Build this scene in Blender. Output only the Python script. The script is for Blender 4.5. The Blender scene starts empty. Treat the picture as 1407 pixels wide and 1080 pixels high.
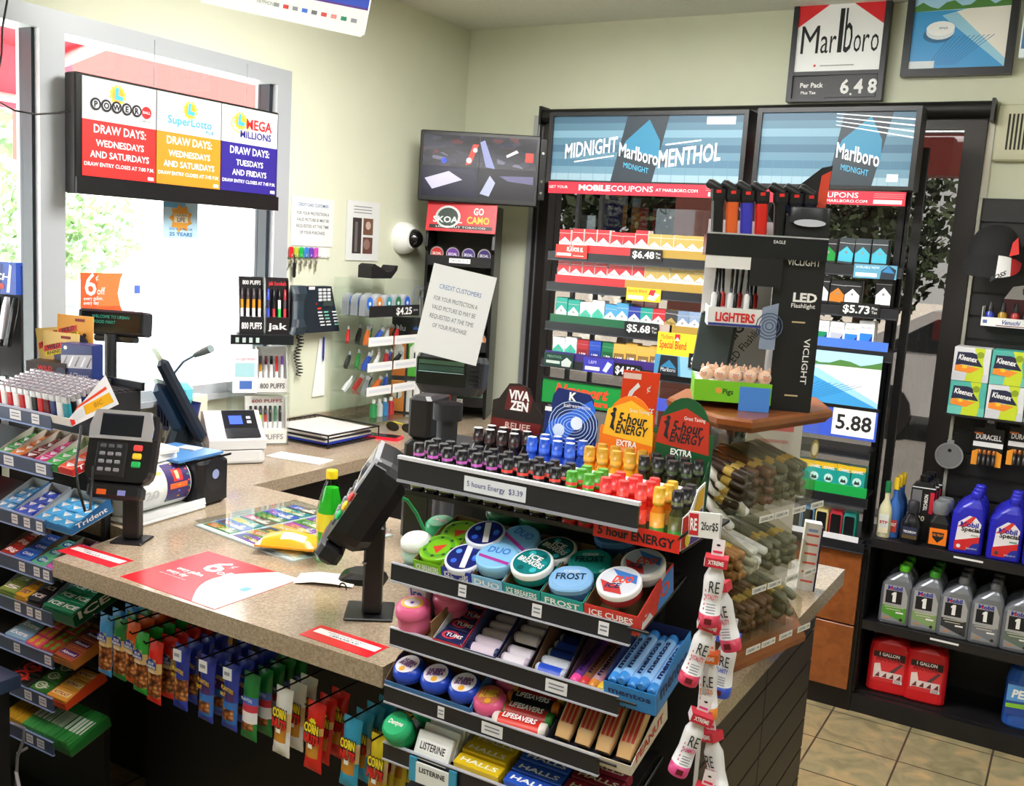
import bpy, math, random
from mathutils import Vector as V, Matrix as MX
random.seed(7)
SC = bpy.context.scene
COL = SC.collection
PI = math.pi
# ---------------------------------------------------------------- camera
F = 1367.1477
RX = V((0.86048249, 0.12635573, -0.49356267))
RY = V((0.50578043, -0.09532378, 0.85737946))
RZ = V((0.06128655, -0.98739435, -0.14593269))
CAMZ = 1.65
cd = bpy.data.cameras.new('camera'); cam = bpy.data.objects.new('camera', cd); COL.objects.link(cam)
cd.sensor_width = 36; cd.lens = F * 36 / 1407; cd.clip_start = .02; cd.clip_end = 300
right = V((RX.x, RY.x, RZ.x)); up = -V((RX.y, RY.y, RZ.y)); back = -V((RX.z, RY.z, RZ.z))
cam.matrix_world = MX(((right.x, up.x, back.x, 0), (right.y, up.y, back.y, 0), (right.z, up.z, back.z, CAMZ), (0, 0, 0, 1)))
SC.camera = cam
# ---------------------------------------------------------------- world, sun, lamps, exposure
vs = SC.view_settings
vs.view_transform = 'Standard'; vs.look = 'None'; vs.gamma = 1; vs.use_curve_mapping = False
vs.exposure = 0.55
SC.cycles.transparent_max_bounces = 24
SC.cycles.max_bounces = 8
SC.cycles.sample_clamp_indirect = 6
w = bpy.data.worlds.new('sky'); SC.world = w; w.use_nodes = True
bg = w.node_tree.nodes['Background']
bg.inputs[0].default_value = (.86, .94, 1, 1); bg.inputs[1].default_value = 5
sd = bpy.data.lights.new('sun', 'SUN'); sd.energy = 30; sd.angle = .01; sd.color = (1, .96, .9)
sun = bpy.data.objects.new('sun', sd); COL.objects.link(sun)
sun.rotation_euler = V((-.25, .45, -1)).to_track_quat('-Z', 'Y').to_euler()
def area(name, loc, sx, sy, energy, col=(1, .98, .95), d=(0, 0, -1)):
    l = bpy.data.lights.new(name, 'AREA'); l.shape = 'RECTANGLE'; l.size = sx; l.size_y = sy; l.energy = energy; l.color = col
    o = bpy.data.objects.new(name, l); COL.objects.link(o); o.location = loc
    o.rotation_euler = V(d).to_track_quat('-Z', 'Y').to_euler(); return o
area('troffer_lamp', (-.9, .6, 2.60), 1.2, .55, 15)
area('troffer_lamp', (-1.35, 2.5, 2.60), 1.2, .55, 44)
area('troffer_lamp', (.9, 2.4, 2.60), 1.2, .55, 5)
area('troffer_lamp', (.9, .4, 2.60), 1.2, .55, 8)
# ---------------------------------------------------------------- helpers
def P(px, py, x=None, y=None, z=None):
    a, b = px - 703.5, py - 540
    d = V((RX.x * a + RX.y * b + RX.z * F, RY.x * a + RY.y * b + RY.z * F, RZ.x * a + RZ.y * b + RZ.z * F))
    c = V((0, 0, CAMZ))
    t = (x - c.x) / d.x if x is not None else (y - c.y) / d.y if y is not None else (z - c.z) / d.z
    return c + d * t
def lin(h):
    h = h.lstrip('#')
    if len(h) == 3: h = ''.join(c * 2 for c in h)
    f = lambda u: u / 12.92 if u <= .04045 else ((u + .055) / 1.055) ** 2.4
    return tuple(f(int(h[i:i + 2], 16) / 255) for i in (0, 2, 4)) + (1,)
_mats = {}
def m(hx, r=.45, metal=0, emit=0, coat=0, noise=0, scale=40, clear=0):
    k = (hx, r, metal, emit, coat, noise, scale, clear)
    if k in _mats: return _mats[k]
    t = bpy.data.materials.new('paint_' + hx.strip('#')); t.use_nodes = True; nt = t.node_tree
    b = nt.nodes['Principled BSDF']; c = lin(hx)
    b.inputs['Base Color'].default_value = c; b.inputs['Roughness'].default_value = r; b.inputs['Metallic'].default_value = metal
    if coat: b.inputs['Coat Weight'].default_value = coat
    if emit:
        b.inputs['Emission Color'].default_value = c; b.inputs['Emission Strength'].default_value = emit
    if noise:
        n = nt.nodes.new('ShaderNodeTexNoise'); n.inputs['Scale'].default_value = scale; n.inputs['Detail'].default_value = 4
        co = nt.nodes.new('ShaderNodeTexCoord'); nt.links.new(co.outputs['Object'], n.inputs['Vector'])
        rp = nt.nodes.new('ShaderNodeValToRGB'); rp.color_ramp.elements[0].position = .3; rp.color_ramp.elements[1].position = .7
        rp.color_ramp.elements[0].color = tuple(v * (1 - noise) for v in c[:3]) + (1,)
        rp.color_ramp.elements[1].color = tuple(min(1, v * (1 + noise)) for v in c[:3]) + (1,)
        nt.links.new(n.outputs[0], rp.inputs[0]); nt.links.new(rp.outputs[0], b.inputs['Base Color'])
    _mats[k] = t; return t
def glassy(name, tint, refl=.08, rough=.02, ior=1.45):
    if name in _mats: return _mats[name]
    t = bpy.data.materials.new(name); t.use_nodes = True; nt = t.node_tree; nt.nodes.clear()
    o = nt.nodes.new('ShaderNodeOutputMaterial'); mx = nt.nodes.new('ShaderNodeMixShader')
    a = nt.nodes.new('ShaderNodeBsdfTransparent'); a.inputs[0].default_value = lin(tint)
    g = nt.nodes.new('ShaderNodeBsdfGlossy'); g.inputs['Roughness'].default_value = rough
    fr = nt.nodes.new('ShaderNodeFresnel'); fr.inputs[0].default_value = ior
    mu = nt.nodes.new('ShaderNodeMath'); mu.operation = 'MULTIPLY'; mu.inputs[1].default_value = refl / .04
    mu.use_clamp = True
    ge = nt.nodes.new('ShaderNodeNewGeometry'); iv = nt.nodes.new('ShaderNodeMath'); iv.operation = 'SUBTRACT'; iv.inputs[0].default_value = 1
    m3 = nt.nodes.new('ShaderNodeMath'); m3.operation = 'MULTIPLY'
    nt.links.new(ge.outputs['Backfacing'], iv.inputs[1]); nt.links.new(iv.outputs[0], m3.inputs[0]); nt.links.new(mu.outputs[0], m3.inputs[1])
    nt.links.new(fr.outputs[0], mu.inputs[0]); nt.links.new(m3.outputs[0], mx.inputs[0])
    nt.links.new(a.outputs[0], mx.inputs[1]); nt.links.new(g.outputs[0], mx.inputs[2]); nt.links.new(mx.outputs[0], o.inputs[0])
    _mats[name] = t; return t
ACR = glassy('clear_acrylic', '#fafcfb', .05)
SMOKE = glassy('smoked_acrylic', '#efeee6', .06)
FILM = glassy('clear_film', '#f4f6fa', .10, .1)
def pbr(name):
    t = bpy.data.materials.new(name); t.use_nodes = True
    return t, t.node_tree, t.node_tree.nodes['Principled BSDF']
def rot(a, ax): return MX.Rotation(math.radians(a), 4, ax)
TR = MX.Translation
_txt = {}
def _text(s, bold, res):
    k = (s, bold, res)
    if k in _txt: return _txt[k]
    c = bpy.data.curves.new('t', 'FONT'); c.body = s; c.size = 1; c.resolution_u = res; c.offset = bold
    c.align_x = 'LEFT'; c.fill_mode = 'FRONT'
    o = bpy.data.objects.new('t', c)
    me = bpy.data.meshes.new_from_object(o)
    vs_ = [v.co.copy() for v in me.vertices]; fs = [tuple(p.vertices) for p in me.polygons]
    bpy.data.objects.remove(o); bpy.data.curves.remove(c); bpy.data.meshes.remove(me)
    if vs_:
        x0 = min(v.x for v in vs_); x1 = max(v.x for v in vs_)
    else: x0, x1 = 0, 1
    _txt[k] = (vs_, fs, x0, x1); return _txt[k]
CAP = max(v.y for v in _text('H', 0, 1)[0])
def rrect(w, d, r, n=3):
    pts = []
    r = min(r, w / 2 - 1e-5, d / 2 - 1e-5)
    for cx, cy, a0 in ((w / 2 - r, d / 2 - r, 0), (-w / 2 + r, d / 2 - r, 90), (-w / 2 + r, -d / 2 + r, 180), (w / 2 - r, -d / 2 + r, 270)):
        for i in range(n + 1):
            a = math.radians(a0 + 90 * i / n); pts.append((cx + r * math.cos(a), cy + r * math.sin(a)))
    return pts
TOP = rot(-90, 'X'); RIGHT = rot(90, 'Z'); LEFT = rot(-90, 'Z'); BACK = rot(180, 'Z')
class MB:
    def __init__(s, M=None):
        s.v = []; s.f = []; s.i = []; s.s = []; s.mats = []; s.M = M or MX.Identity(4); s.st = []
    def push(s, M): s.st.append(s.M); s.M = s.M @ M; return s
    def pop(s): s.M = s.st.pop(); return s
    def add(s, vs_, fs, mat, smooth=False):
        b = len(s.v); M = s.M
        s.v += [M @ V(p) for p in vs_]
        for n_, f in enumerate(fs):
            mm = mat[n_] if isinstance(mat, list) else mat
            if mm not in s.mats: s.mats.append(mm)
            s.f.append(tuple(b + k for k in f)); s.i.append(s.mats.index(mm)); s.s.append(smooth)
        return s
    def box(s, x0, y0, z0, x1, y1, z1, mat):
        vs_ = [(x, y, z) for z in (z0, z1) for x, y in ((x0, y0), (x1, y0), (x1, y1), (x0, y1))]
        return s.add(vs_, [(3, 2, 1, 0), (4, 5, 6, 7), (0, 1, 5, 4), (1, 2, 6, 5), (2, 3, 7, 6), (3, 0, 4, 7)], mat)
    def cbox(s, x0, y0, z0, x1, y1, z1, mat, b=.002):
        w, d = x1 - x0, y1 - y0; cx, cy = (x0 + x1) / 2, (y0 + y1) / 2
        b = min(b, w / 2.2, d / 2.2, (z1 - z0) / 2.2)
        return s.loft([(rrect(w - 2 * b, d - 2 * b, b, 1), z0), (rrect(w, d, b, 1), z0 + b), (rrect(w, d, b, 1), z1 - b), (rrect(w - 2 * b, d - 2 * b, b, 1), z1)], mat, c=(cx, cy, 0))
    def loft(s, secs, mat, c=(0, 0, 0), smooth=False, cap=True):
        n = len(secs[0][0]); vs_ = []; fs = []
        for q in secs:
            ox, oy = (q[2], q[3]) if len(q) > 2 else (0, 0)
            vs_ += [(c[0] + ox + p[0], c[1] + oy + p[1], c[2] + q[1]) for p in q[0]]
        for k in range(len(secs) - 1):
            for i in range(n):
                j = (i + 1) % n; fs.append((k * n + i, k * n + j, (k + 1) * n + j, (k + 1) * n + i))
        s.add(vs_, fs, [mat[k // n] for k in range(len(fs))] if isinstance(mat, list) else mat, smooth)
        if cap:
            m0, m1 = (mat[0], mat[-1]) if isinstance(mat, list) else (mat, mat)
            s.add(vs_[:n], [tuple(range(n - 1, -1, -1))], m0); s.add(vs_[-n:], [tuple(range(n))], m1)
        return s
    def prism(s, poly, a0, a1, mat, ax='z', smooth=False):
        n = len(poly)
        f = {'z': lambda p, a: (p[0], p[1], a), 'y': lambda p, a: (p[0], a, p[1]), 'x': lambda p, a: (a, p[0], p[1])}[ax]
        vs_ = [f(p, a0) for p in poly] + [f(p, a1) for p in poly]
        fs = [(i, (i + 1) % n, n + (i + 1) % n, n + i) for i in range(n)]
        s.add(vs_, fs, mat, smooth)
        return s.add(vs_, [tuple(range(n - 1, -1, -1)), tuple(range(n, 2 * n))], mat)
    def lathe(s, prof, mat, n=16, c=(0, 0, 0), sx=1, sy=1, smooth=True):
        vs_ = []; fs = []; ms = []
        for r, z in prof:
            for i in range(n):
                a = 2 * PI * i / n; vs_.append((c[0] + r * sx * math.cos(a), c[1] + r * sy * math.sin(a), c[2] + z))
        for k in range(len(prof) - 1):
            for i in range(n):
                j = (i + 1) % n; fs.append((k * n + i, k * n + j, (k + 1) * n + j, (k + 1) * n + i))
                ms.append(mat[k] if isinstance(mat, list) else mat)
        s.add(vs_, fs, ms, smooth)
        m0, m1 = (mat[0], mat[-1]) if isinstance(mat, list) else (mat, mat)
        if prof[0][0] > 1e-5: s.add(vs_[:n], [tuple(range(n - 1, -1, -1))], m0)
        if prof[-1][0] > 1e-5: s.add(vs_[-n:], [tuple(range(n))], m1)
        return s
    def tube(s, pts, r, mat, n=6, cap=True):
        pts = [V(p) for p in pts]; vs_ = []; fs = []
        rr = r if isinstance(r, (list, tuple)) else [r] * len(pts)
        pu = None
        for k, p in enumerate(pts):
            d = (pts[min(k + 1, len(pts) - 1)] - pts[max(k - 1, 0)]).normalized()
            if pu is None: pu = d.orthogonal().normalized()
            u = (pu - d * pu.dot(d)).normalized(); pu = u; q = d.cross(u)
            for i in range(n):
                a = 2 * PI * i / n; vs_.append(p + (u * math.cos(a) + q * math.sin(a)) * rr[k])
        for k in range(len(pts) - 1):
            for i in range(n):
                j = (i + 1) % n; fs.append((k * n + i, k * n + j, (k + 1) * n + j, (k + 1) * n + i))
        s.add(vs_, fs, mat, True)
        if cap: s.add(vs_[:n], [tuple(range(n - 1, -1, -1))], mat); s.add(vs_[-n:], [tuple(range(n))], mat)
        return s
    def poly(s, pts, y, mat): return s.add([(p[0], y, p[1]) for p in pts], [tuple(range(len(pts)))], mat)
    def quad(s, x0, z0, x1, z1, y, mat): return s.poly([(x0, z0), (x1, z0), (x1, z1), (x0, z1)], y, mat)
    def disc(s, cx, cz, r, y, mat, n=18, rz=None):
        rz = rz or r
        return s.poly([(cx + r * math.cos(2 * PI * i / n), cz + rz * math.sin(2 * PI * i / n)) for i in range(n)], y, mat)
    def ring(s, cx, cz, r0, r1, y, mat, n=20, e=1):
        vs_ = []
        for i in range(n):
            a = 2 * PI * i / n
            vs_ += [(cx + r0 * math.cos(a), y, cz + r0 * e * math.sin(a)), (cx + r1 * math.cos(a), y, cz + r1 * e * math.sin(a))]
        return s.add(vs_, [(2 * i, 2 * i + 1, (2 * i + 3) % (2 * n), (2 * i + 2) % (2 * n)) for i in range(n)], mat)
    def text(s, t, x, z, h, mat, y=0, w=None, al='c', bold=0, shear=0, res=2, slope=0):
        vs_, fs, x0, x1 = _text(t, round(bold * .5, 4), res)
        if not vs_: return s
        k = h / CAP; kx = (w / (x1 - x0)) if w else k
        W = (x1 - x0) * kx; ox = x - (W / 2 if al == 'c' else 0 if al == 'l' else W)
        return s.add([(ox + (v.x - x0) * kx + v.y * k * shear, y, z + v.y * k + slope * ((v.x - x0) * kx - W / 2)) for v in vs_], fs, mat)
    def build(s, name, parent=None, loc=None, rz=0):
        me = bpy.data.meshes.new(name); me.from_pydata(s.v, [], s.f)
        for q in s.mats: me.materials.append(q)
        me.polygons.foreach_set('material_index', s.i); me.polygons.foreach_set('use_smooth', s.s); me.update()
        o = bpy.data.objects.new(name, me); COL.objects.link(o)
        if parent: o.parent = parent
        if loc is not None: o.location = loc
        if rz: o.rotation_euler.z = math.radians(rz)
        return o
def tag(o, label, cat, group=None, kind=None):
    o['label'] = label; o['category'] = cat
    if group: o['group'] = group
    if kind: o['kind'] = kind
    return o
def struct(mb, name, loc=None):
    o = mb.build(name, None, loc); o['kind'] = 'structure'; return o
def thing(name, label, cat, loc=(0, 0, 0), rz=0, group=None):
    o = bpy.data.objects.new(name, None); COL.objects.link(o); o.empty_display_size = .05
    o.location = loc; o.rotation_euler = (0, 0, math.radians(rz)); return tag(o, label, cat, group)
def one(mb, name, label, cat, loc=(0, 0, 0), rz=0, group=None): return tag(mb.build(name, None, loc, rz), label, cat, group)
_kids = {}
def dup(o, loc=None, rot_=None, label=None, parent=None):
    c = o.copy(); COL.objects.link(c)
    if parent: c.parent = parent; c.matrix_parent_inverse = o.matrix_parent_inverse
    for ch in list(o.children): dup(ch, parent=c)
    if loc is not None: c.location = loc
    if rot_ is not None: c.rotation_euler = rot_
    if label: c['label'] = label
    return c
ORD = ['first', 'second', 'third', 'fourth', 'fifth', 'sixth', 'seventh', 'eighth', 'ninth', 'tenth', 'eleventh', 'twelfth', 'thirteenth', 'fourteenth', 'fifteenth', 'sixteenth', 'seventeenth', 'eighteenth', 'nineteenth', 'twentieth', 'twenty-first', 'twenty-second', 'twenty-third', 'twenty-fourth', 'twenty-fifth', 'twenty-sixth', 'twenty-seventh', 'twenty-eighth']
def rad(*a): return tuple(math.radians(x) for x in a)
def sweep(t): return math.sin(t * 12.9898) * .5
BLK = m('0b0b0d', .35); BLKM = m('0e0e10', .6); DGR = m('24262b', .45); WHT = m('f2f2f0', .5); PAPER = m('f4f4f2', .8); SILV = m('c9ccd2', .3, .8); CHROME = m('d8dade', .15, 1)
RED = m('d8141c', .4); INK = m('111216', .6)
# ---------------------------------------------------------------- setting
WX, WY, ZC, CEIL = -2.736, 4.14, .866, 2.655
XR, YF = 3.2, -2.2
WALL = m('dddfc8', .75, noise=.02, scale=6); TRIM = m('d9dcdf', .4)
def wall_poly(mb, u0, u1, z0, z1, holes, f, mat):
    us = sorted({u0, u1} | {h[0] for h in holes} | {h[1] for h in holes}); zs = sorted({z0, z1} | {h[2] for h in holes} | {h[3] for h in holes})
    for i in range(len(us) - 1):
        for k in range(len(zs) - 1):
            cu, cz = (us[i] + us[i + 1]) / 2, (zs[k] + zs[k + 1]) / 2
            if any(h[0] < cu < h[1] and h[2] < cz < h[3] for h in holes): continue
            f(us[i], us[i + 1], zs[k], zs[k + 1])
# floor tiles
t, nt, b = pbr('slate_tile')
co = nt.nodes.new('ShaderNodeTexCoord'); mp = nt.nodes.new('ShaderNodeMapping'); mp.inputs['Location'].default_value = (.659, -3.446, 0)
br = nt.nodes.new('ShaderNodeTexBrick'); br.offset = 0; br.squash = 1
for k, v_ in (('Scale', 1), ('Mortar Size', .0035), ('Mortar Smooth', .1), ('Brick Width', .2735), ('Row Height', .256), ('Bias', 0)): br.inputs[k].default_value = v_
br.inputs['Color1'].default_value = lin('8f8460'); br.inputs['Color2'].default_value = lin('a98a5e'); br.inputs['Mortar'].default_value = lin('5a4a38')
n1 = nt.nodes.new('ShaderNodeTexNoise'); n1.inputs['Scale'].default_value = 9; n1.inputs['Detail'].default_value = 7; n1.inputs['Distortion'].default_value = 1.2
rp = nt.nodes.new('ShaderNodeValToRGB'); e = rp.color_ramp.elements; e[0].position = .32; e[0].color = lin('6f6a52'); e[1].position = .72; e[1].color = lin('d0a878')
q = e.new(.5); q.color = lin('9a9272')
mx = nt.nodes.new('ShaderNodeMix'); mx.data_type = 'RGBA'; mx.inputs[0].default_value = .55
m2 = nt.nodes.new('ShaderNodeMix'); m2.data_type = 'RGBA'
for a, c in ((co.outputs['Object'], mp.inputs[0]), (mp.outputs[0], br.inputs['Vector']), (co.outputs['Object'], n1.inputs['Vector']), (n1.outputs[0], rp.inputs[0]), (br.outputs['Color'], mx.inputs[6]), (rp.outputs[0], mx.inputs[7]), (mx.outputs[2], m2.inputs[6]), (br.outputs['Fac'], m2.inputs[0]), (m2.outputs[2], b.inputs['Base Color'])): nt.links.new(a, c)
m2.inputs[7].default_value = lin('4c4033'); b.inputs['Roughness'].default_value = .35
mb = MB(); mb.box(WX, YF, -.02, XR, WY, 0, t); struct(mb, 'floor')
mb = MB(); CM = m('dfe1d4', .85, noise=.03, scale=60); mb.box(WX - .15, YF, CEIL, XR, WY + .15, CEIL + .05, CM)
for k in range(1, 9):
    mb.box(WX, WY - .61 * k - .006, CEIL - .002, XR, WY - .61 * k + .006, CEIL, m('c4c6b8', .8))
struct(mb, 'ceiling')
# left wall with window_1
W1 = (.55, 2.92, 1.055, 2.25)
mb = MB(); wall_poly(mb, YF, WY + .15, -.1, CEIL, [W1], lambda a, b_, c, d: mb.box(WX - .15, a, c, WX, b_, d, WALL), WALL); struct(mb, 'wall_left')
W2 = (-2.31, -.425, .45, 2.25)
mb = MB(); wall_poly(mb, WX, XR, -.1, CEIL, [W2], lambda a, b_, c, d: mb.box(a, WY, c, b_, WY + .15, d, WALL), WALL); struct(mb, 'wall_back')
mb = MB(); mb.box(XR, YF, 0, XR + .1, WY, CEIL, WALL); struct(mb, 'wall_right')
mb = MB(); mb.box(WX, YF - .1, 0, XR, YF, CEIL, WALL); struct(mb, 'wall_front')
# window_1 : pale aluminium frame, dark gaskets, clear panes
win = bpy.data.objects.new('window_1', None); COL.objects.link(win); win['kind'] = 'structure'
AL = m('b4b8bd', .4, .1); GK = m('1c2530', .5)
mb = MB()
for y0, y1, z0, z1 in ((2.845, 2.92, 1.09, 2.19), (1.872, 1.955, 1.09, 2.19), (.55, 2.92, 2.19, 2.25), (.55, 2.92, 1.056, 1.09), (.55, .62, 1.09, 2.19)):
    mb.box(WX - .1, y0, z0, WX + .012, y1, z1, AL)
for y0, y1, z0, z1 in ((2.828, 2.845, 1.09, 2.19), (1.862, 1.872, 1.09, 2.19), (1.955, 1.962, 1.09, 2.19)):
    mb.box(WX - .07, y0, z0, WX - .012, y1, z1, GK)
mb.build('window_frame', win)
mb = MB(); mb.box(WX - .1, .55, 1.035, WX + .03, 2.92, 1.055, AL); mb.build('window_sill', win)
GL = glassy('clear_glass', '#f6faf9', .04)
for y0, y1 in ((.62, 1.862), (1.962, 2.828)):
    mb = MB(); mb.box(WX - .06, y0, 1.09, WX - .055, y1, 2.185, GL); mb.build('pane', win)
# window_2 : dark bronze frame, tinted pane
win = bpy.data.objects.new('window_2', None); COL.objects.link(win); win['kind'] = 'structure'
BRZ = m('231d1b', .45); SV = m('b9bdc2', .3, .6)
mb = MB()
for x0, x1, z0, z1 in ((-2.31, -2.235, .5, 2.18), (-.50, -.425, .5, 2.18), (-2.31, -.425, 2.18, 2.25), (-2.31, -.425, .45, .5)):
    mb.box(x0, WY - .03, z0, x1, WY + .1, z1, BRZ)
mb.box(-2.335, WY - .035, .45, -2.312, WY + .02, 2.25, SV); mb.box(-2.29, WY - .034, .5, -2.282, WY - .03, 2.2, m('5d6066', .4)); mb.box(-.424, WY - .012, .45, -.40, WY + .02, 2.25, m('cfcbbd', .5))
mb.box(-2.235, WY - .02, 2.172, -.5, WY, 2.18, SV)
mb.build('window_frame', win)
TINT = glassy('tinted_glass', '#8a8682', .05)
mb = MB(); mb.box(-2.235, WY + .04, .5, -.5, WY + .046, 2.18, TINT); mb.build('pane', win)
# black roller shade housing over window_2
ra = thing('roller_shade', 'black roller shade housing running along the top of the tinted window', 'roller shade', (0, 0, 0))
a_, b_ = P(746, 163, y=WY - .05), P(1362, 158, y=WY - .05)
mb = MB(); mb.tube([(a_.x, WY - .045, 2.245), (b_.x, WY - .045, 2.25)], .03, m('141312', .5), 14); mb.build('housing', ra)
for x in (a_.x - .006, b_.x):
    mb = MB(); mb.box(x, WY - .08, 2.205, x + .012, WY, 2.285, BLK); mb.build('end_bracket', ra)
mb = MB(); mb.tube([(a_.x - .01, WY - .06, 2.23), (a_.x - .013, WY - .05, 1.9)], .0025, m('cfd0cc', .5), 5); mb.build('pull_cord', ra)
# ---------------------------------------------------------------- outdoors
mb = MB(); mb.box(-60, -40, -.16, 40, 60, -.12, m('d2cfc8', .8, noise=.08, scale=.8)); struct(mb, 'ground')
mb = MB(); mb.box(-30, 7.4, -.12, 30, 13, -.10, m('7a7a78', .8, noise=.1, scale=2)); struct(mb, 'road')
aw = thing('awning', 'red awning with pale rafters outside the bright left window', 'awning')
RF = m('e8485a', .8)
mb = MB(); y0, y1 = -1.5, 2.98
mb.add([(WX - .16, y0, 2.62), (WX - .16, y1, 2.62), (-4.1, y1, 2.36), (-4.1, y0, 2.36)], [(0, 1, 2, 3)], RF); mb.add([(WX - .16, y0, 2.63), (WX - .16, y1, 2.63), (-4.12, y1, 2.37), (-4.12, y0, 2.37)], [(3, 2, 1, 0)], RF)
mb.box(-4.12, y0, 2.1, -4.10, y1, 2.37, m('e0607a', .8)); mb.build('canopy', aw)
for y in (-1.2, -.3, .65, 1.55, 2.35, 2.9):
    mb = MB(); mb.tube([(WX - .16, y, 2.59), (-4.08, y, 2.33)], .028, m('f1c9cc', .6), 6); mb.build('rafter', aw)
mb = MB(); mb.tube([(-4.07, y0, 2.14), (-4.07, y1, 2.14)], .02, m('f0c0c6', .6), 6); mb.build('front_rail', aw)
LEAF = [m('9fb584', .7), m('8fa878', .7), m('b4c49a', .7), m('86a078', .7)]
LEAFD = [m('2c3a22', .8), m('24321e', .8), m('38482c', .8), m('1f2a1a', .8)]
def tree(label, x, y, h, r, n=700, base=.6, kind='tree'):
    t = thing(kind, label, kind, (x, y, -.12))
    mb = MB(); mb.tube([(0, 0, 0), (.05, .02, h * .4), (.02, 0, h * .75)], [.13 * h / 4, .1 * h / 4, .05 * h / 4], m('5a4636', .9), 7); mb.build('trunk', t)
    mb = MB()
    for k in range(n * 4):
        a, q, s = random.random() * 2 * PI, random.random() ** .45, random.uniform(-1, 1)
        c = math.sqrt(1 - s * s); p = V((r * q * c * math.cos(a), r * q * c * math.sin(a), base * h + (h - base * h) * .5 + q * s * (h * (1 - base * .6)) * .5))
        u = V((random.uniform(-1, 1), random.uniform(-1, 1), random.uniform(-1, 1))).normalized() * r * .06; v_ = u.orthogonal().normalized() * r * .04
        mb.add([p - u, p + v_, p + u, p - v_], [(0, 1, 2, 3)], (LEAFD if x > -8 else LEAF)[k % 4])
    mb.build('foliage', t)
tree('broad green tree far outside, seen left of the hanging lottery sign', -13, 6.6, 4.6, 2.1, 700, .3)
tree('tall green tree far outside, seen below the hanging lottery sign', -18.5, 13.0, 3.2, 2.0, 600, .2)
tree('leafy tree outside the tinted window, seen between rack and hat', -.25, 15.2, 2.7, 1.6, 900, .12)
tree('leafy tree outside, seen above the left half of the pack rack', -6.4, 14.6, 4.4, 2.0, 700, .3)
tree('leafy tree outside, seen above the right half of the pack rack', -3.2, 16.3, 4.0, 1.4, 700, .25)
tree('low round bush outside the tinted window, above green-marked packs', -2.6, 9.0, 1.55, .6, 500, .1, 'bush')
mb = MB(); mb.box(-9, 5.9, 2.17, 6, 6.1, 3.2, m('6e2622', .6)); fa = one(mb, 'canopy_fascia', 'dark red canopy fascia outside the tinted back window', 'fascia')
mb = MB(); mb.box(-3.1, 7.9, -.12, -2.75, 8.3, 2.9, m('6a4038', .8)); one(mb, 'brick_pillar', 'brown pillar outside, seen through the tinted window above rack', 'pillar')
# far parked car
ca = thing('car', 'pale parked car across the road, seen through the tinted window', 'car', (-.6, 11.6, -.12))
mb = MB(); sec = lambda L, a, b_: [(-L, a), (L, a), (L, b_), (-L, b_)]
mb.prism([(-1.9, .3), (1.9, .3), (2.0, .75), (1.2, .9), (.7, 1.35), (-.8, 1.38), (-1.6, .95), (-2.0, .85)], -.75, .75, m('c9ccd2', .25, .3), 'y'); mb.build('body', ca)
mb = MB(); mb.prism([(-1.3, .95), (.95, .95), (.6, 1.28), (-.75, 1.3)], -.76, .76, m('20242a', .1), 'y'); mb.build('side_window', ca)
for x in (-1.2, 1.2):
    mb = MB(rot(90, 'X')); mb.M = TR((x, -.7, .3)) @ rot(90, 'X'); mb.lathe([(.3, -.08), (.31, 0), (.3, .08)], m('1a1a1c', .7), 16); mb.build('wheel', ca)
mb = MB(); mb.box(1.98, -.6, .6, 2.02, .6, .72, m('d02020', .3)); mb.build('tail_light', ca)
# ceiling troffers behind the camera's view
for i, (x, y) in enumerate(((-.9, .6), (-1.35, 2.6), (.9, 2.4), (.9, .4))):
    tl = thing('ceiling_light', ['rectangular ceiling light over the near floor', 'rectangular ceiling light over the counter', 'rectangular ceiling light over the far right aisle', 'rectangular ceiling light over the near right aisle'][i], 'ceiling light', (x, y, CEIL))
    mb = MB(); mb.box(-.62, -.3, -.03, .62, .3, 0, m('e6e6e4', .5)); mb.build('frame', tl)
    mb = MB(); mb.box(-.6, -.275, -.034, .6, .275, -.03, m('ffffff', .5, emit=2.5)); mb.build('diffuser', tl)
# wall vent, wall seam strip
vt = thing('wall_vent', 'cream vent grille with dark slots at the upper right wall', 'vent', (0, 0, 0))
a_, b_ = P(1372, 143, y=WY - .03), P(1372, 221, y=WY - .03)
mb = MB(); mb.cbox(a_.x, WY - .03, b_.z, a_.x + .34, WY, a_.z, m('d5d5b8', .6), .006); mb.build('cover', vt)
mb = MB()
for k in range(9): mb.box(a_.x + .04 + k * .0135, WY - .0312, b_.z + .04, a_.x + .047 + k * .0135, WY - .03, a_.z - .035, m('3c3a30', .8))
mb.build('slot', vt)
# ---------------------------------------------------------------- counters
t, nt, b = pbr('speckled_laminate')
co = nt.nodes.new('ShaderNodeTexCoord')
n1 = nt.nodes.new('ShaderNodeTexNoise'); n1.inputs['Scale'].default_value = 420; n1.inputs['Detail'].default_value = 2
n2 = nt.nodes.new('ShaderNodeTexNoise'); n2.inputs['Scale'].default_value = 160; n2.inputs['Detail'].default_value = 5
rp = nt.nodes.new('ShaderNodeValToRGB'); e = rp.color_ramp.elements; e[0].position = .36; e[0].color = lin('8a7a66'); e[1].position = .66; e[1].color = lin('b8a892'); q = e.new(.5); q.color = lin('a08f79')
ad = nt.nodes.new('ShaderNodeMath'); ad.operation = 'MULTIPLY_ADD'; ad.inputs[1].default_value = .5
for a, c in ((co.outputs['Object'], n1.inputs['Vector']), (co.outputs['Object'], n2.inputs['Vector']), (n1.outputs[0], ad.inputs[0]), (ad.outputs[0], rp.inputs[0]), (rp.outputs[0], b.inputs['Base Color'])): nt.links.new(a, c)
mu = nt.nodes.new('ShaderNodeMath'); mu.operation = 'MULTIPLY'; mu.inputs[1].default_value = .5; nt.links.new(n2.outputs[0], mu.inputs[0]); nt.links.new(mu.outputs[0], ad.inputs[2])
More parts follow.
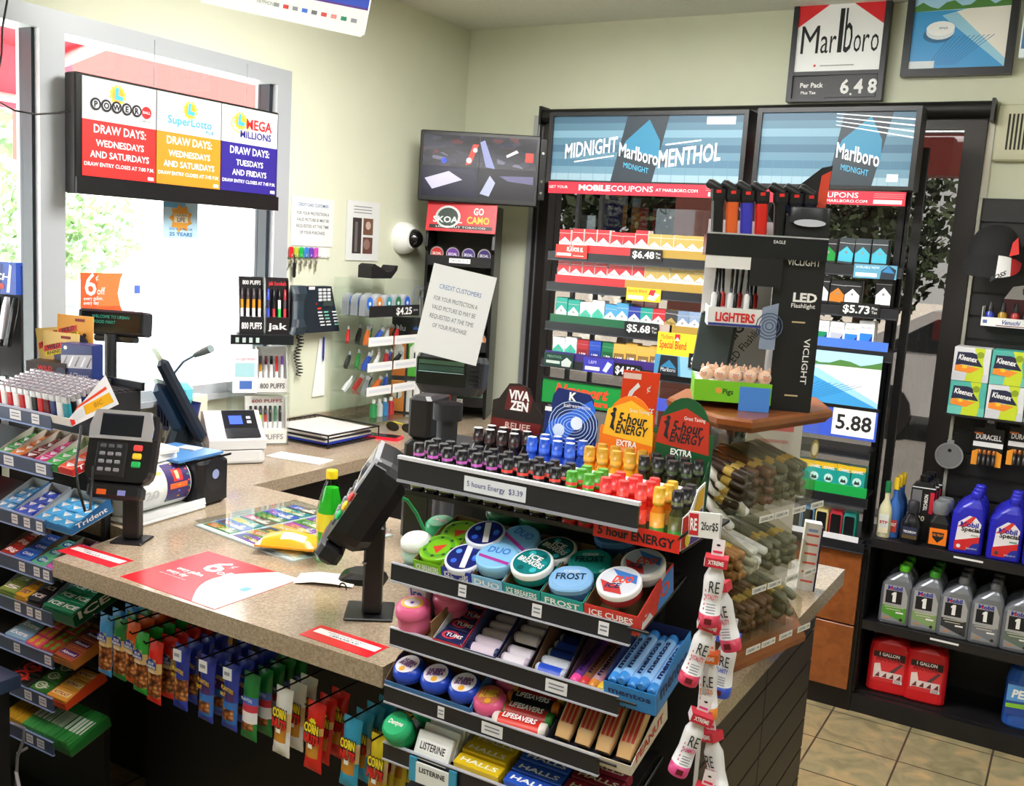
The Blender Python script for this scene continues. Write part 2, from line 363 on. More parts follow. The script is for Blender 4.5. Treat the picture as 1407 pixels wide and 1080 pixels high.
b.inputs['Roughness'].default_value = .14; LAM = t
YB = 3.95
ct = thing('wall_counter', 'beige speckled back counter running along the window wall', 'counter')
mb = MB(); mb.prism([(-2.185, 1.67), (-2.185, YB), (WX + .002, YB), (WX + .002, 1.67)], ZC - .042, ZC, LAM); mb.build('countertop', ct)
mb = MB(); mb.box(WX + .001, 1.95, ZC, WX + .02, YB, ZC + .05, LAM); mb.build('backsplash', ct)
PAN = m('17161a', .55)
mb = MB(); mb.box(WX + .003, 1.90, .0, -2.24, YB, ZC - .042, PAN); mb.build('base', ct)
ct = thing('service_counter', 'beige speckled front counter with red stickers along its edge', 'counter')
mb = MB(); mb.prism([(-2.01, 1.405), (-1.05, 1.41), (-1.05, 2.22), (-2.185, 2.22), (-2.185, 1.67), (-2.055, 1.66)], ZC - .042, ZC, LAM); mb.build('countertop', ct)
mb = MB(); mb.box(-2.16, 1.80, .0, -1.06, 2.16, ZC - .042, PAN); mb.build('base', ct)
ct = thing('end_counter', 'beige speckled end counter with dark slatted side under the cigar case', 'counter')
mb = MB(); mb.prism([(-1.05, 1.66), (-.488, 1.62), (-.478, 2.635), (-1.05, 2.635)], ZC - .042, ZC, LAM); mb.build('countertop', ct)
mb = MB(); mb.box(-1.0, 1.68, .0, -.535, 2.58, ZC - .042, PAN); mb.build('base', ct)
mb = MB(); SL = m('26221f', .5)
for k in range(9):
    z = .05 + k * .083
    for y0, y1 in ((1.69, 2.13), (2.135, 2.575)): mb.box(-.536, y0, z, -.526, y1, z + .077, SL)
mb.build('slatwall_panel', ct)
# ---------------------------------------------------------------- on the window and the left wall
LT = m('c9cacb', .5, emit=.1)
ls = thing('lottery_sign', 'black-framed lit lottery sign with red, orange and purple panels hanging in the window', 'sign', (WX + .085, 1.935, 1.725), 90)
mb = MB(); mb.cbox(0, .0, 0, .845, .05, .352, BLK, .004); mb.box(.0, -.008, 0, .845, 0, .05, BLK); mb.build('frame', ls)
panes = [(.022, .29, 'e8231f'), (.294, .563, 'd98a1a'), (.567, .835, '2c1d86')]
txt = [('WEDNESDAYS', 'AND SATURDAYS', 'DRAW ENTRY CLOSES AT 7:00 P.M.'), ('WEDNESDAYS', 'AND SATURDAYS', 'DRAW ENTRY CLOSES AT 7:45 P.M.'), ('TUESDAYS', 'AND FRIDAYS', 'DRAW ENTRY CLOSES AT 7:45 P.M.')]
Wt = m('ffffff', .5, emit=.2)
def sunlogo(mb, x, z, r, y):
    mb.poly([(x + (r * (1.25 if i % 2 else 1.0)) * math.cos(i * PI / 12), z + (r * (1.25 if i % 2 else 1.0)) * math.sin(i * PI / 12)) for i in range(24)], y, m('f3c33c', .5, emit=.4))
    mb.disc(x, z, r * .85, y - .0004, m('e9962a', .5, emit=.4))
    mb.poly([(x - r * .35, z + r * .8), (x + r * .15, z + r * .95), (x + .05 * r, z - .05 * r), (x + r * .75, z - r * .1), (x + r * .7, z - r * .65), (x - r * .5, z - r * .55)], y - .0008, m('3f9fe0', .5, emit=.4))
for k, (x0, x1, col) in enumerate(panes):
    mb = MB(); c = (x0 + x1) / 2; mb.box(x0, -.003, .221, x1, .0, .344, LT); mb.box(x0, -.003, .055, x1, 0, .2205, m(col, .5, emit=.08))
    mb.text('DRAW DAYS:', c, .185, .024, Wt, -.0035, w=.19, bold=.03); mb.text(txt[k][0], c, .146, .019, Wt, -.0035, w=.175 if k < 2 else .13, bold=.025)
    mb.text(txt[k][1], c, .112, .019, Wt, -.0035, w=.215 if k < 2 else .165, bold=.025); mb.text(txt[k][2], c, .086, .011, Wt, -.0035, w=.255, bold=.01)
    mb.box(x1 - .03, -.0035, .06, x1 - .008, -.003, .07, Wt)
    if k == 0:
        sunlogo(mb, c - .01, .305, .025, -.004)
        for i, ch in enumerate('POWER'):
            mb.disc(x0 + .045 + i * .037, .268, .0185, -.005, m('17171c', .4)); mb.disc(x0 + .045 + i * .037, .268, .0125, -.0054, m('c9c9d2', .4)); mb.text(ch, x0 + .045 + i * .037, .2595, .0165, INK, -.0058, bold=.08)
        mb.disc(x0 + .045 + 5 * .037, .268, .0185, -.005, m('cf1f24', .4, emit=.3)); mb.text('BALL', x0 + .045 + 5 * .037, .264, .008, Wt, -.0054, w=.028)
        mb.text('California', x1 - .04, .238, .007, m('888888', .5), -.0036)
    elif k == 1:
        sunlogo(mb, c, .30, .025, -.004); mb.text('SuperLotto', c, .25, .025, m('3f9fe0', .5, emit=.3), -.0048, w=.185, bold=.02); mb.text('PLUS', x1 - .05, .233, .011, m('3f9fe0', .5, emit=.3), -.0048, bold=.02)
    else:
        sunlogo(mb, x0 + .085, .297, .026, -.004); mb.text('MEGA', x0 + .175, .275, .033, m('d92a2a', .5, emit=.3), -.0048, w=.125, bold=.04); mb.text('MILLIONS', x0 + .16, .243, .023, m('2c2a86', .5, emit=.3), -.0048, w=.15, bold=.03)
        mb.ring(x0 + .085, .287, .04, .045, -.0045, m('f0d25a', .5, emit=.3), 18, .7)
    mb.build('screen_panel', ls)
for x in (.3, .7):
    mb = MB(); mb.tube([(x, .02, .35), (x + .002, .02, .5)], .0015, m('8d9096', .4, .5), 5); mb.build('hanging_wire', ls)
mb = MB(); a_ = P(0, 0, x=WX + .05); pts = [P(10, 0, x=WX + .04), P(3, 40, x=WX + .04), P(2, 75, x=WX + .04), P(-4, 110, x=WX + .05), P(-2, 140, x=WX + .06), P(20, 152, x=WX + .08), P(50, 157, x=WX + .09), P(80, 155, x=WX + .09), P(97, 152, x=WX + .10)]
mb.tube(pts, .003, BLK, 6); one(mb, 'sign_cable', 'thin black cord looping from ceiling to lottery sign', 'cord')
# window stickers
st = MB(); st.box(0, -.002, 0, .15, 0, .155, m('bfe2f5', .6)); st.box(.0, -.0025, .105, .095, -.002, .16, m('6fb7e2', .6)); st.poly([(.075 + (.052 if i % 2 else .038) * math.cos(i * PI / 9), .07 + (.05 if i % 2 else .036) * math.sin(i * PI / 9)) for i in range(18)], -.003, m('e8a33a', .6))
st.quad(.045, .055, .105, .085, -.0036, m('f4e6c0', .6)); st.text('CALIFORNIA', .075, .076, .008, m('5a3a1e'), -.004, w=.055, bold=.02); st.text('LIFE', .075, .058, .014, m('2a3a6e'), -.004, bold=.04); st.text('25 YEARS', .075, .01, .012, m('4a80b8'), -.004, bold=.03, w=.1); st.text('$500 A WEEK FOR', .075, .03, .007, m('4a80b8'), -.004, w=.1)
one(st, 'window_poster', 'small blue and orange lottery poster stuck under the hanging sign', 'poster', (WX - .005, 2.335, 1.604), 90)
OR1 = m('f4662c', .5, emit=.3)
def sixcents(mb, w_, h, big=True):
    WH = m('fffaf4', .5, emit=.2)
    mb.box(0, -.0015, 0, w_, 0, h, OR1)
st = MB(); st.box(0, -.002, 0, .265, 0, .125, m('fbfaf8', .6)); st.poly([(0, 0), (.155, 0), (.135, .04), (.132, .08), (.155, .125), (0, .125)], -.0025, m('f2602e', .5)); st.poly([(.06, .02), (.145, .02), (.135, .06), (.15, .125), (.06, .125)], -.0028, m('f08246', .5))
st.text('6', .035, .055, .068, WHT, -.0035, w=.042, bold=.02); st.text('¢', .058, .102, .018, WHT, -.0035); st.text('off', .073, .057, .022, WHT, -.0035, w=.03, bold=.01); st.text('every gallon,', .045, .04, .011, WHT, -.0035, w=.07, bold=.03); st.text('every day', .037, .026, .011, WHT, -.0035, w=.055, bold=.03)
st.quad(.185, .06, .2, .08, -.003, m('e8e2e0')); st.quad(.2, .06, .222, .085, -.003, m('5a78d8'))
one(st, 'price_card', 'orange and white fuel discount card leaning on window behind customer display', 'card', (WX + .025, 1.995, 1.362), 90)
# notices
def notice(name, label, loc, w_, h, lines, rz=90, tilt=0, photo=False):
    mb = MB(rot(tilt, 'Y')); mb.box(0, -.0015, 0, w_, 0, h, m('e2e4e2', .8))
    for (s, z, hh, ww, col) in lines: mb.text(s, w_ * .5, z, hh, m(col, .7), -.002, w=ww, bold=.01)
    if photo:
        mb.quad(w_ * .18, h * .12, w_ * .45, h * .72, -.002, m('3a3230', .6)); mb.quad(w_ * .25, h * .15, w_ * .33, h * .65, -.0024, m('6f6a68', .6)); mb.quad(w_ * .5, h * .44, w_ * .8, h * .72, -.002, m('75503e', .6)); mb.quad(w_ * .5, h * .12, w_ * .8, h * .4, -.002, m('6b4438', .6))
        mb.disc(w_ * .65, h * .6, w_ * .08, -.0024, m('c9b3a4', .6)); mb.disc(w_ * .62, h * .28, w_ * .1, -.0024, m('94766a', .6))
        for k in range(3): mb.quad(w_ * .2, h * (.8 + k * .05), w_ * .75, h * (.815 + k * .05), -.002, m('8a8a92', .7))
    return one(mb, name, label, 'notice', loc, rz)
L5 = [('CREDIT CARD CUSTOMERS', .155, .012, .18, '4468a8'), ('FOR YOUR PROTECTION A', .122, .012, .19, '4a4e60'), ('VALID PICTURE ID MAY BE', .097, .012, .19, '4a4e60'), ('REQUESTED AT THE TIME', .072, .012, .19, '4a4e60'), ('OF YOUR PURCHASE.', .047, .012, .15, '4a4e60')]
notice('paper_notice', 'white printed customer notice taped to the wall above coloured keys', (WX + .003, 2.945, 1.6), .25, .19, L5)
notice('photo_notice', 'white sheet with three brown photos taped to wall beside notice', (WX + .003, 3.277, 1.548), .22, .25, [], photo=True)
# key rack
kr = thing('key_rack', 'white key rack with hooks on wall under the customer notice', 'key rack', (WX + .001, 2.93, 1.555), 90)
mb = MB(); mb.box(0, -.004, .0, .245, 0, .042, m('e9e9e2', .5)); mb.build('rail', kr)
kc = [('d8232c', 'red'), ('b5c22a', 'lime'), ('1fa94e', 'green'), ('2a7fd0', 'blue'), ('6c3bb0', 'purple'), ('c44ab0', 'magenta')]
for i, (c, nme) in enumerate(kc):
    k = thing('key_tag', f'{nme} key tag with keys hanging from the white key rack', 'key tag', (WX + .012, 2.942 + i * .029, 1.575), 90)
    mb = MB(); mb.cbox(-.012, -.003, -.022, .012, .003, .02, m(c, .35), .003); mb.build('tag', k)
    mb = MB(); mb.ring(0, -.028, .006, .008, 0, CHROME, 10); mb.build('ring', k)
    mb = MB(); zz = -.075 - .02 * ((i * 7) % 3) * .5
    mb.box(-.004, -.001, zz + .02, .002, .001, -.032, m('a39b84', .3, .8)); mb.disc(-.001, -.04, .008, -.0015, m('b3ac98', .3, .8), 10); mb.build('key', k)
mb = MB()
for i in range(9):
    mb = MB(); mb.tube([(.012 + i * .0275, -.004, .008), (.012 + i * .0275, -.016, .004), (.012 + i * .0275, -.018, .012)], .0018, WHT, 5); mb.build('hook', kr)
mb = MB(); mb.cbox(-.007, -.012, -.06, .007, 0, .0, BLK, .004); mb.tube([(0, -.006, 0), (0, -.006, .03)], .002, BLK, 5); one(mb, 'car_key', 'black car key fob hanging below the left end of key rack', 'key', (WX + .014, 2.953, 1.535), 90)
mb = MB(); mb.tube([(WX + .01, 2.94, 1.53), (WX + .01, 2.915, 1.49), (WX + .008, 2.91, 1.44)], .0012, BLK, 5); one(mb, 'thin_cable', 'thin dark cable running down the wall beside the wall phone', 'cable')
# dome camera
dc = thing('dome_camera', 'white dome security camera with dark bubble on the left wall', 'camera', (WX, 3.665, 1.655), 90); dc.scale = (.85, .85, .85)
mb = MB(rot(90, 'X')); mb.lathe([(.085, 0), (.085, .02), (.078, .05), (.055, .075), (.052, .08)], m('f3f3ef', .4), 24); mb.build('housing', dc)
mb = MB(TR((.012, -.066, 0)) @ rot(90, 'X')); mb.lathe([(.053 * math.cos(a), .058 * math.sin(a)) for a in [i * PI / 16 for i in range(8)]] + [(0, .058)], m('101012', .05, coat=.6), 24); mb.build('bubble', dc)
mb = MB(); mb.box(.08, -.018, -.005, .26, 0, .008, m('dadccb', .6)); mb.build('cable_channel', dc)
# wall phone
ph = thing('wall_phone', 'black office phone with handset and many keys on left wall', 'phone', (WX + .002, 2.885, 1.258), 90)
mb = MB(); BP = m('1b2530', .4); HP = m('2a3742', .35)
mb.prism([(.055, .0), (.055, .185), (.255, .185), (.315, .0)], -.05, -.012, BP, 'y'); mb.box(.1, -.014, .03, .24, 0, .16, BP); pb = mb.build('body', ph)
mb = MB(); sec = [(rrect(.036, .03, .012), z, 0, dy) for z, dy in ((.0, 0), (.03, -.012), (.06, -.006), (.13, -.006), (.16, -.012), (.19, 0))]
mb.loft([(rrect(.062 if k in (0, 1, 4, 5) else .042, .04, .014), q[1], q[2], q[3]) for k, q in enumerate(sec)], HP, c=(.04, -.065, 0)); mb.build('handset', ph)
mb = MB(); mb.quad(.063, .045, .082, .11, -.0505, m('9a9aa0', .5)); mb.build('handset_label', ph)
mb = MB(); mb.box(.205, -.054, .105, .262, -.05, .128, m('3a4440', .2)); mb.build('display', ph)
KW = m('d9dadd', .5); KT = m('7fc0a8', .5)
for r in range(4):
    for c in range(3): mb = MB(); mb.cbox(.175 + r * .0012 + c * .026, -.054, .170 - r * .0135 - .004, .194 + r * .0012 + c * .026, -.05, .176 - r * .0135, KW, .001); mb.build('dial_key', pb)
for r in range(5):
    for c, x in enumerate((.175, .212, .262)): mb = MB(); mb.cbox(x + r * .005, -.053, .078 - r * .013, x + .026 + r * .005, -.05, .084 - r * .013, KT if (c == 1 and r < 3) or (c == 2 and r == 4) else KW, .001); mb.build('line_key', pb)
mb = MB(); mb.box(.163, -.054, .112, .168, -.05, .118, m('d22a20')); mb.cbox(.172, -.054, .092, .195, -.05, .1, m('d8341f'), .002); mb.quad(.12, .172, .155, .184, -.0505, WHT); mb.build('hold_key_panel', pb)
mb = MB(); pts = []
for k in range(90):
    a = k * .9; q = k / 90; pts.append((.105 + .012 * math.cos(a) + .01 * math.sin(q * 9), -.02 + .012 * math.sin(a), -.005 - .17 * q))
mb.tube(pts, .0025, BLK, 5); mb.tube([(.1, -.02, 0), (.09, -.02, -.02), (.105, -.02, -.03)], .003, BLK, 5); mb.build('coiled_cord', ph)
a_ = P(427, 455, x=WX + .01)
mb = MB(); mb.poly([(.0, 0), (.075, .0), (.07, .24), (.035, .24)], -.004, PAPER); mb.poly([(.075, 0), (0, 0), (.035, .24), (.07, .24)], -.003, PAPER); mb.box(.0, -.0035, .0, .07, -.0031, .004, PAPER)
one(mb, 'hanging_paper', 'white paper bag hanging on the wall below the phone', 'paper', (WX + .003, P(427, 545, x=WX).y, P(427, 545, x=WX).z), 90)
mb = MB(); mb.lathe([(.002, 0), (.0045, .012), (.0045, .09), (.003, .1)], m('2b3a8a', .3), 8); one(mb, 'blue_pen', 'blue pen clipped to the paper below the wall phone', 'pen', tuple(P(444, 496, x=WX + .015)))
# CCTV monitor
tc = P(658, 231, y=3.74)
tv = thing('security_monitor', 'black flat monitor showing four camera views high in the corner', 'monitor', tuple(tc), 28)
mb = MB(rot(-3, 'X')); mb.cbox(-.262, 0, -.152, .262, .03, .152, BLK, .004); mb.cbox(-.12, .03, -.09, .12, .055, .09, BLK, .01); mb.build('housing', tv)
t, nt, b = pbr('cctv_noise'); co = nt.nodes.new('ShaderNodeTexCoord'); n1 = nt.nodes.new('ShaderNodeTexVoronoi'); n1.inputs['Scale'].default_value = 26
mp_ = nt.nodes.new('ShaderNodeMapping'); mp_.inputs['Rotation'].default_value = (.3, .6, .5); mp_.inputs['Scale'].default_value = (1, 1, 2.2)
rp = nt.nodes.new('ShaderNodeValToRGB'); e = rp.color_ramp.elements; rp.color_ramp.interpolation = 'CONSTANT'
e[0].position = 0; e[0].color = lin('14131f'); e[1].position = .3; e[1].color = lin('2b2a40')
for ps, c in ((.5, '4a4660'), (.62, '1a1a28'), (.74, '8c2c2e'), (.78, '35324a'), (.88, 'a9a6c4'), (.91, '22304f')): q = e.new(ps); q.color = lin(c)
nt.links.new(co.outputs['Object'], mp_.inputs[0]); nt.links.new(mp_.outputs[0], n1.inputs['Vector']); sp = nt.nodes.new('ShaderNodeSeparateColor'); nt.links.new(n1.outputs['Color'], sp.inputs[0]); nt.links.new(sp.outputs[0], rp.inputs[0])
nt.links.new(rp.outputs[0], b.inputs['Emission Color']); b.inputs['Emission Strength'].default_value = .3; b.inputs['Base Color'].default_value = (.01, .01, .015, 1); b.inputs['Roughness'].default_value = .15
CC = t
mb = MB(rot(-3, 'X')); E_ = lambda c, s=.3: m(c, .2, emit=s)
mb.quad(-.247, .0, -.002, .135, -.0005, CC); mb.quad(.002, .0, .247, .135, -.0005, CC); mb.quad(-.247, -.13, -.002, -.002, -.0005, E_('1d1c30')); mb.quad(.002, -.13, .247, -.002, -.0005, E_('17161f'))
mb.poly([(-.235, -.055), (-.13, -.02), (-.07, -.055), (-.2, -.1)], -.001, E_('b6b3d2')); mb.poly([(-.2, -.012), (-.03, -.03), (-.01, -.05), (-.02, -.005)], -.001, E_('23233a')); mb.poly([(.01, -.11), (.05, -.03), (.075, -.06), (.05, -.12)], -.001, E_('9fa4bf')); mb.poly([(.09, -.03), (.24, -.025), (.24, -.06), (.13, -.05)], -.001, E_('59567a'))
mb.poly([(-.06, .01), (-.035, .015), (-.005, .1), (-.03, .1)], -.001, E_('c23324')); mb.disc(-.045, .03, .012, -.0014, E_('cfe0ea')); mb.disc(-.02, .075, .01, -.0014, E_('d8c8c8')); mb.poly([(.03, .005), (.0, .11), (.02, .12), (.07, .0)], -.001, E_('7f86b4')); mb.quad(.2, .035, .235, .075, -.001, E_('c83022')); mb.poly([(.12, .05), (.17, .075), (.16, .085), (.115, .06)], -.001, E_('cfc4d4')); mb.disc(-.155, .025, .012, -.001, E_('2a46e8'))
mb.build('screen', tv)
mb = MB(); mb.quad(-.26, -.148, -.225, -.138, -.0012, m('d8d8d8')); mb.build('badge', tv)
mb = MB(); mb.box(.262, .02, -.12, .29, .1, .14, BLK)
for z in (-.09, -.04, .08): mb.disc(.276, z, .006, .0195, CHROME, 8)
mb.box(.02, .05, -.02, .27, .09, .03, BLK); mb.tube([(.27, .09, 0), (.33, .17, 0)], .02, BLK, 8); mb.build('bracket', tv)
# ---------------------------------------------------------------- back counter
def nametag(mb, x0, z0, x1, z1, y, s='', col='ffffff', ink='222222'):
    mb.quad(x0, z0, x1, z1, y, m(col, .6))
    if s: mb.text(s, (x0 + x1) / 2, z0 + (z1 - z0) * .25, (z1 - z0) * .5, m(ink, .6), y - .0004, w=(x1 - x0) * .8)
# acrylic e-cigarette stand
es = thing('ecig_stand', 'clear acrylic tiered stand with black top beside the time clock', 'display stand', (-2.64, 2.56, ZC), 55)
mb = MB(); W_, D_ = .215, .1
for x in (0, W_ - .004): mb.box(x, 0, .002, x + .004, D_, .385, ACR)
for z in (.001, .19): mb.box(.004, 0, z, W_ - .004, D_, z + .004, ACR)
mb.box(.004, D_ - .004, .005, W_ - .004, D_, .38, ACR); mb.build('panels', es)
mb = MB(); mb.box(-.005, -.004, .376, W_ + .005, D_, .41, m('11161b', .35))
for k in range(4): mb.quad(.012 + k * .024, .383, .024 + k * .024, .401, -.0044, m('b9c8c4', .5))
mb.build('top_band', es)
mb = MB(); mb.push(MX.Diagonal((.8, 1, 1, 1))); mb.cbox(.005, -.012, .2, .115, -.004, .36, m('e9f2f6', .3), .002); mb.quad(.015, .26, .1, .31, -.0126, m('a7d3da', .4)); mb.quad(.035, .215, .09, .245, -.0126, m('4a6fb8', .4)); mb.text('e-cigarettes', .06, .32, .012, m('d08c9c'), -.0126, w=.08); mb.pop(); mb.build('brochure_holder', es)
EM = MX.Translation((-2.64, 2.56, ZC)) @ rot(55, 'Z')
def stick_box(name, label, x, y, z, w_, h, side, head, base, hc, bc, sticks, cat='display box', hh=.03):
    p = EM @ V((x, y, z)); t = thing(name, label, cat, tuple(p), 55)
    mb = MB(); mb.box(0, 0, 0, w_, .05, h * .3, m(side, .4)); mb.box(0, .046, h * .3, w_, .05, h, m(side, .4)); mb.prism([(0, h * .3), (.05, h * .3), (.05, h * .98), (.035, h * .98)], 0, .002, m(side, .4), 'x'); mb.prism([(0, h * .3), (.05, h * .3), (.05, h * .98), (.035, h * .98)], w_ - .002, w_, m(side, .4), 'x')
    mb.text(base, w_ / 2, h * .09, h * .11, m(bc, .5), -.0006, w=w_ * .82, bold=.04); mb.text(head, w_ * .55, h * .86, h * .07, m(hc, .5), .0454, w=w_ * .75, bold=.04); mb.build('carton', t)
    n = len(sticks)
    for i, (c0, c1, c2) in enumerate(sticks):
        xx = w_ * (.14 + .72 * i / max(1, n - 1)); q = p + rot(55, 'Z').to_3x3() @ V((xx, .02, .004))
        mb = MB(rot(-6, 'X')); r = .0055; L = h * .78
        mb.lathe([(r, 0), (r, L * .55), (r, L * .55), (r, L * .75), (r, L * .75), (r * .9, L)], [m(c0, .35), m(c0), m(c1, .4), m(c1), m(c2, .3)], 8)
        one(mb, 'e_cigarette', f'{["", "white and gold", "coloured"][1 if c0 == "f2f2f2" else 2]} slim e-cigarette, {ORD[i]} from left in {" ".join(label.split()[:3])} carton', 'e-cigarette', tuple(q), 55)
stick_box('display_box', 'left dark stick carton on the clear stand', .03, .03, .411, .088, .205, '17151a', '800 PUFFS', '800 PUFFS', 'e8e8e8', 'ffffff', [('f2f2f2', 'c88a2c', '4a4246')] * 4)
stick_box('display_box', 'right red-lettered stick carton on the clear stand', .125, .03, .411, .085, .205, '1a1216', 'jak hookah', 'jak', 'd8323c', 'e8e8e8', [('3a4cc8', '2a2e50', '3a4cc8'), ('b03038', '16161a', '16161a'), ('2fae4c', 'dedede', '17171a'), ('d8303c', '4a4246', 'a02830')])
stick_box('display_box', 'middle black and white stick carton inside the clear stand', .1, .035, .195, .11, .165, 'd9d7d4', '', '800 PUFFS', 'e8e8e8', '1a1a1a', [('f2f2f2', 'c88a2c', '4a4246'), ('f2f2f2', 'd8d8d8', '5a1a2a'), ('f2f2f2', 'd8d8d8', '201a20'), ('dcdcdc', 'd8323c', 'd8323c'), ('dcdcdc', 'e8e8e8', '6a3a9a')])
stick_box('display_box', 'lower white carton of striped sticks inside the clear stand', .06, .02, .006, .15, .17, 'e6e4e0', '600 PUFFS', '600 PUFFS', 'a02020', '8a8a8a', [('e0e0e0', '8fb02a', '222222'), ('e0e0e0', '9fc02a', '1a1a1a'), ('e0e0e0', '9fc02a', '222222'), ('d0d0d0', 'a02a2a', '1a1a1a'), ('dcdcdc', '2a2a2a', '1a1a1a'), ('dcdcdc', '3a6a4a', '1c5a3a'), ('efefef', '1a1a1a', '1a1a1a')])
# time clock
tk = thing('time_clock', 'white electronic time clock with blue display on the back counter', 'time clock', (-2.475, 2.315, ZC), 56); tk.scale = (.98, .9, .92)
CW = m('dedede', .4); mb = MB()
mb.loft([(rrect(.185, .21, .02), .004), (rrect(.19, .215, .022), .012), (rrect(.19, .215, .022), .05), (rrect(.185, .21, .02), .052)], CW, c=(.09, .1, 0)); mb.loft([(rrect(.178, .20, .018), 0), (rrect(.178, .2, .018), .056)], BLK, c=(.09, .1, 0)); mb.build('base', tk)
mb = MB(); mb.prism([(-.008, .056), (.208, .056), (.208, .165), (.15, .172), (.06, .12), (-.008, .09)], -.006, .186, CW, 'x'); mb.build('housing', tk)
mb = MB(); mb.prism([(.0, .1), (.06, .123), (.15, .1745), (.15, .168), (.06, .115)], .055, .17, m('15171d', .2), 'x'); mb.build('face', tk)
mb = MB(); d_ = V((0, .09, .0515)).normalized(); nrm = V((0, -.0515, .09)).normalized()
def fp(u, v_, e=.002): return V((u, .06, .123)) + d_ * v_ + nrm * e
mb.add([fp(.075, .02), fp(.12, .02), fp(.12, .07), fp(.075, .07)], [(0, 1, 2, 3)], m('3b55e0', .2, emit=.8)); mb.build('display', tk)
mb = MB(); mb.add([fp(.135, .05), fp(.15, .05), fp(.15, .065), fp(.135, .065)], [(0, 1, 2, 3)], m('c8d0f0', .3)); mb.add([fp(.135, .025), fp(.15, .025), fp(.15, .04), fp(.135, .04)], [(0, 1, 2, 3)], m('c8d0f0', .3)); mb.build('key_panel', tk)
# wire document tray
dt = thing('wire_tray', 'black wire letter tray stacked with papers on the back counter', 'letter tray', (-2.375, 2.79, ZC), 90)
mb = MB(); W_, D_ = .30, .33
for z in (.006, .05):
    mb.tube([(0, 0, z), (W_, 0, z), (W_, D_, z), (0, D_, z), (0, 0, z)], .0035, BLK, 6)
for k in range(11): mb.tube([(W_ * k / 10, 0, .006), (W_ * k / 10, D_, .006)], .0018, BLK, 4)
for (x, y) in ((0, 0), (W_, 0), (W_, D_), (0, D_)): mb.tube([(x, y, .002), (x, y, .05)], .003, BLK, 5)
for k in range(1, 10):
    mb.tube([(W_ * k / 10, D_, .006), (W_ * k / 10, D_, .05)], .0014, BLK, 4)
mb.build('frame', dt)
DM = MX.Translation((-2.375, 2.79, ZC)) @ rot(90, 'Z')
for k, (c, z, r_) in enumerate((('2a42c0', .0095, 2), ('e6e6e6', .018, 0), ('2b2b2e', .026, -2), ('eceae4', .034, 1), ('d8d8d6', .04, -4))):
    mb = MB(rot(r_, 'Z')); mb.box(-.135, -.14, 0, .135, .14, .0065, m(c, .5)); p = DM @ V((W_ / 2, D_ / 2, z))
    one(mb, 'folder', ['blue folder at the bottom of the wire tray', 'white paper pile above the blue folder in wire tray', 'dark folder in the middle of the wire tray', 'off-white paper pile near the top of wire tray', 'grey-white sheets topmost in the wire tray'][k], 'papers', tuple(p), 90)
mb = MB(); mb.box(-.11, -.045, 0, .11, .045, .0025, PAPER); mb.text('Sales receipt', 0, 0, .001, WHT, 0); one(mb, 'paper_sheet', 'white paper sheet lying on counter before the wire tray', 'paper', (-2.34, 2.6, ZC + .0005), 8)
# red phone and sunglasses
rp_ = thing('smartphone', 'smartphone in red case lying on the back counter', 'phone', (-2.365, 3.11, ZC), 15)
mb = MB(); mb.loft([(rrect(.15, .075, .012), 0), (rrect(.15, .075, .012), .011)], m('e0203c', .35)); mb.build('case', rp_)
mb = MB(); mb.loft([(rrect(.13, .06, .006), .0112), (rrect(.13, .06, .006), .0118)], m('17181c', .15)); mb.build('screen', rp_)
sg = thing('sunglasses', 'black and yellow sunglasses lying behind the red phone', 'sunglasses', (-2.38, 3.24, ZC), 10)
for x in (-.036, .036):
    mb = MB(TR((x, 0, .024)) @ rot(20, 'X')); mb.ring(0, 0, .023, .03, 0, m('1a1a16', .3), 18, .75); mb.disc(0, 0, .024, .001, m('22241c', .1), 18, .018); mb.build('lens', sg)
for x in (-.066, .066):
    mb = MB(); mb.tube([(x, 0, .03), (x * .9, .06, .03), (x * .85, .13, .012)], .004, m('c9c81e', .4), 6); mb.build('temple', sg)
# acrylic cube stand of lighters and novelties
ac = thing('novelty_stand', 'tall clear acrylic compartment stand against the left wall', 'display stand', (-2.70, 3.17, ZC), 90)
mb = MB(); W_, D_, H_ = .34, .19, .615
for x in (0, W_ * .5, W_ - .004): mb.box(x, -D_, .001, x + .004, 0, H_ if x != W_ * .5 else .45, ACR)
mb.box(.004, -.004, .001, W_ - .004, 0, H_, ACR)
for z in (.02, .14, .24, .345, .46): mb.box(.004, -D_, z, W_ * .5, -.004, z + .004, ACR); mb.box(W_ * .5 + .004, -D_, z, W_ - .004, -.004, z + .004, ACR)
mb.build('panels', ac)
AM = MX.Translation((-2.70, 3.17, ZC)) @ rot(90, 'Z')
for z in (.165, .265, .37):
    for x0, x1 in ((.005, .165), (.178, .335)):
        mb = MB(); mb.box(x0, -D_ - .003, z - .024, x1, -D_, z + .012, WHT); mb.quad(x0 + .01, z - .012, x1 - .01, z, -D_ - .0035, m('dfe2ea')); mb.build('price_strip', ac)
mb = MB(); mb.box(.0, -D_ - .004, .464, .34, -D_ - .001, .51, m('141416', .4)); mb.text('$4.25', .23, .472, .028, WHT, -D_ - .005, w=.11, bold=.05); mb.text('plus tax', .312, .485, .008, WHT, -D_ - .005, w=.03); mb.build('price_panel', ac)
cols5 = [('2a6fd8', 'blue'), ('d8822a', 'orange'), ('3a8f9a', 'teal'), ('2a7a4a', 'green'), ('2a5fc8', 'royal blue')]
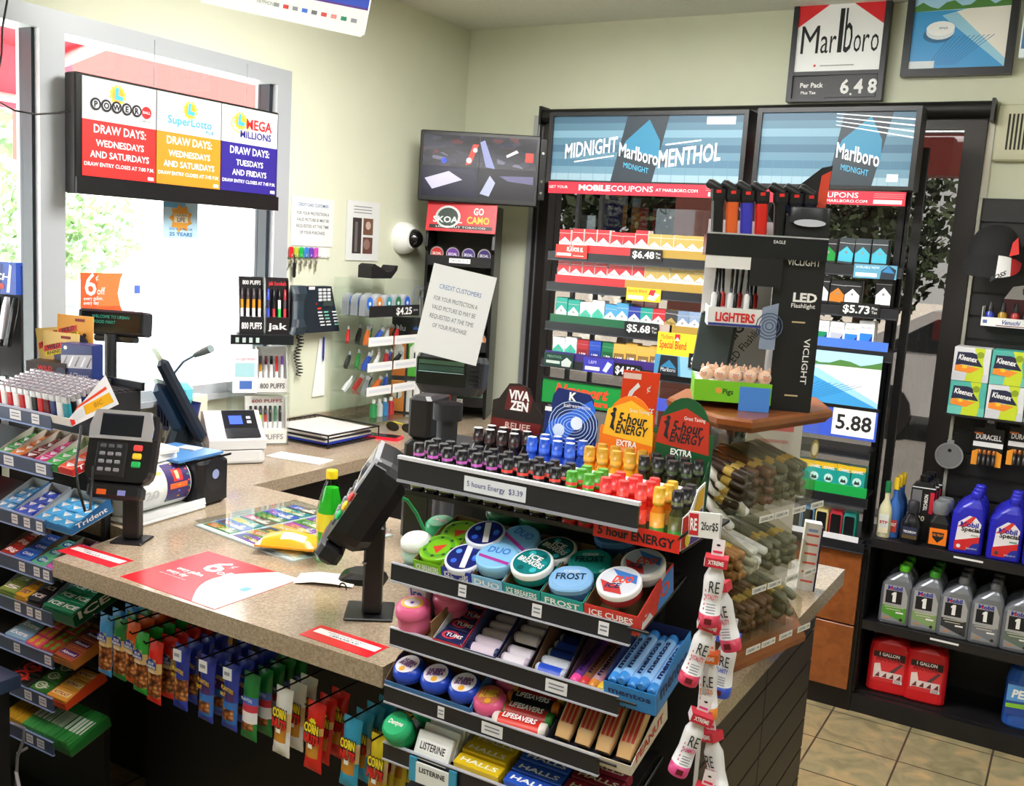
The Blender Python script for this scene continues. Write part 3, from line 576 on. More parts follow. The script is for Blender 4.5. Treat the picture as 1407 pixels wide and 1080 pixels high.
for i, (c, nme) in enumerate(cols5):
    for r in range(3):
        if r and i > 2: continue
        p = AM @ V((.04 + i * .064, -D_ + .03 + r * .045, .466)); t = thing('round_tin', f'{nme} round-topped blister case, {ORD[r]} row of the acrylic stand', 'novelty', tuple(p), 90)
        mb = MB(); mb.prism([(-.03, 0), (.03, 0), (.03, .055)] + [(.03 * math.cos(a), .055 + .03 * math.sin(a)) for a in [k * PI / 8 for k in range(1, 8)]] + [(-.03, .055)], 0, .03, m('a9adb4', .3), 'y'); mb.build('blister', t)
        mb = MB(); mb.disc(0, .052, .02, -.001, m(c, .4), 14, .026); mb.disc(0, .05, .008, -.0016, m('d8e4ea', .4), 10); mb.build('insert', t)
for lv, z in enumerate((.246, .351, .146)):
    for i in range(9 if lv < 2 else 6):
        c, nme = [('15161a', 'black'), ('c8252c', 'red'), ('e8e8ea', 'white'), ('2a4fb8', 'blue'), ('d86a28', 'orange'), ('8d9096', 'grey'), ('2f9a48', 'green')][(i * 3 + lv) % 7]
        p = AM @ V((.03 + (i % 9) * .034, -.06 - .07 * (i % 2), z + .015)); mb = MB(rot(random.uniform(-40, 40), 'Z') @ rot(random.uniform(10, 50), 'Y'))
        mb.loft([(rrect(.02, .014, .005), -.02), (rrect(.024, .018, .007), .01), (rrect(.016, .012, .004), .04), (rrect(.022, .008, .003), .055)], [m(c, .35), m(c, .35), m('c9ccd2', .3, .6)])
        one(mb, 'novelty_keychain', f'{nme} toy keychain, {ORD[i]} from left on the {["lower", "middle", "bottom"][lv]} acrylic shelf', 'keychain', tuple(p), 90)
for i, c in enumerate(('2f9a58', 'e8e8e8', '3a8fd0', 'd03038')):
    p = AM @ V((.17 + i * .04, -.1, .0245)); mb = MB(); mb.lathe([(.016, 0), (.016, .05), (.008, .06), (.008, .075)], [m(c, .3), m(c, .3), m('eeeeee', .4)], 12)
    one(mb, 'small_bottle', f'{["green", "white", "blue", "red"][i]} little bottle in the bottom of the acrylic stand', 'bottle', tuple(p))
# black cradle on top of acrylic stand
cr = MB(); cr.prism([(0, .0), (.135, .0), (.175, .035), (.18, .055), (.165, .055), (.14, .03), (.1, .028), (.075, .04), (.02, .06), (0, .05)], -.035, .035, m('111114', .5), 'y'); one(cr, 'black_cradle', 'black curved plastic cradle on top of the acrylic stand', 'cradle', tuple(AM @ V((.1, -.08, H_ + .001))), 90)
# black cigarette-pack style tins rack in the corner
gr = thing('snuff_rack', 'tall black snuff can rack with red header in the corner', 'rack', (-2.46, 3.74, ZC), 24)
mb = MB(); GH = .93
mb.prism([(0, 0), (-.02, .0), (-.02, .74), (-.045, .76), (-.03, .82), (0, .95), (.2, .95), (.2, 0)][::-1], -.155, -.143, BLK, 'x'); mb.prism([(0, 0), (-.02, .0), (-.02, .74), (-.045, .76), (-.03, .82), (0, .95), (.2, .95), (.2, 0)][::-1], .143, .155, BLK, 'x')
mb.box(-.143, .18, 0, .143, .2, .94, m('54544c', .6)); mb.build('body', gr)
mb = MB(TR((0, -.048, .835)) @ rot(-14, 'X')); mb.box(-.155, 0, -.005, .155, .006, .125, m('c8202a', .35)); mb.text('GO', .075, .075, .03, WHT, -.0008, bold=.05, w=.045); mb.text('CAMO', .075, .035, .03, m('e8c83a'), -.0008, bold=.05, w=.1)
mb.disc(-.06, .06, .055, -.0008, m('2c3a34', .3), 20, .05); mb.ring(-.06, .06, .046, .056, -.0012, m('b9c0bc', .3, .6), 20, .9); mb.text('SKOAL', -.06, .035, .026, m('dfe6e2', .3), -.0016, w=.13, bold=.05); mb.box(-.14, -.001, .008, .14, 0, .024, BLK); mb.text('LONG CUT TOBACCO', 0, .012, .008, WHT, -.0014, w=.22); mb.build('header', gr)
GM = MX.Translation((-2.46, 3.74, ZC)) @ rot(24, 'Z'); cc = [('c8302c', 'red'), ('6a3a9a', 'purple'), ('4a3a8a', 'violet'), ('3a2a6a', 'dark violet')]
for r in range(6):
    z = .70 - r * .125
    mb = MB(); mb.box(-.143, -.025, z - .012, .143, .16, z - .004, BLK); mb.box(-.143, -.032, z - .02, .143, -.022, z + .024, m('1b1b1e', .4)); nametag(mb, -.045, z - .006, .05, z + .014, -.0325, 'SKOAL 5.19'); mb.build('shelf', gr)
    for i in range(4):
        if r > 0 and i < 2: continue
        c, nme = cc[i] if r == 0 else [('7fae3a', 'green'), ('3a6fd8', 'blue'), ('d07a2a', 'orange'), ('5a3a9a', 'violet'), ('2f8a48', 'dark green')][r - 1] if i > 1 else cc[i]
        p = GM @ V((-.107 + i * .071, -.005, z + .032)); t = thing('snuff_can', f'{nme} lidded snuff can, {ORD[i]} from left on {ORD[r]} shelf of corner rack', 'can', tuple(p), 24)
        mb = MB(TR((0, .018, 0)) @ rot(90, 'X')); mb.lathe([(.033, -.012), (.035, -.01), (.035, .012), (.033, .014)], m('1c1a1a', .3), 18); mb.build('can', t)
        mb = MB(); mb.disc(0, 0, .03, .0033, m('b9b2b4', .3, .4), 18); mb.disc(0, 0, .026, .0028, m(c, .4), 18); mb.text('SKOAL', 0, -.006, .012, WHT, .0024, w=.04, bold=.03); mb.build('lid_label', t)
# cigar sleeve tray under rack lid
for i, (c, lab) in enumerate((('5a2a6a', 'purple packet box on white tray beside the corner rack'), ('b02a34', 'red packet box on white tray beside the corner rack'))):
    mb = MB(); mb.box(-.03, 0, 0, .03, .03, .07, m(c, .5)); mb.quad(-.025, .01, .025, .05, -.0006, m('d8c8a0', .6)); mb.text('SWISHER', 0, .025, .01, WHT, -.001, w=.045); one(mb, 'packet_box', lab, 'box', (-2.37 + i * .065, 3.60, ZC + .21), 22)
mb = MB(); mb.box(-.075, 0, 0, .075, .05, .05, WHT); 
for x in (-.035, .035): mb.disc(x, .03, .02, -.0006, m('3a2a5a'), 12, .01)
one(mb, 'white_tray', 'white card tray with oval logos beside the corner rack', 'tray', (-2.34, 3.6, ZC + .16), 22)
# blu e-cig display + pencil cup
bd = thing('hanging_display', 'black header display with orange and green hanging packs', 'display', (-2.58, 3.585, ZC), 28)
mb = MB(); mb.box(-.1, .02, .0, .2, .035, .44, m('4a4a50', .5)); mb.box(-.1, -.01, .36, .2, .035, .445, m('141418', .4)); mb.text('blu', -.06, .385, .025, m('d8dadd'), -.0106, bold=.03); mb.text('electronic cigarettes', .08, .393, .015, m('2a6fd0'), -.0106, w=.17, bold=.02); mb.build('board', bd)
BM = MX.Translation((-2.58, 3.585, ZC)) @ rot(28, 'Z')
for r in range(2):
    for i in range(4):
        c, nme = (('d8762a', 'orange'), ('4fae3a', 'green'), ('3f9a38', 'dark green'), ('d8762a', 'amber'))[i] if r == 0 else (('e08a3a', 'orange'), ('e0e0e0', 'white'), ('d8e0d0', 'pale green'), ('c84a2a', 'rust'))[i]
        p = BM @ V((-.065 + i * .07, .003, .18 if r == 0 else .02)); t = thing('hanging_pack', f'{nme} blister pack, {ORD[i]} from left in the {["upper", "lower"][r]} row of the black header display', 'pack', tuple(p), 28)
        mb = MB(); mb.cbox(-.03, 0, 0, .03, .01, .165 if r == 0 else .14, m(c, .5), .003); mb.build('card', t)
        mb = MB(); mb.poly([(-.022, .05), (.022, .05), (.022, .13), (0, .155), (-.022, .13)], -.0008, m('e9e6e0', .4)) if r == 0 else mb.disc(0, .08, .022, -.0008, m('e9e6e0', .4), 14); mb.box(-.003, -.003, .06, .003, -.0009, .11, m('2a2a2a', .4)); mb.build('label', t)
pc = thing('pencil_cup', 'dark pencil cup behind the black header display', 'cup', tuple(V(P(588, 440, y=3.70))), 0)
mb = MB(); mb.lathe([(.04, -.12), (.042, 0), (.038, 0), (.036, -.1)], m('2c2c30', .5), 14); mb.box(-.03, -.03, -.43, .03, .03, -.12, m('2a2a2e', .6)); mb.build('body', pc)
for i, (c, nme, dx, dy, L) in enumerate((('e0531f', 'orange', .03, 0, .13), ('c02a34', 'crimson', .05, .01, .12), ('d8b42a', 'yellow', .055, .02, .13), ('2fae4a', 'green', .06, 0, .1), ('8a8f98', 'grey', .08, -.01, .1), ('b98a3a', 'tan', -.01, .01, .14))):
    q = pc.location; mb = MB(); mb.tube([(0, 0, -.06), (dx * .5, dy, L * .5), (dx, dy, L)], [.004, .004, .003], m(c, .4), 6); one(mb, 'pen', f'{nme} pen standing in the dark pencil cup', 'pen', (q.x - .025 + i * .011, q.y, q.z))
sc = thing('scissors', 'scissors with grey handles standing in the pencil cup', 'scissors', (pc.location.x - .03, pc.location.y - .01, pc.location.z))
mb = MB(); mb.tube([(0, 0, -.08), (-.01, 0, .09)], .004, SILV, 6); mb.build('blade', sc)
for dx in (-.03, .005):
    mb = MB(TR((dx, 0, .12))); mb.ring(0, 0, .014, .022, 0, m('7a7f8c', .4), 14, 1.4); mb.build('handle', sc)
# blue plastic basket with bag
bk = thing('basket', 'navy slotted plastic basket holding a teal bag under the window', 'basket', (-2.635, 2.32, ZC)); bk.scale = (.75, .75, .8)
mb = MB(); NV = m('1c2a66', .4); mb.loft([(rrect(.13, .10, .02), .12), (rrect(.17, .13, .02), .24)], NV, cap=False); mb.loft([(rrect(.13, .1, .02), .12), (rrect(.128, .098, .02), .125)], NV); mb.loft([(rrect(.1, .08, .02), .0), (rrect(.1, .08, .02), .12)], m('b7b0a2', .6))
for k in range(8): mb.box(-.07 + k * .019, -.064, .14, -.06 + k * .019, -.05, .225, m('0f1a44', .5))
mb.build('body', bk)
mb = MB(); mb.lathe([(.03, .18), (.05, .235), (.05, .27), (.03, .29), (.01, .285)], m('6fcfe0', .3), 9, sy=.7, smooth=False); one(mb, 'plastic_bag', 'teal plastic bag stuffed in the navy basket', 'bag', (-2.635, 2.32, ZC - .03), 20)
mb = MB(); mb.box(0, -.04, 0, .05, .04, .2, m('e6dfc8', .6)); one(mb, 'cream_box', 'cream narrow box standing beside the navy basket', 'box', (-2.7, 2.42, ZC), 10)
# POS touch screen, microphone
ps = thing('register_screen', 'dark tilted touch screen register seen edge-on by the window', 'register', (-2.42, 2.15, ZC), 144); ps.scale = (1.15, 1.15, 1.22)
mb = MB(); SB = m('1d2632', .3); mb.loft([(rrect(.15, .17, .05), 0), (rrect(.145, .165, .05), .02), (rrect(.11, .11, .04), .075), (rrect(.08, .06, .03), .14)], SB); mb.build('base', ps)
mb = MB(TR((0, -.02, .14)) @ rot(-28, 'X')); mb.cbox(-.14, -.02, -.03, .14, .012, .2, SB, .01); mb.cbox(-.06, .012, 0, .06, .05, .14, m('33506e', .35), .015); mb.build('monitor', ps)
mb = MB(TR((0, -.02, .14)) @ rot(-28, 'X')); mb.quad(-.125, -.01, .125, .185, -.0206, m('10151c', .1)); mb.build('screen', ps)
mb = MB(TR((.075, .01, .14)) @ rot(90, 'Y')); mb.lathe([(.018, -.006), (.018, .008)], m('8f969c', .3, .6), 14); mb.build('hinge_knob', ps)
mc = thing('microphone', 'gooseneck microphone rising from behind the register screen', 'microphone', tuple(P(238, 555, y=2.2)))
q = V(mc.location); pts = [P(230, 545, y=2.2) - q, P(240, 512, y=2.2) - q, P(252, 497, y=2.2) - q, P(268, 488, y=2.2) - q, P(280, 483, y=2.2) - q]
mb = MB(); mb.tube([V((0, 0, -.16))] + pts, .004, m('6f8fb0', .4), 7); mb.build('gooseneck', mc)
mb = MB(); mb.tube([P(268, 488, y=2.2) - q, P(280, 483, y=2.2) - q, P(290, 479, y=2.2) - q], [.008, .012, .013], m('7b8a8c', .6), 10); mb.build('head', mc)
# lottery terminal with ticket roll
lt = thing('lottery_terminal', 'black and blue lottery ticket terminal with white drum front', 'terminal', (-2.075, 1.70, ZC), 95)
mb = MB(); mb.cbox(.225, 0, 0, .345, .2, .135, m('121419', .35), .012); mb.box(.0, .1, 0, .225, .145, .13, m('2a3038', .4)); mb.disc(.285, .09, .042, -.0008, m('1d2026', .3), 20, .05); mb.disc(.285, .09, .014, -.0014, m('8f9cc8', .3), 14); mb.build('body', lt)
mb = MB(); mb.prism([(.14, .1355), (.35, .1355), (.35, .142), (.14, .142)], -.0, .0, BLK, 'y'); mb.box(.17, .03, .135, .35, .215, .142, m('4f86c0', .35)); mb.build('lid', lt)
DW = m('e4e4e0', .35); mb = MB(TR((0, .09, .075)) @ rot(90, 'Y')); mb.lathe([(.062, .005), (.066, .01), (.066, .215), (.062, .22)], DW, 28); mb.build('ticket_drum', lt)
mb = MB(TR((0, .09, .075))); TK = m('3d2a66', .5)
def drum(mb, u0, u1, a0, a1, mat, R):
    n = 8; vs_ = []
    for i in range(n + 1):
        a = math.radians(a0 + (a1 - a0) * i / n); vs_ += [(u0, -R * math.cos(a), R * math.sin(a)), (u1, -R * math.cos(a), R * math.sin(a))]
    mb.add(vs_, [(2 * i, 2 * i + 1, 2 * i + 3, 2 * i + 2) for i in range(n)], mat, True)
drum(mb, .125, .212, -38, 62, TK, .0665); drum(mb, .135, .2, -5, 8, m('e8662a', .5), .0668); drum(mb, .15, .185, 12, 42, m('d8342a', .5), .0668); drum(mb, .16, .172, 18, 38, m('f0dc9a', .5), .067)
for k in range(14): drum(mb, .13 + (k * 37 % 75) / 1000, .138 + (k * 37 % 75) / 1000, -35 + k * 7, -31 + k * 7, m(['3fa05a', 'd8a02a', 'd84a3a', '8a6fd0'][k % 4], .5), .0669)
mb.build('scratch_ticket', lt)
mb = MB(TR((0, .09, .075))); drum(mb, .01, .115, 36, 44, m('d8d860', .5), .0666); drum(mb, .015, .11, -40, 34, m('ececea', .6), .0665); mb.push(TR((0, -.067, 0))); mb.text('20', .07, -.02, .022, m('b9bcc0', .6), 0, w=.05, bold=.03); mb.pop(); mb.build('paper_ticket', lt)
mb = MB(); mb.cbox(-.01, -.01, 0, .24, .1, .012, m('e2e2de', .4), .004); mb.prism([(-.008, .012), (.02, .012), (.02, .022), (-.004, .03)], -.01, .24, m('d8dadc', .3), 'x'); mb.build('tear_tray', lt)
LM = MX.Translation((-2.075, 1.70, ZC)) @ rot(95, 'Z')
for k in range(5):
    mb = MB(rot(random.uniform(-10, 10), 'Z')); mb.box(-.07, -.04, 0, .07, .04, .006, m(['f4f4f2', 'eceae6', 'f7f7f7', 'f0eeea', 'fafafa'][k], .7)); one(mb, 'receipt_pad', ['white receipt pad lowest in the pile on the lottery terminal', 'white receipt pad second from bottom on the lottery terminal', 'white receipt pad in the middle of the pile on lottery terminal', 'white receipt pad second from top on the lottery terminal', 'white receipt pad topmost on the lottery terminal'][k], 'paper pad', tuple(LM @ V((.13, .1, .1425 + k * .0065))), 95)
mb = MB(); mb.box(-.02, -.03, 0, .02, .03, .004, m('d9d5d4')); one(mb, 'sticky_notes', 'pale sticky note pad on the blue terminal lid', 'note pad', tuple(LM @ V((.31, .12, .1425))), 100)
# ---------------------------------------------------------------- front counter
RS = m('e01f2c', .3)
def sticker(label, c0, c1, c2):
    a_, b_, c_ = P(*c0, z=ZC), P(*c1, z=ZC), P(*c2, z=ZC)
    w_, h = (b_ - a_).length, .065
    mb = MB(TOP); mb.box(0, -.0008, 0, w_, 0, h, RS); mb.quad(.01, .028, w_ - .006, .05, -.0012, WHT); mb.text('PLEASE HAVE ID READY', w_ / 2, .041, .0045, INK, -.0016, w=w_ * .55); mb.text('1.800.4.ASK.A.ID', w_ / 2, .031, .0065, INK, -.0016, w=w_ * .42, bold=.02)
    one(mb, 'counter_sticker', label, 'sticker', (a_.x, a_.y, ZC), math.degrees(math.atan2(b_.y - a_.y, b_.x - a_.x)))
sticker('red and white sticker at the left end of the front counter', (78, 757), (152, 780), (100, 746))
sticker('red and white sticker at the right corner of the front counter', (411, 872), (505, 904), (440, 857))
a_ = P(167, 795, z=ZC)
mb = MB(TOP); w_, h = .305, .25; mb.box(0, -.001, 0, w_, 0, h, m('e4232d', .28)); mb.poly([(w_, 0), (w_, h)] + [(w_ - .05 - .10 * math.sin(i * PI / 10) * .75 - .02, h * (1 - i / 10)) for i in range(11)], -.0013, m('f4f2f0', .28))
mb.text('6', .11, .15, .07, WHT, -.0016, w=.05, bold=.03); mb.text('¢', .138, .2, .02, WHT, -.0016); mb.text('off', .158, .15, .026, WHT, -.0016, w=.042, bold=.01); mb.text('every gallon,', .09, .115, .016, WHT, -.0016, w=.085, bold=.03); mb.text('every day', .075, .09, .016, WHT, -.0016, w=.065, bold=.03)
mb.text('with the fuel rewards card', .08, .075, .005, WHT, -.0016, w=.085); mb.quad(.235, .11, .255, .13, -.0018, m('d8d2e8')); mb.quad(.255, .11, .275, .135, -.0018, m('6fa8e8'))
one(mb, 'counter_mat', 'red glossy fuel discount mat with white arc lying on counter', 'mat', (-1.80, 1.425, ZC), -1.5)
# lottery tray under clear cover
ly = thing('lottery_tray', 'clear covered tray of colourful scratch tickets set in the counter', 'tray', (-1.98, 1.80, ZC), -8)
mb = MB(); W_, D_ = .40, .34; mb.box(0, 0, 0, W_, D_, .003, m('dfe8ea', .4))
for x0, y0, x1, y1 in ((0, 0, W_, .006), (0, D_ - .006, W_, D_), (0, .006, .006, D_ - .006), (W_ - .006, .006, W_, D_ - .006), (.135, .006, .139, D_ - .006), (.265, .006, .269, D_ - .006)): mb.box(x0, y0, .003, x1, y1, .014, ACR)
mb.build('tray', ly)
mb = MB(); mb.box(0, 0, .0142, W_, D_, .0165, glassy('tray_cover', '#f8fbfb', .06)); mb.build('cover', ly)
LYM = MX.Translation((-1.98, 1.80, ZC)) @ rot(-8, 'Z')
tc_ = ['3a8a3a', 'c83a3a', 'e8b83a', '4a6ad8', 'd86a2a', '8a4ab8', '2a9a9a', 'd84a8a', '9aba3a', '6a4a2a', 'e8e0c0', '30558a']
n_ = 0
for cx in range(3):
    for r in range(8):
        c, c2 = tc_[(cx * 5 + r * 3) % 12], tc_[(cx * 7 + r * 5 + 4) % 12]
        mb = MB(TOP); mb.box(0, -.0012, 0, .115, 0, .038, m(c, .4)); mb.quad(.006, .004, .05, .03, -.0014, m(c2, .4)); mb.quad(.06, .006, .108, .018, -.0014, m('f0ead8', .5)); mb.disc(.085, .027, .009, -.0014, m('f4f0e0', .5), 10); mb.text(['LUCKY', 'CASH', 'GOLD 7', 'BINGO'][(cx + r) % 4], .055, .009, .014, WHT if r % 2 else m('f0d83a', .5), -.0018, w=.06, bold=.05); mb.text(str([1, 2, 5, 10, 3][(cx * 2 + r) % 5]), .085, .0225, .009, INK, -.0018, bold=.03)
        p = LYM @ V((.011 + cx * .13, .02 + r * .039, .0035 + (r % 2) * .0008))
        one(mb, 'scratch_ticket', f'scratch ticket {ORD[r]} from the front in the {["left", "middle", "right"][cx]} lane of the clear tray', 'lottery ticket', tuple(p), -8 + random.uniform(-3, 3))
# yellow snack bag
mb = MB(); nx, ny = 10, 7; L, W_ = .15, .10; top_, bot = [], []
def hgt(i, k): return .026 * (math.sin(PI * i / nx) ** .45) * (math.sin(PI * k / ny) ** .5) + .003 * sweep(i * 3 + k)
vs_ = [(L * i / nx, W_ * k / ny, .004 + hgt(i, k)) for i in range(nx + 1) for k in range(ny + 1)]
fs = [(i * (ny + 1) + k, (i + 1) * (ny + 1) + k, (i + 1) * (ny + 1) + k + 1, i * (ny + 1) + k + 1) for i in range(nx) for k in range(ny)]
YL = m('f0a41c', .3); mats = []
for i in range(nx):
    for k in range(ny): mats.append(m('e9e4d4', .35) if (4 <= i <= 7 and 1 <= k <= 2) else m('e8e2d8', .3) if i < 1 else YL)
mb.add(vs_, fs, mats, True); mb.add([(x, y, .0) for x, y in ((0, 0), (L, 0), (L, W_), (0, W_))], [(3, 2, 1, 0)], YL)
mb.prism([(0, 0), (L, 0), (L, W_), (0, W_)], 0, .005, YL); mb.push(TOP @ TR((0, -.034, 0))); mb.pop()
one(mb, 'snack_bag', 'yellow snack bag lying on the corner of the ticket tray', 'bag', (-1.70, 1.735, ZC + .018), 24)
# green soda bottle
sb = thing('soda_bottle', 'green soda bottle with yellow cap standing behind the right card reader', 'bottle', tuple(P(452, 768, z=ZC)))
mb = MB(); mb.lathe([(.024, 0), (.03, .006), (.032, .03), (.0315, .05), (.033, .055), (.033, .12), (.031, .14), (.018, .185), (.013, .195), (.013, .205)], glassy('green_plastic', '#8fe08a', .08), 18); mb.build('body', sb)
mb = MB(); mb.lathe([(.0315, .001), (.0305, .05), (.0315, .12), (.017, .18)], m('7ff08a', .2), 18); mb.build('contents', sb)
mb = MB(); mb.lathe([(.0335, .075), (.0335, .12)], m('e8e02a', .3), 18); mb.build('label', sb)
mb = MB(); mb.lathe([(.0145, .203), (.0145, .22), (.013, .223)], m('f2d81c', .35), 14); mb.build('cap', sb)
# card readers on stands
def reader(label, loc, rz, tilt, poleh, h0, lean=0):
    t = thing('card_reader', label, 'card reader', loc, rz)
    mb = MB(); BK = m('131317', .35)
    mb.cbox(-.05, -.035, 0, .05, .06, .006, BK, .002); mb.cbox(-.026, -.002, .006, .026, .036, poleh, BK, .004); mb.lathe([(.005, 0), (.005, .004)], SILV, 8, c=(.027, 0, poleh * .6)); mb.build('stand', t)
    B = TR((-.022 if rz > 0 else 0, .0, h0)) @ rot(tilt, 'X')
    mb = MB(B @ rot(90, 'X')); mb.loft([(rrect(.175, .165, .03), -.05), (rrect(.2, .19, .035), -.03), (rrect(.206, .195, .035), .0), (rrect(.2, .19, .03), .026)], BK); mb.build('body', t)
    mb = MB(B); mb.prism([(-.098, .015), (.098, .015), (.1, .05), (.085, .093), (-.085, .093), (-.1, .05)], -.034, -.02, m('c3c3cb', .3, .4), 'y'); mb.build('bezel', t)
    mb = MB(B); mb.quad(-.065, .024, .065, .083, -.0345, m('1c2028', .08)); mb.poly([(-.065, .083), (.065, .083), (.06, .079), (-.06, .079)], -.0348, m('34344a', .2)); mb.build('screen', t)
    mb = MB(B); mb.cbox(-.07, -.03, -.085, .025, -.022, .008, m('26262a', .3), .003); kp = mb.build('keypad_panel', t)
    for r in range(4):
        for c in range(3):
            mb = MB(B); mb.cbox(-.058 + c * .025, -.034, -.008 - r * .021, -.04 + c * .025, -.029, .002 - r * .021, m('8d8f98' if r else '5a5c64', .4), .002); mb.build('key', kp)
    for k, c in enumerate(('e04a4a', 'f0c832', '22b05c')):
        mb = MB(B); mb.cbox(.045, -.034, -.012 - k * .022, .073, -.026, .004 - k * .022 + (0 if k < 2 else .0), m(c, .4, emit=.15), .003); mb.build('colour_key', kp)
    mb = MB(B); mb.box(.09, -.03, .02, .1035, -.005, .085, m('1c1c22', .25)); mb.quad(.092, .028, .1, .038, -.0305, m('3a6af0', .3, emit=.6)); mb.build('swipe_slot', t)
    mb = MB(B); mb.cbox(-.085, -.028, -.14, .085, .02, -.1, m('1a1a1e', .35), .008); mb.quad(-.05, -.132, -.02, -.118, -.0285, m('e8601c', .4)); mb.quad(.015, -.132, .04, -.118, -.0285, m('8a8fd8', .4)); mb.build('card_slot', t)
    t.scale = (1.06, 1.06, 1.02) if rz < 0 else (.80, .80, .93)
    return t
reader('black and silver card reader facing out at the left of the counter', (-1.99, 1.605, ZC), 26, -22, .19, .255)
reader('black card reader on a pole turned sideways at the counter corner', (-1.25, 1.60, ZC), -56, -30, .19, .25)
mb = MB(); mb.tube([P(112, 585, x=-2.06), P(110, 600, x=-2.05), P(104, 640, x=-2.03), P(108, 672, x=-2.0), P(117, 703, x=-1.98), P(124, 700, x=-1.98), P(127, 660, x=-1.99), P(128, 640, x=-2.0)], .0032, BLK, 6); one(mb, 'reader_cable', 'thin black cable looping beside the left card reader', 'cable')
# green network cable and plug
gc_ = thing('network_cable', 'green cable with grey plug behind the right card reader', 'cable')
pts = [P(548, 682, y=1.72), P(560, 688, y=1.74), P(572, 705, y=1.76), P(580, 722, y=1.77), P(592, 742, y=1.78), P(608, 762, y=1.76)]
mb = MB(); mb.tube(pts, .004, m('1fa05a', .4), 7); mb.build('cable', gc_)
mb = MB(); mb.tube([P(528, 684, y=1.71), P(544, 680, y=1.72)], .009, m('5a6a86', .3), 6); mb.build('plug', gc_)
mb = MB(); mb.tube([P(444, 640, y=1.7) + V((0, .2, 0)), P(497, 625, y=1.75), P(503, 640, y=1.75), P(495, 650, y=1.73)], .003, BLK, 6)
# receipt holder
mb = MB(); mb.loft([(rrect(.11, .09, .02), 0), (rrect(.1, .08, .02), .012), (rrect(.06, .06, .02), .022)], m('161618', .35)); one(mb, 'black_dish', 'low black dish on the counter behind the right card reader', 'dish', (-1.38, 1.76, ZC), 25)
mb = MB(); vs_ = [(x * .045, y, .002 + .008 * math.sin(x * 1.1) ** 2) for x in range(4) for y in (0, .07)]; mb.add(vs_, [(2 * i, 2 * i + 2, 2 * i + 3, 2 * i + 1) for i in range(3)], m('f2ead8', .7), True); mb.add([(v[0], v[1], v[2] - .0006) for v in vs_], [(2 * i + 1, 2 * i + 3, 2 * i + 2, 2 * i) for i in range(3)], m('f2ead8', .7), True); one(mb, 'receipt', 'cream paper receipt curling on the counter beside the black dish', 'paper', (-1.48, 1.635, ZC), 28)
mb = MB(); mb.ring(0, 0, .008, .012, -.002, BLK, 14); mb.M = TOP; one(mb, 'binder_clip', 'small black ring clip lying by the black dish', 'clip', (-1.375, 1.685, ZC + .003))
# left customer pole display
pd = thing('customer_display', 'black customer pole display with green text by the window', 'pole display', (P(152, 447, y=2.0).x, 2.0, ZC + .17), 26); pd.scale = (.9, .9, 1)
h0 = P(152, 450, y=2.0).z - ZC - .17
mb = MB(); mb.lathe([(.02, -.17), (.02, h0 - .02)], DGR, 14); mb.cbox(-.07, -.02, -.17, .07, .1, -.02, DGR, .01); mb.build('pole', pd)
mb = MB(rot(-6, 'X')); mb.push(TR((0, 0, h0))); mb.cbox(-.118, -.03, -.025, .118, .035, .052, m('23252b', .4), .006); mb.cbox(-.065, -.02, -.045, .075, .03, -.024, m('23252b', .4), .004); mb.pop(); mb.build('head', pd)
mb = MB(rot(-6, 'X')); mb.push(TR((0, 0, h0))); mb.loft([(rrect(.21, .004, .002), -.012, 0, -.031), (rrect(.21, .006, .002), .044, 0, -.031)], m('15191d', .15)); GT = m('2f8f7a', .4, emit=.35); mb.text('WELCOME TO URBAN', -.0, .026, .009, GT, -.0345, w=.13); mb.text('FOOD MART', -.02, .01, .009, GT, -.0345, w=.075); mb.pop(); mb.build('screen', pd)
# second pole display with paper sign
p2 = thing('customer_display', 'dark grey pole display topped by a white paper sign', 'pole display', (-1.315, 1.98, ZC), 18); p2.scale = (.9, .9, 1)
mb = MB(); mb.lathe([(.085, 0), (.085, .01), (.03, .02), (.028, .36)], DGR, 18); mb.lathe([(.04, .36), (.04, .40)], DGR, 16); mb.build('pole', p2)
h0 = P(608, 515, y=1.95).z - ZC
mb = MB(); mb.push(TR((0, 0, h0)) @ rot(-6, 'X')); mb.loft([(rrect(.16, .06, .02), -.05), (rrect(.185, .085, .02), -.03), (rrect(.19, .09, .02), .03), (rrect(.18, .08, .02), .045)], m('2c3036', .4), c=(0, .02, 0)); 
for k in range(6): mb.box(.06, -.0262, -.022 + k * .01, .088, -.02, -.018 + k * .01, BLK)
mb.pop(); mb.build('head', p2)
mb = MB(); mb.push(TR((0, 0, h0)) @ rot(-6, 'X')); mb.prism([(-.085, -.028), (.05, -.028), (.05, .036), (-.085, .036)], -.0275, -.02, m('0d1210', .08), 'y'); mb.quad(-.08, .005, .045, .018, -.028, m('3c5a50', .2)); mb.quad(-.08, .02, .045, .03, -.028, m('4a6a55', .2)); mb.quad(-.08, .001, .045, .003, -.028, m('9ac0c0', .2)); mb.pop(); mb.build('screen', p2)
q = P(625, 433, y=1.93)
mb = MB(rot(9, 'Y') @ rot(-8, 'X')); mb.box(-.083, -.0015, -.108, .083, 0, .112, m('eceef0', .7)); PI_ = '6a6e7a'
mb.text('CREDIT CUSTOMERS', 0, .055, .011, m('5a82ba', .7), -.002, w=.11)
for k, s_ in enumerate(('FOR YOUR PROTECTION A', 'VALID PICTURE ID MAY BE', 'REQUESTED AT THE TIME', 'OF YOUR PURCHASE')): mb.text(s_, -.005, .025 - k * .022, .0105, m(PI_, .7), -.002, w=.115 if k < 3 else .09)
one(mb, 'paper_sign', 'bright white paper sign taped on top of the grey pole display', 'sign', tuple(q), 20).scale = (.92, 1, .95)
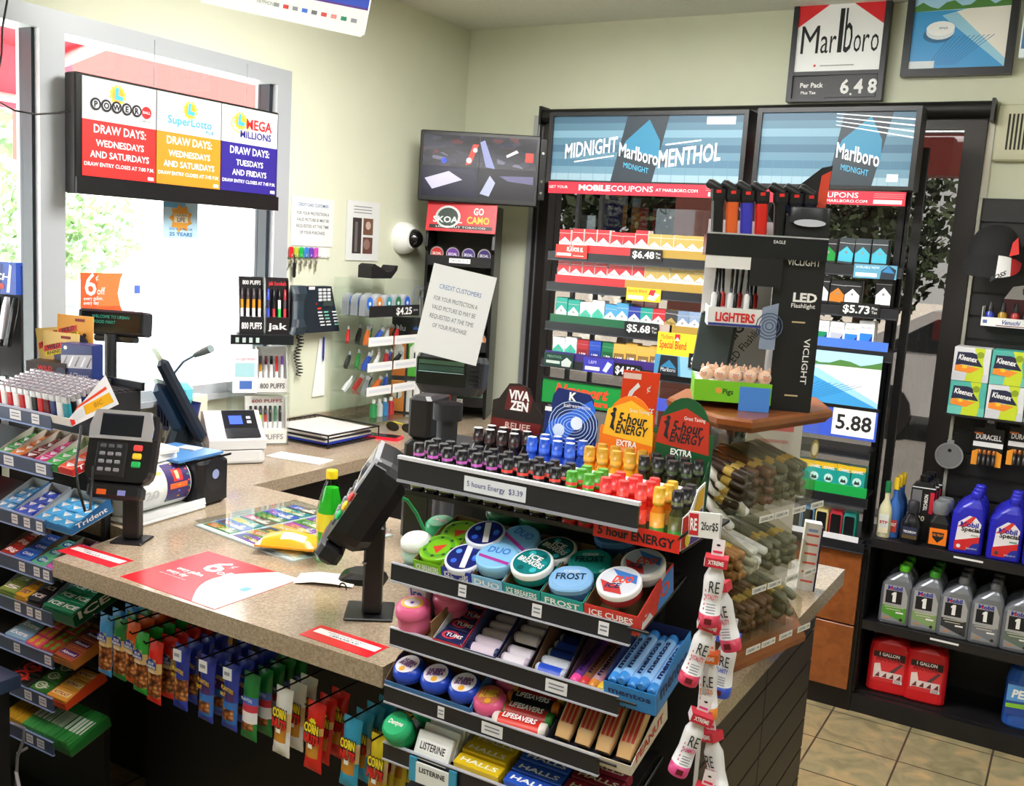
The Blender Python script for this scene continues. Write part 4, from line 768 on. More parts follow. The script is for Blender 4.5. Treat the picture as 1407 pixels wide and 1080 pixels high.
# black register box and printer behind the bottle rack
rb = thing('receipt_printer', 'black register printer standing behind the small-bottle rack', 'printer', (-1.43, 2.14, ZC), 10)
mb = MB(); mb.cbox(-.09, -.06, 0, .15, .1, .27, m('17171a', .45), .012); mb.cbox(-.085, -.05, .27, -.02, .08, .385, m('1c1c1f', .45), .01); mb.build('body', rb)
mb = MB(); mb.box(-.07, -.063, .06, -.01, -.06, .2, m('0a0a0b', .3)); mb.box(.03, -.063, .06, .12, -.06, .2, m('0a0a0b', .3)); mb.build('front_panel', rb)
# orange price sign
mb = MB(rot(2, 'Y')); mb.box(-.038, -.003, 0, .038, 0, .165, m('e8431f', .4)); mb.quad(-.036, .148, .0, .16, -.0034, m('f4d8cc')); mb.text('6', -.01, .075, .065, WHT, -.0036, w=.034, bold=.01); mb.text('¢', .018, .125, .014, WHT, -.0036); mb.text('off', .02, .07, .02, WHT, -.0036, w=.026); mb.text('every gallon,', 0, .04, .011, WHT, -.0036, w=.06); mb.text('every day', -.004, .02, .011, WHT, -.0036, w=.048)
mb.cbox(-.03, -.002, -.38, .03, .04, .0, BLK, .002)
one(mb, 'price_sign', 'upright orange fuel discount sign between the bottle cartons', 'sign', (P(872, 588, y=1.9).x, 1.9, 1.2455), 25)
# ---------------------------------------------------------------- shared sweets builders
def put(o, M): o.matrix_world = M; return o
def shelf_part(parent, M, w_, d_, lip, mat, edge, tags, name='shelf'):
    mb = MB(M); mb.box(-w_, 0, -.003, 0, d_, 0, BLKM); mb.build(name, parent)
    mb = MB(M @ rot(-14, 'X')); mb.box(-w_, -.004, -lip * .45, 0, 0, lip * .55, mat); mb.box(-w_, -.006, -lip * .45 - .003, 0, .001, -lip * .45, edge); mb.box(-w_, -.006, lip * .55, 0, .001, lip * .55 + .002, edge)
    rl = mb.build('price_rail', parent)
    for (u, tw, s_) in tags:
        mb = MB(M @ rot(-14, 'X')); mb.quad(u - tw / 2, -lip * .32, u + tw / 2, lip * .4, -.0046, m('e6e6ea', .5))
        for k in range(2): mb.quad(u - tw * .35, -lip * .1 + k * lip * .22, u + tw * .35, -lip * .02 + k * lip * .22, -.005, m('7d8294', .5))
        mb.build('price_label', rl)
_pm = {}
def pack_proto(key, w_, d_, h_, col, logo, lcol='f4f4f4', txt=None, tcol='2a2a33', ang=0):
    if key in _pm: return _pm[key].copy()
    mb = MB(); mb.cbox(0, 0, 0, w_, d_, h_, m(col, .35), .0015); mb.push(TR((0, 0, h_)) @ TOP)
    if logo == 'tri': mb.poly([(w_ * .12, d_ * .75), (w_ * .9, d_ * .68), (w_ * .5, d_ * .15)], -.0004, m(lcol, .4)); mb.text(txt or 'Trident', w_ * .48, d_ * .52, d_ * .13, m(tcol, .5), -.0008, w=w_ * .5)
    elif logo == 'band': mb.quad(w_ * .08, d_ * .3, w_ * .92, d_ * .72, -.0004, m(lcol, .4)); mb.text(txt or '', w_ * .5, d_ * .38, d_ * .24, m(tcol, .5), -.0008, w=w_ * .7, bold=.04)
    elif logo == 'text': mb.text(txt, w_ * .5, d_ * .3, d_ * .36, m(tcol, .5), -.0004, w=w_ * .8, bold=.05, shear=.2)
    elif logo == 'swirl': mb.ring(w_ * .4, d_ * .5, w_ * .2, w_ * .3, -.0004, m(lcol, .4), 14, .7); mb.text(txt, w_ * .55, d_ * .36, d_ * .28, m(tcol, .5), -.0008, w=w_ * .6, bold=.04)
    elif logo == 'dots':
        for k in range(4): mb.disc(w_ * (.25 + .5 * (k % 2)), d_ * (.3 + .4 * (k // 2)), w_ * .14, -.0004, m(lcol, .4), 10)
    mb.pop()
    me = mb.build('t_'); me_ = me; COL.objects.unlink(me_); _pm[key] = me_; return me_.copy()
def packs(M, kind, colour, place, u0, v0, nx, ny, w_, d_, h_, col, logo, **k):
    key = (kind, col, logo, round(w_, 4), round(d_, 4), k.get('txt'), k.get('lcol'))
    for j in range(ny):
        for i in range(nx):
            o = pack_proto(key, w_, d_, h_, col, logo, **k); o.name = kind; COL.objects.link(o)
            put(o, M @ TR((u0 + i * (w_ + .001), v0 + j * (d_ + .0015), .0025 + random.random() * .003)) @ rot(random.uniform(-3, 3), 'Z'))
            where = (f'{ORD[j]} from the front' if ny > 1 else '') + (', ' if ny > 1 and nx > 1 else '') + (['left', 'right'][i] + ' column' if nx == 2 else f'{ORD[i]} from left' if nx > 2 else '')
            tag(o, f'{colour} {kind.replace("_", " ")}, {where or "single"}, {place}', kind.split('_')[-1], f'{colour} packs {place}')
def carton(M, label, u0, u1, d_, h_, out, inn='8f7a5c', front='', tcol='ffffff', side='', hb=None, fh=None, cat='carton', stxt=None):
    t = thing('display_carton', label, cat); put(t, M @ TR((u0, 0, .0005))); w_ = u1 - u0; hb = hb or h_; fh = h_ * .55 if fh is None else fh; O, I = m(out, .4), m(inn, .8)
    mb = MB(); e = .0012
    mb.box(0, 0, 0, w_, d_, e, I); mb.box(0, 0, e, w_, e, fh, O)
    for x in (0, w_ - e): mb.prism([(e, e), (d_, e), (d_, hb), (d_ * .6, h_), (e, fh)], x, x + e, [O if x > 0 else I, O, O, O, O, I if x > 0 else O, O][0], 'x')
    mb.prism([(e, e), (d_ - e, e), (d_ - e, hb - .002), (d_ * .6, h_ - .002), (e, fh - .001)], w_ - e - .0004, w_ - e - .0002, I, 'x')
    mb.box(e, d_ - e, e, w_ - e, d_, hb, I)
    if front: mb.text(front, w_ / 2, fh * .55, fh * .27, m(tcol, .5), -.0005, w=w_ * .82, bold=.04)
    if label.startswith('red and blue'): mb.push(TR((w_, 0, 0)) @ RIGHT); mb.poly([(d_ * .5, .003), (d_ - .003, .003), (d_ - .003, hb - .003), (d_ * .68, hb - .006)], -.0004, m('3a80c8', .4)); mb.poly([(.01, .004), (d_ * .4, .004), (d_ * .3, .02), (.02, .025)], -.0004, m('d8dce0', .4)); mb.pop()
    if stxt: mb.push(TR((w_, 0, 0)) @ RIGHT); mb.text(stxt, d_ * .5, h_ * .3, h_ * .38, m(side or 'ffffff', .5), -.0006, w=d_ * .75, bold=.05, slope=.0); mb.pop()
    mb.build('tray', t); return t
# ---------------------------------------------------------------- left candy rack
LX, LY = -2.143, 1.50
cr_ = thing('candy_rack', 'tall black wire candy rack with sloping shelves left of the counter', 'rack')
RAIL, EDG = m('3e4a66', .3), m('8fa6d8', .3)
Zs = [1.158, 1.036, .888, .768, .656, .545, .428, .310]
SM = []
for k, z in enumerate(Zs):
    x = LX - (.028 if k == 2 else 0); M = TR((x, LY, z)) @ rot(17, 'X'); SM.append(M)
    tags = [[(-.06, .03, ''), (-.14, .045, '')], [(-.04, .04, ''), (-.17, .04, '')], [(-.02, .025, ''), (-.07, .025, ''), (-.12, .025, '')], [(-.022, .024, ''), (-.06, .024, ''), (-.12, .024, '')], [(-.055, .024, ''), (-.09, .024, ''), (-.14, .024, '')], [(-.018, .026, ''), (-.145, .026, '')], [(-.04, .03, ''), (-.1, .03, '')], [(-.05, .03, ''), (-.095, .028, '')]][k]
    shelf_part(cr_, M, .47, .145, .034, RAIL, EDG, tags)
mb = MB()
for x in (-2.62, LX - .01): mb.box(x - .008, LY + .15, .003, x + .008, LY + .168, 1.42 if x < -2.4 else 1.25, BLKM)
mb.build('upright', cr_)
mb = MB(); mb.box(-2.62, LY + .06, .003, LX, LY + .16, .05, BLKM); mb.build('base', cr_)
mb = MB(); mb.box(-2.612, LY + .158, .05, LX - .018, LY + .166, .80, BLKM); mb.build('back_panel', cr_)
# wire shelf extension and black ledge behind the lighters
lg = thing('black_ledge', 'black ribbed ledge behind the lighter tray at left', 'ledge', (LX + .005, 1.675, ZC))
mb = MB(); mb.box(-.45, 0, 0, -.11, .17, .325, BLKM); 
for k in range(9): mb.box(-.42, .006 + k * .018, .325, -.115, .012 + k * .018, .33, m('1d1d20', .4))
mb.box(-.46, -.003, .325, -.1, .003, .34, BLK); mb.box(-.46, .165, .325, -.1, .175, .348, BLK); mb.build('ledge', lg)
for i in range(9):
    mb = MB(); mb.tube([(LX - .02 + i * .008, LY + .02, Zs[0]), (LX + .01 + i * .006, LY + .16, Zs[0] + .04)], .0018, BLK, 4)
# lighters
M0 = SM[0]
lc = thing('lighter_carton', 'white, red and yellow sided carton holding rows of lighters', 'carton'); put(lc, M0 @ TR((.072, 0, 0)))
mb = MB(); WC = m('d8d8da', .45); mb.add([(0, 0, .002), (0, .14, .002), (0, .125, .085), (0, .0, .022)], [(0, 1, 2, 3)], WC); mb.add([(-.0012, 0, .002), (-.0012, .14, .002), (-.0012, .125, .085), (-.0012, 0, .022)], [(3, 2, 1, 0)], WC)
mb.add([(0, 0, .002), (0, .14, .002), (-.0012, .14, .002), (-.0012, 0, .002)], [(3, 2, 1, 0)], WC); mb.box(-.31, 0, 0, 0, .14, .0018, WC); mb.box(-.31, 0, .002, -.0013, .0012, .022, m('e9e4e0', .4))
mb.push(RIGHT); mb.poly([(.045, .012), (.128, .012), (.122, .04), (.045, .036)], -.0006, m('e0a51a', .4)); mb.poly([(.02, .036), (.118, .05), (.117, .058), (.03, .042)], -.0007, m('d8401f', .4)); mb.quad(.01, .01, .04, .03, -.0007, m('c9ccd0', .5)); mb.text('BIC', .085, .02, .012, m('9a6a10', .5), -.001); mb.pop(); mb.push(RIGHT); mb.poly([(0.001, .003), (.012, .003), (.012, .014), (.001, .02)], -.0009, m('d8241c', .4)); mb.pop()
mb.build('carton', lc)
LCOL = [('c01a22', 'red'), ('e8e8e8', 'white'), ('17171a', 'black'), ('20306a', 'navy'), ('1a6a38', 'green'), ('6a1420', 'maroon'), ('2a8a9a', 'teal')]
lm = {}
for c, nme in LCOL:
    mb = MB(); mb.loft([(rrect(.022, .011, .004), 0), (rrect(.023, .0115, .004), .003), (rrect(.022, .011, .004), .048)], m(c, .25)); mb.loft([(rrect(.0215, .0105, .004), .048), (rrect(.0205, .0105, .004), .062)], m('dcdce0', .25, .7)); mb.box(.004, -.003, .058, .01, .003, .0632, m('6a5a5c', .4)); mb.box(-.009, -.002, .0622, .0, .002, .0626, m('4a4a4c', .4))
    o = mb.build('t_'); COL.objects.unlink(o); lm[c] = o
for r in range(8):
    for i in range(12):
        c, nme = (LCOL[(i * 5 + r * 3) % 7] if (r < 2 and i > 5) else LCOL[[0, 1, 0, 1][(i + r) % 4]] if i < 6 else LCOL[(i + r * 2) % 7])
        o = lm[c].copy(); o.name = 'lighter'; COL.objects.link(o)
        put(o, M0 @ TR((-.222 + i * .0245, .012 + r * .0148, .003)) @ rot(-10, 'X'))
        tag(o, f'{nme} lighter, {ORD[i]} from left in the {ORD[r]} row of the lighter carton', 'lighter', 'lighters in the carton')
# goods behind the lighters
BKZ = ZC + .3265
for k, (x, y, z, a, L) in enumerate(((-2.535, 1.80, 0, 2, 'front yellow card of the rhino-head supplement display'), (-2.56, 1.815, .012, -8, 'left tilted yellow card of the supplement display'), (-2.51, 1.83, .05, 1, 'rear upright yellow card of the supplement display'))):
    mb = MB(rot(a, 'Y')); mb.box(-.055, -.002, 0, .055, .002, .135, m('e9c878' if k < 2 else 'e3a43c', .45)); mb.poly([(-.05, .002), (.05, .002), (.045, .05), (-.02, .06)], -.0024, m('c98a3e', .5))
    mb.lathe([(.001, -.004), (.001, 0)], INK, 4) if False else None
    mb.disc(.012, .055, .03, -.0028, m('3f4358', .5), 16, .026); mb.disc(-.004, .07, .017, -.0032, m('565b74', .5), 12); mb.disc(.03, .08, .006, -.0032, m('2f3244', .5), 8); mb.disc(.03, .04, .014, -.0034, m('b8806a', .5), 10)
    mb.poly([(-.05, .075), (.005, .092), (.005, .108), (-.05, .092)], -.0036, m('d3262a', .4)); mb.text('WILD', -.022, .088, .012, INK, -.004, w=.04, bold=.05, slope=.3); mb.poly([(-.045, .062), (.012, .078), (.012, .09), (-.045, .074)], -.0037, m('f2dc20', .4)); mb.text('RHINO', -.017, .073, .009, INK, -.0041, w=.045, bold=.04, slope=.3)
    mb.quad(.0, .118, .03, .126, -.0028, m('8a2a2a', .5)) 
    one(mb, 'supplement_card', L, 'card', (x, y, BKZ + z), 22)
mb = MB(); mb.box(-.06, -.002, 0, .06, .06, .055, m('33241f', .4)); mb.poly([(-.03, .012), (.025, .012), (.025, .03), (-.03, .03)], -.0026, m('d3262a', .4)); mb.text('WILD', -.002, .032, .012, m('d3262a'), -.003, w=.045, bold=.06); mb.text('RHINO', .0, .014, .012, m('f2dc20'), -.003, w=.05, bold=.05); mb.disc(.045, .028, .016, -.003, m('4a5068', .5), 12)
one(mb, 'display_box', 'dark open box holding the yellow supplement cards', 'box', (-2.52, 1.745, BKZ), 22)
mb = MB(); mb.cbox(-.05, 0, 0, .05, .05, .112, m('26346e', .35), .002); mb.poly([(-.049, .042), (.049, .046), (.049, .085), (-.049, .078)], -.0006, m('b9bcc4', .35)); 
for k in range(5): mb.poly([(-.045 + k * .019, .05), (-.03 + k * .019, .078), (-.027 + k * .019, .077), (-.04 + k * .019, .048)], -.001, m(['6a6c74', 'e6e6ea'][k % 2], .3, .5))
mb.text('Nail Clippers', .0, .017, .014, m('c8ccd8'), -.0006, w=.075); mb.disc(-.035, .1, .006, -.0006, WHT, 8)
one(mb, 'clipper_box', 'navy nail clipper box beside the yellow supplement cards', 'box', (-2.435, 1.78, BKZ), 18)
pd_ = thing('torch_display', 'blue-headed display of silver and black torch lighters by the window', 'display', (-2.695, 1.70, BKZ - .005), 20)
mb = MB(); mb.box(-.1, .02, 0, .075, .03, .32, m('16181d', .5)); mb.box(-.1, -.0, .24, .075, .03, .33, m('2a4fb0', .4)); 
for k in range(6): mb.poly([(-.095 + k * .028, .245), (-.085 + k * .028, .325), (-.078 + k * .028, .32), (-.085 + k * .028, .245)], -.0006, m(['8fb8f0', '1c2c6a', 'd8e4f4'][k % 3], .4))
mb.text('TORCH', -.01, .28, .018, WHT, -.001, w=.13, bold=.05, shear=.2); mb.disc(-.005, .262, .009, -.001, m('c8a030'), 8); mb.disc(.03, .262, .009, -.001, m('b02020'), 8); mb.build('board', pd_)
TM = MX.Translation((-2.695, 1.70, BKZ - .005)) @ rot(20, 'Z')
for i in range(7):
    c, nme = [('e9e9ee', 'silver'), ('d8d8de', 'silver'), ('16161a', 'black'), ('c9c9d0', 'silver'), ('16161a', 'black'), ('d3d3da', 'silver'), ('16161a', 'black')][i]
    mb = MB(rot([2, 4, 0, 6, 8, 10, 12][i], 'Y')); mb.loft([(rrect(.018, .014, .005), 0), (rrect(.02, .016, .006), .09), (rrect(.013, .012, .004), .12)], [m(c, .25, .3), m(c, .25, .3)]); mb.loft([(rrect(.021, .017, .005), -.02), (rrect(.021, .017, .005), 0)], BLK)
    one(mb, 'torch_lighter', f'{nme} torch lighter, {ORD[i]} from left under the blue header', 'lighter', tuple(TM @ V((-.085 + i * .024, -.012, .115))), 20)
for i, (c, nme) in enumerate((('2440a0', 'blue'), ('2440a0', 'dark blue'), ('d8201c', 'red'), ('7a1418', 'dark red'))):
    mb = MB(rot(12, 'Y')); mb.loft([(rrect(.022, .014, .005), 0), (rrect(.022, .014, .005), .07), (rrect(.016, .012, .004), .085)], m(c, .3)); mb.box(-.006, -.008, .005, .006, -.0072, .02, WHT)
    one(mb, 'torch_lighter', f'{nme} torch lighter standing low before the blue-headed display', 'lighter', tuple(TM @ V((-.075 + i * .034, -.045, .01))), 20)
# shelf two of gum
G = 'gum_pack'
M1 = SM[1]
for i, (u0, u1, out, col, nme, L) in enumerate(((-.225, -.175, '2f8a3a', '3f9a48', 'green', 'leftmost gum carton'), (-.173, -.128, 'c8641c', 'd87a2a', 'orange', 'orange gum carton'), (-.126, -.078, '5a2018', '7a2a20', 'dark red', 'dark red gum carton'), (-.076, -.03, '8a2058', 'd83a8a', 'magenta', 'magenta gum carton'), (-.028, .022, '2f8a3a', '3fae4a', 'bright green', 'bright green gum carton'), (.024, .08, 'c41f22', 'e0502a', 'red and orange', 'red gum carton'))):
    carton(M1, f'{L} on the second shelf of the left candy rack', u0, u1, .125, .03, out, 'cfc6b8', hb=.036, fh=.016, stxt='Trident' if i == 5 else None)
    packs(M1, G, nme, f'in {L}', u0 + .002, .004, 1, 4 if i < 4 else 3, u1 - u0 - .004, .0275, .016, col, 'tri')
M2 = SM[2]
for i, (u0, u1, out, col, nme, L, nx, ny) in enumerate(((-.21, -.14, '3a7ab0', '4a9ad0', 'sky blue', 'left sky-blue carton', 2, 4), (-.13, -.052, 'a9aeb4', '2240b8', 'royal blue', 'grey royal-blue carton', 2, 4), (-.04, .10, '1f6fb0', '3fa3dc', 'light blue', 'large light-blue carton', 3, 4))):
    carton(M2, f'{L} on the third shelf of the left candy rack', u0, u1, .125, .032, out, 'b9bec2', hb=.04, fh=.018, stxt='Trident' if i == 2 else None)
    packs(M2, G, nme, f'in {L}', u0 + .002, .004, nx, ny, (u1 - u0 - .006) / nx - .001, .027, .018, col, 'tri')
M3 = SM[3]
for i, (u0, u1, out, col, nme, L, lg_, tx, tcl) in enumerate(((-.215, -.16, '8a2020', 'a83028', 'red', 'red gum carton', 'text', 'Big', 'ffffff'), (-.158, -.09, '1d4a9a', '2a6ac0', 'blue', 'blue gum carton', 'swirl', 'Orbit', 'e8f0ff'), (-.088, -.03, '2f7a5a', '5ab88a', 'mint', 'mint gum carton', 'swirl', 'Orbit', 'e8f0ff'), (-.028, .025, '8a3078', 'c85ab0', 'pink', 'pink gum carton', 'swirl', 'Orbit', 'e8f0ff'), (.027, .072, '10703c', '1a9a50', 'green', 'green gum carton', 'text', 'Orbit', 'e8f0ff'))):
    carton(M3, f'{L} on the fourth shelf of the left candy rack', u0, u1, .125, .034, out, '5a4a42', hb=.036, fh=.018)
    packs(M3, G, nme, f'in {L}', u0 + .002, .004, 1, 3, u1 - u0 - .004, .036, .02, col, lg_, txt=tx, tcol=tcl, lcol='2a3ab0')
M4 = SM[4]
for i, (u0, u1, out, col, nme, L, tx, tcl, lg_) in enumerate(((-.215, -.15, '6a8a3a', '8aa850', 'olive', 'olive gum carton', '5', 'ffffff', 'text'), (-.148, -.1, 'c89a1c', 'e0b02a', 'yellow', 'yellow gum carton', 'JUICY', '2a2a8a', 'text'), (-.098, -.045, '222428', '2c2e34', 'black', 'black gum carton', 'ICE', 'f0f0f4', 'text'), (-.035, .085, '0c5a3c', '14825a', 'deep green', 'deep green gum carton', 'ICE', 'f0f4f4', 'text'))):
    carton(M4, f'{L} on the fifth shelf of the left candy rack', u0, u1, .125, .05, out, '8a98a8', hb=.06, fh=.03, stxt='ICE' if i == 3 else None)
    nx = 2 if i == 3 else 1; packs(M4, G, nme, f'in {L}', u0 + .002, .004, nx, 3, (u1 - u0 - .005) / nx - .001, .036, .034, col, lg_, txt=tx, tcol=tcl)
M5 = SM[5]
for i, (u0, u1, out, col, nme, L, tx, tcl, lg_, lc_) in enumerate(((-.2, -.115, '5a8ab0', '8ab8d8', 'pale blue', 'pale blue gum carton', 'Extra', 'ffffff', 'text', None), (-.113, -.055, 'c8284a', 'e85a78', 'pink', 'pink candy carton', '', '', 'dots', 'd8b82a'), (-.053, .002, '8a7a1c', 'b03a28', 'red and green', 'red and green candy carton', '', '', 'dots', '5aa83a'), (.004, .082, '3a1c6a', 'a8583a', 'brown and purple', 'brown and purple candy carton', 'Almond', 'ffffff', 'band', '3a1c7a'))):
    carton(M5, f'{L} on the sixth shelf of the left candy rack', u0, u1, .125, .032, 'b06a2a' if i == 3 else out, '6a4a3a', hb=.034, fh=.02)
    packs(M5, 'candy_pack', nme, f'in {L}', u0 + .002, .004, 1, 3, u1 - u0 - .004, .036, .022, col, lg_, txt=tx, tcol=tcl or 'ffffff', lcol=lc_ or 'ffffff')
M6 = SM[6]
for i, (u0, u1, out, col, nme, L, tx, tcl, lg_, lc_) in enumerate(((-.2, -.1, '1a1a1c', '20221f', 'black', 'black fruit gum carton', '5', 'd83a2a', 'swirl', 'c8302a'), (-.098, -.03, '1f4a1c', '2f7a2a', 'leafy green', 'leafy green gum carton', 'S', 'd8e8d0', 'swirl', 'd0dcc8'), (-.028, .05, 'c8421c', 'e0a03a', 'amber', 'amber wafer-bar carton', 'KITKAT', 'b02a1c', 'band', 'f4dc9a'))):
    carton(M6, f'{L} on the seventh shelf of the left candy rack', u0, u1, .125, .032, out, '4a342a', hb=.034, fh=.02)
    packs(M6, 'candy_pack', nme, f'in {L}', u0 + .002, .004, 1, 3, u1 - u0 - .004, .036, .022, col, lg_, txt=tx, tcol=tcl, lcol=lc_)
M7 = SM[7]
for i, (u0, n, col, nme, lc_) in enumerate(((-.21, 11, 'c89a1c', 'yellow', '8a6a20'), (-.128, 13, '3f9a48', 'green', 'dfe8d8'), (-.03, 13, '2f8a3a', 'dark green', 'dfe8d8'))):
    carton(M7, f'{nme} stick-gum carton on the bottom shelf of left rack', u0 - .002, u0 + n * .0074 + .002, .125, .03, ['a87a14', '2f7a38', '1f6a2c'][i], '6a5a3a', hb=.03, fh=.018)
    for k in range(n):
        o = pack_proto(('stick', col), .0064, .118, .034, col, 'band', lcol=lc_, txt=''); o.name = 'gum_pack'; COL.objects.link(o)
        put(o, M7 @ TR((u0 + k * .0074, .004, .0025)) @ rot(random.uniform(-5, 5), 'Y')); tag(o, f'{nme} stick gum pack on edge, {ORD[k]} from left in its bottom-shelf carton', 'pack', f'{nme} stick gum packs')
# ---------------------------------------------------------------- dark bin cabinet and cord at the lower left
bn = thing('dark_cabinet', 'dark blue-topped cabinet corner at the lower left edge', 'cabinet', (-1.975, 1.30, 0))
mb = MB(); mb.box(-.4, -.30, .6, .0, .0, .63, m('2c3a52', .35)); mb.build('top', bn)
mb = MB(); mb.box(-.4, -.28, 0, -.025, -.012, .6, m('121216', .5)); mb.build('body', bn)
mb = MB(); mb.tube([P(20, 995, y=1.44), P(33, 1000, y=1.45), P(32, 1018, y=1.46), P(24, 1040, y=1.46), P(22, 1080, y=1.46)], .004, m('8a8a8c', .5), 6); mb.tube([P(24, 1035, y=1.46), P(37, 1028, y=1.5)], .004, m('a0a0a2', .5), 6); mb.tube([P(22, 1060, y=1.46), P(27, 1085, y=1.44), P(30, 1200, y=1.40)], .005, m('cfcfd2', .5), 6); one(mb, 'power_cable', 'grey cable hooked at the foot of the left candy rack', 'cable')
# ---------------------------------------------------------------- nut bags on pegs under the counter
t, nt, b = pbr('nut_print'); co = nt.nodes.new('ShaderNodeTexCoord'); vo = nt.nodes.new('ShaderNodeTexVoronoi'); vo.inputs['Scale'].default_value = 95
rp = nt.nodes.new('ShaderNodeValToRGB'); e = rp.color_ramp.elements; e[0].color = lin('d9a866'); e[1].color = lin('3a1a0c'); e[0].position = .15; e[1].position = .75; q = e.new(.45); q.color = lin('9a5426')
nt.links.new(co.outputs['Object'], vo.inputs['Vector']); nt.links.new(vo.outputs['Distance'], rp.inputs[0]); nt.links.new(rp.outputs[0], b.inputs['Base Color']); b.inputs['Roughness'].default_value = .35; NUT = t
def bag_proto(kind, col, col2):
    W_, H_ = .046, .152; nx, nz = 8, 18; mb = MB(); F_, S_ = m(col, .28), m(col2 or col, .28)
    def d(i, k):
        u, v_ = i / nx, k / nz; e_ = min(1, min(v_, 1 - v_) * 7); return .011 * (math.sin(PI * u) ** .6) * e_ ** .8 + .0008 * sweep(i * 7 + k * 3)
    def wd(k):
        v_ = k / nz; return W_ * (1 + .06 * (1 if v_ < .08 or v_ > .92 else 0) - .04 * math.sin(PI * v_))
    fr = [((i / nx - .5) * wd(k), -d(i, k), H_ * k / nz) for k in range(nz + 1) for i in range(nx + 1)]; bk = [((i / nx - .5) * wd(k), d(i, k) * .8 + .001, H_ * k / nz) for k in range(nz + 1) for i in range(nx + 1)]
    mats = []
    fs = []
    for k in range(nz):
        for i in range(nx):
            a = k * (nx + 1) + i; fs.append((a, a + 1, a + nx + 2, a + nx + 1)); v_ = k / nz; u = abs(i + .5 - nx / 2) / (nx / 2)
            if kind == 'almond': mt = NUT if .1 < v_ < .48 else m('d8b87a', .3) if .48 <= v_ < .72 - .1 * u else F_
            elif kind == 'planter': mt = NUT if .14 < v_ < .30 and u < .8 else S_ if .1 < v_ <= .42 else m('4a2a6a', .3) if .42 < v_ < .6 and u < .7 else F_
            elif kind == 'peanut': mt = NUT if .16 < v_ < .46 else F_
            elif kind == 'trail': mt = NUT if .12 < v_ < .24 and u < .8 else m('e4e4ea', .3) if .24 <= v_ < .42 else m('c83048', .3) if .42 <= v_ < .55 else m('4a6ac8', .3) if .55 <= v_ < .66 else F_
            else: mt = m('c98a2c', .3) if .2 < v_ < .36 + .1 * u and u < .85 else m('e6c890', .3) if .36 <= v_ < .66 and u < .9 and col not in ('d8201c', ) else m('e0b060', .3) if .5 < v_ < .66 and u < .9 else F_
            mats.append(mt)
    mb.add(fr, fs, mats, True); mb.add(bk, [f[::-1] for f in fs], F_, True)
    n1 = nx + 1
    for i0 in (0, nx):
        ed = [(k * n1 + i0) for k in range(nz + 1)]; vs_ = [fr[a] for a in ed] + [bk[a] for a in ed]; n_ = len(ed); mb.add(vs_, [(k, k + 1, n_ + k + 1, n_ + k) if i0 else (k + 1, k, n_ + k, n_ + k + 1) for k in range(n_ - 1)], F_)
    if kind == 'almond': mb.poly([(-.017, .088), (.017, .088), (.017, .102), (0, .112), (-.017, .102)], -.0122, m('24408f', .35)); mb.text('BLUE', 0, .098, .006, WHT, -.0126, w=.018, bold=.04); mb.text('DIAMOND', 0, .0895, .006, WHT, -.0126, w=.03, bold=.04); mb.text('BOLD', 0, .078, .006, WHT, -.0122, w=.02)
    elif kind in ('planter', 'peanut'): mb.text('PLANTERS', .0, .092, .009, m('f0c828', .4), -.0124, w=.036, bold=.05, slope=-.1); mb.text('NUT', -.012, .078, .008, m('f0c828', .4), -.0122, w=.016, bold=.05)
    elif kind == 'trail': mb.text('PLANTERS', 0, .092, .007, m('dfe8ff', .4), -.0122, w=.032, bold=.03)
    elif kind == 'corn': mb.text('CORN', .0, .089, .02, m('3a1a10', .4), -.0126, w=.041, bold=.2); mb.text('CORN', .0, .09, .018, m('f8e428', .4), -.0131, w=.038, bold=.1); mb.text('NUTS', .002, .067, .019, m('3a0a08', .4), -.0133, w=.043, bold=.2); mb.text('NUTS', .002, .068, .017, m('d8201c', .4), -.0138, w=.04, bold=.12); mb.poly([(-.006, .055), (.006, .055), (.005, .064), (-.006, .066)], -.0128, WHT); mb.poly([(.002 + (.011 if i % 2 else .008) * math.cos(i * PI / 8), .112 + (.011 if i % 2 else .008) * math.sin(i * PI / 8)) for i in range(16)], -.0124, m('e8e020', .4)) if col == 'd8201c' else None
    mb.disc(0, .144, .0035, -.0022, BLK, 8, .002)
    o = mb.build('t_'); COL.objects.unlink(o); return o
pegs = [(147, 845, 'almond', '3f94d8', '', 'sky blue almond', 4), (167, 850, 'almond', '1f7a36', '', 'dark green almond', 3), (184, 855, 'almond', 'd8571c', '', 'orange almond', 6), (196, 868, 'almond', '2aa03a', '', 'bright green almond', 5), (215, 881, 'almond', 'd8241f', '', 'red almond', 7), (252, 888, 'peanut', '2438a8', '2438a8', 'blue peanut', 4), (287, 903, 'planter', '2a3aa8', '2a6ab8', 'blue mixed-nut', 4), (320, 913, 'planter', '2c40b0', '2a6ab8', 'royal blue mixed-nut', 4), (347, 926, 'trail', '187a3a', '', 'green trail-mix', 5), (392, 946, 'corn', 'e6e6e4', '', 'white corn-nut', 3), (436, 966, 'corn', 'd8201c', '', 'red corn-nut', 3), (486, 987, 'corn', '2fa4d4', '', 'light blue corn-nut', 4), (524, 1012, 'corn', 'e2cc24', '', 'yellow corn-nut', 5)]
pk_ = thing('peg_panel', 'black pegboard strip with long hooks under the counter front', 'pegboard', (-1.55, 1.785, 0))
mb = MB(); mb.box(-.43, 0, .40, .43, .014, .80, PAN); mb.build('board', pk_)
FY = 1.475
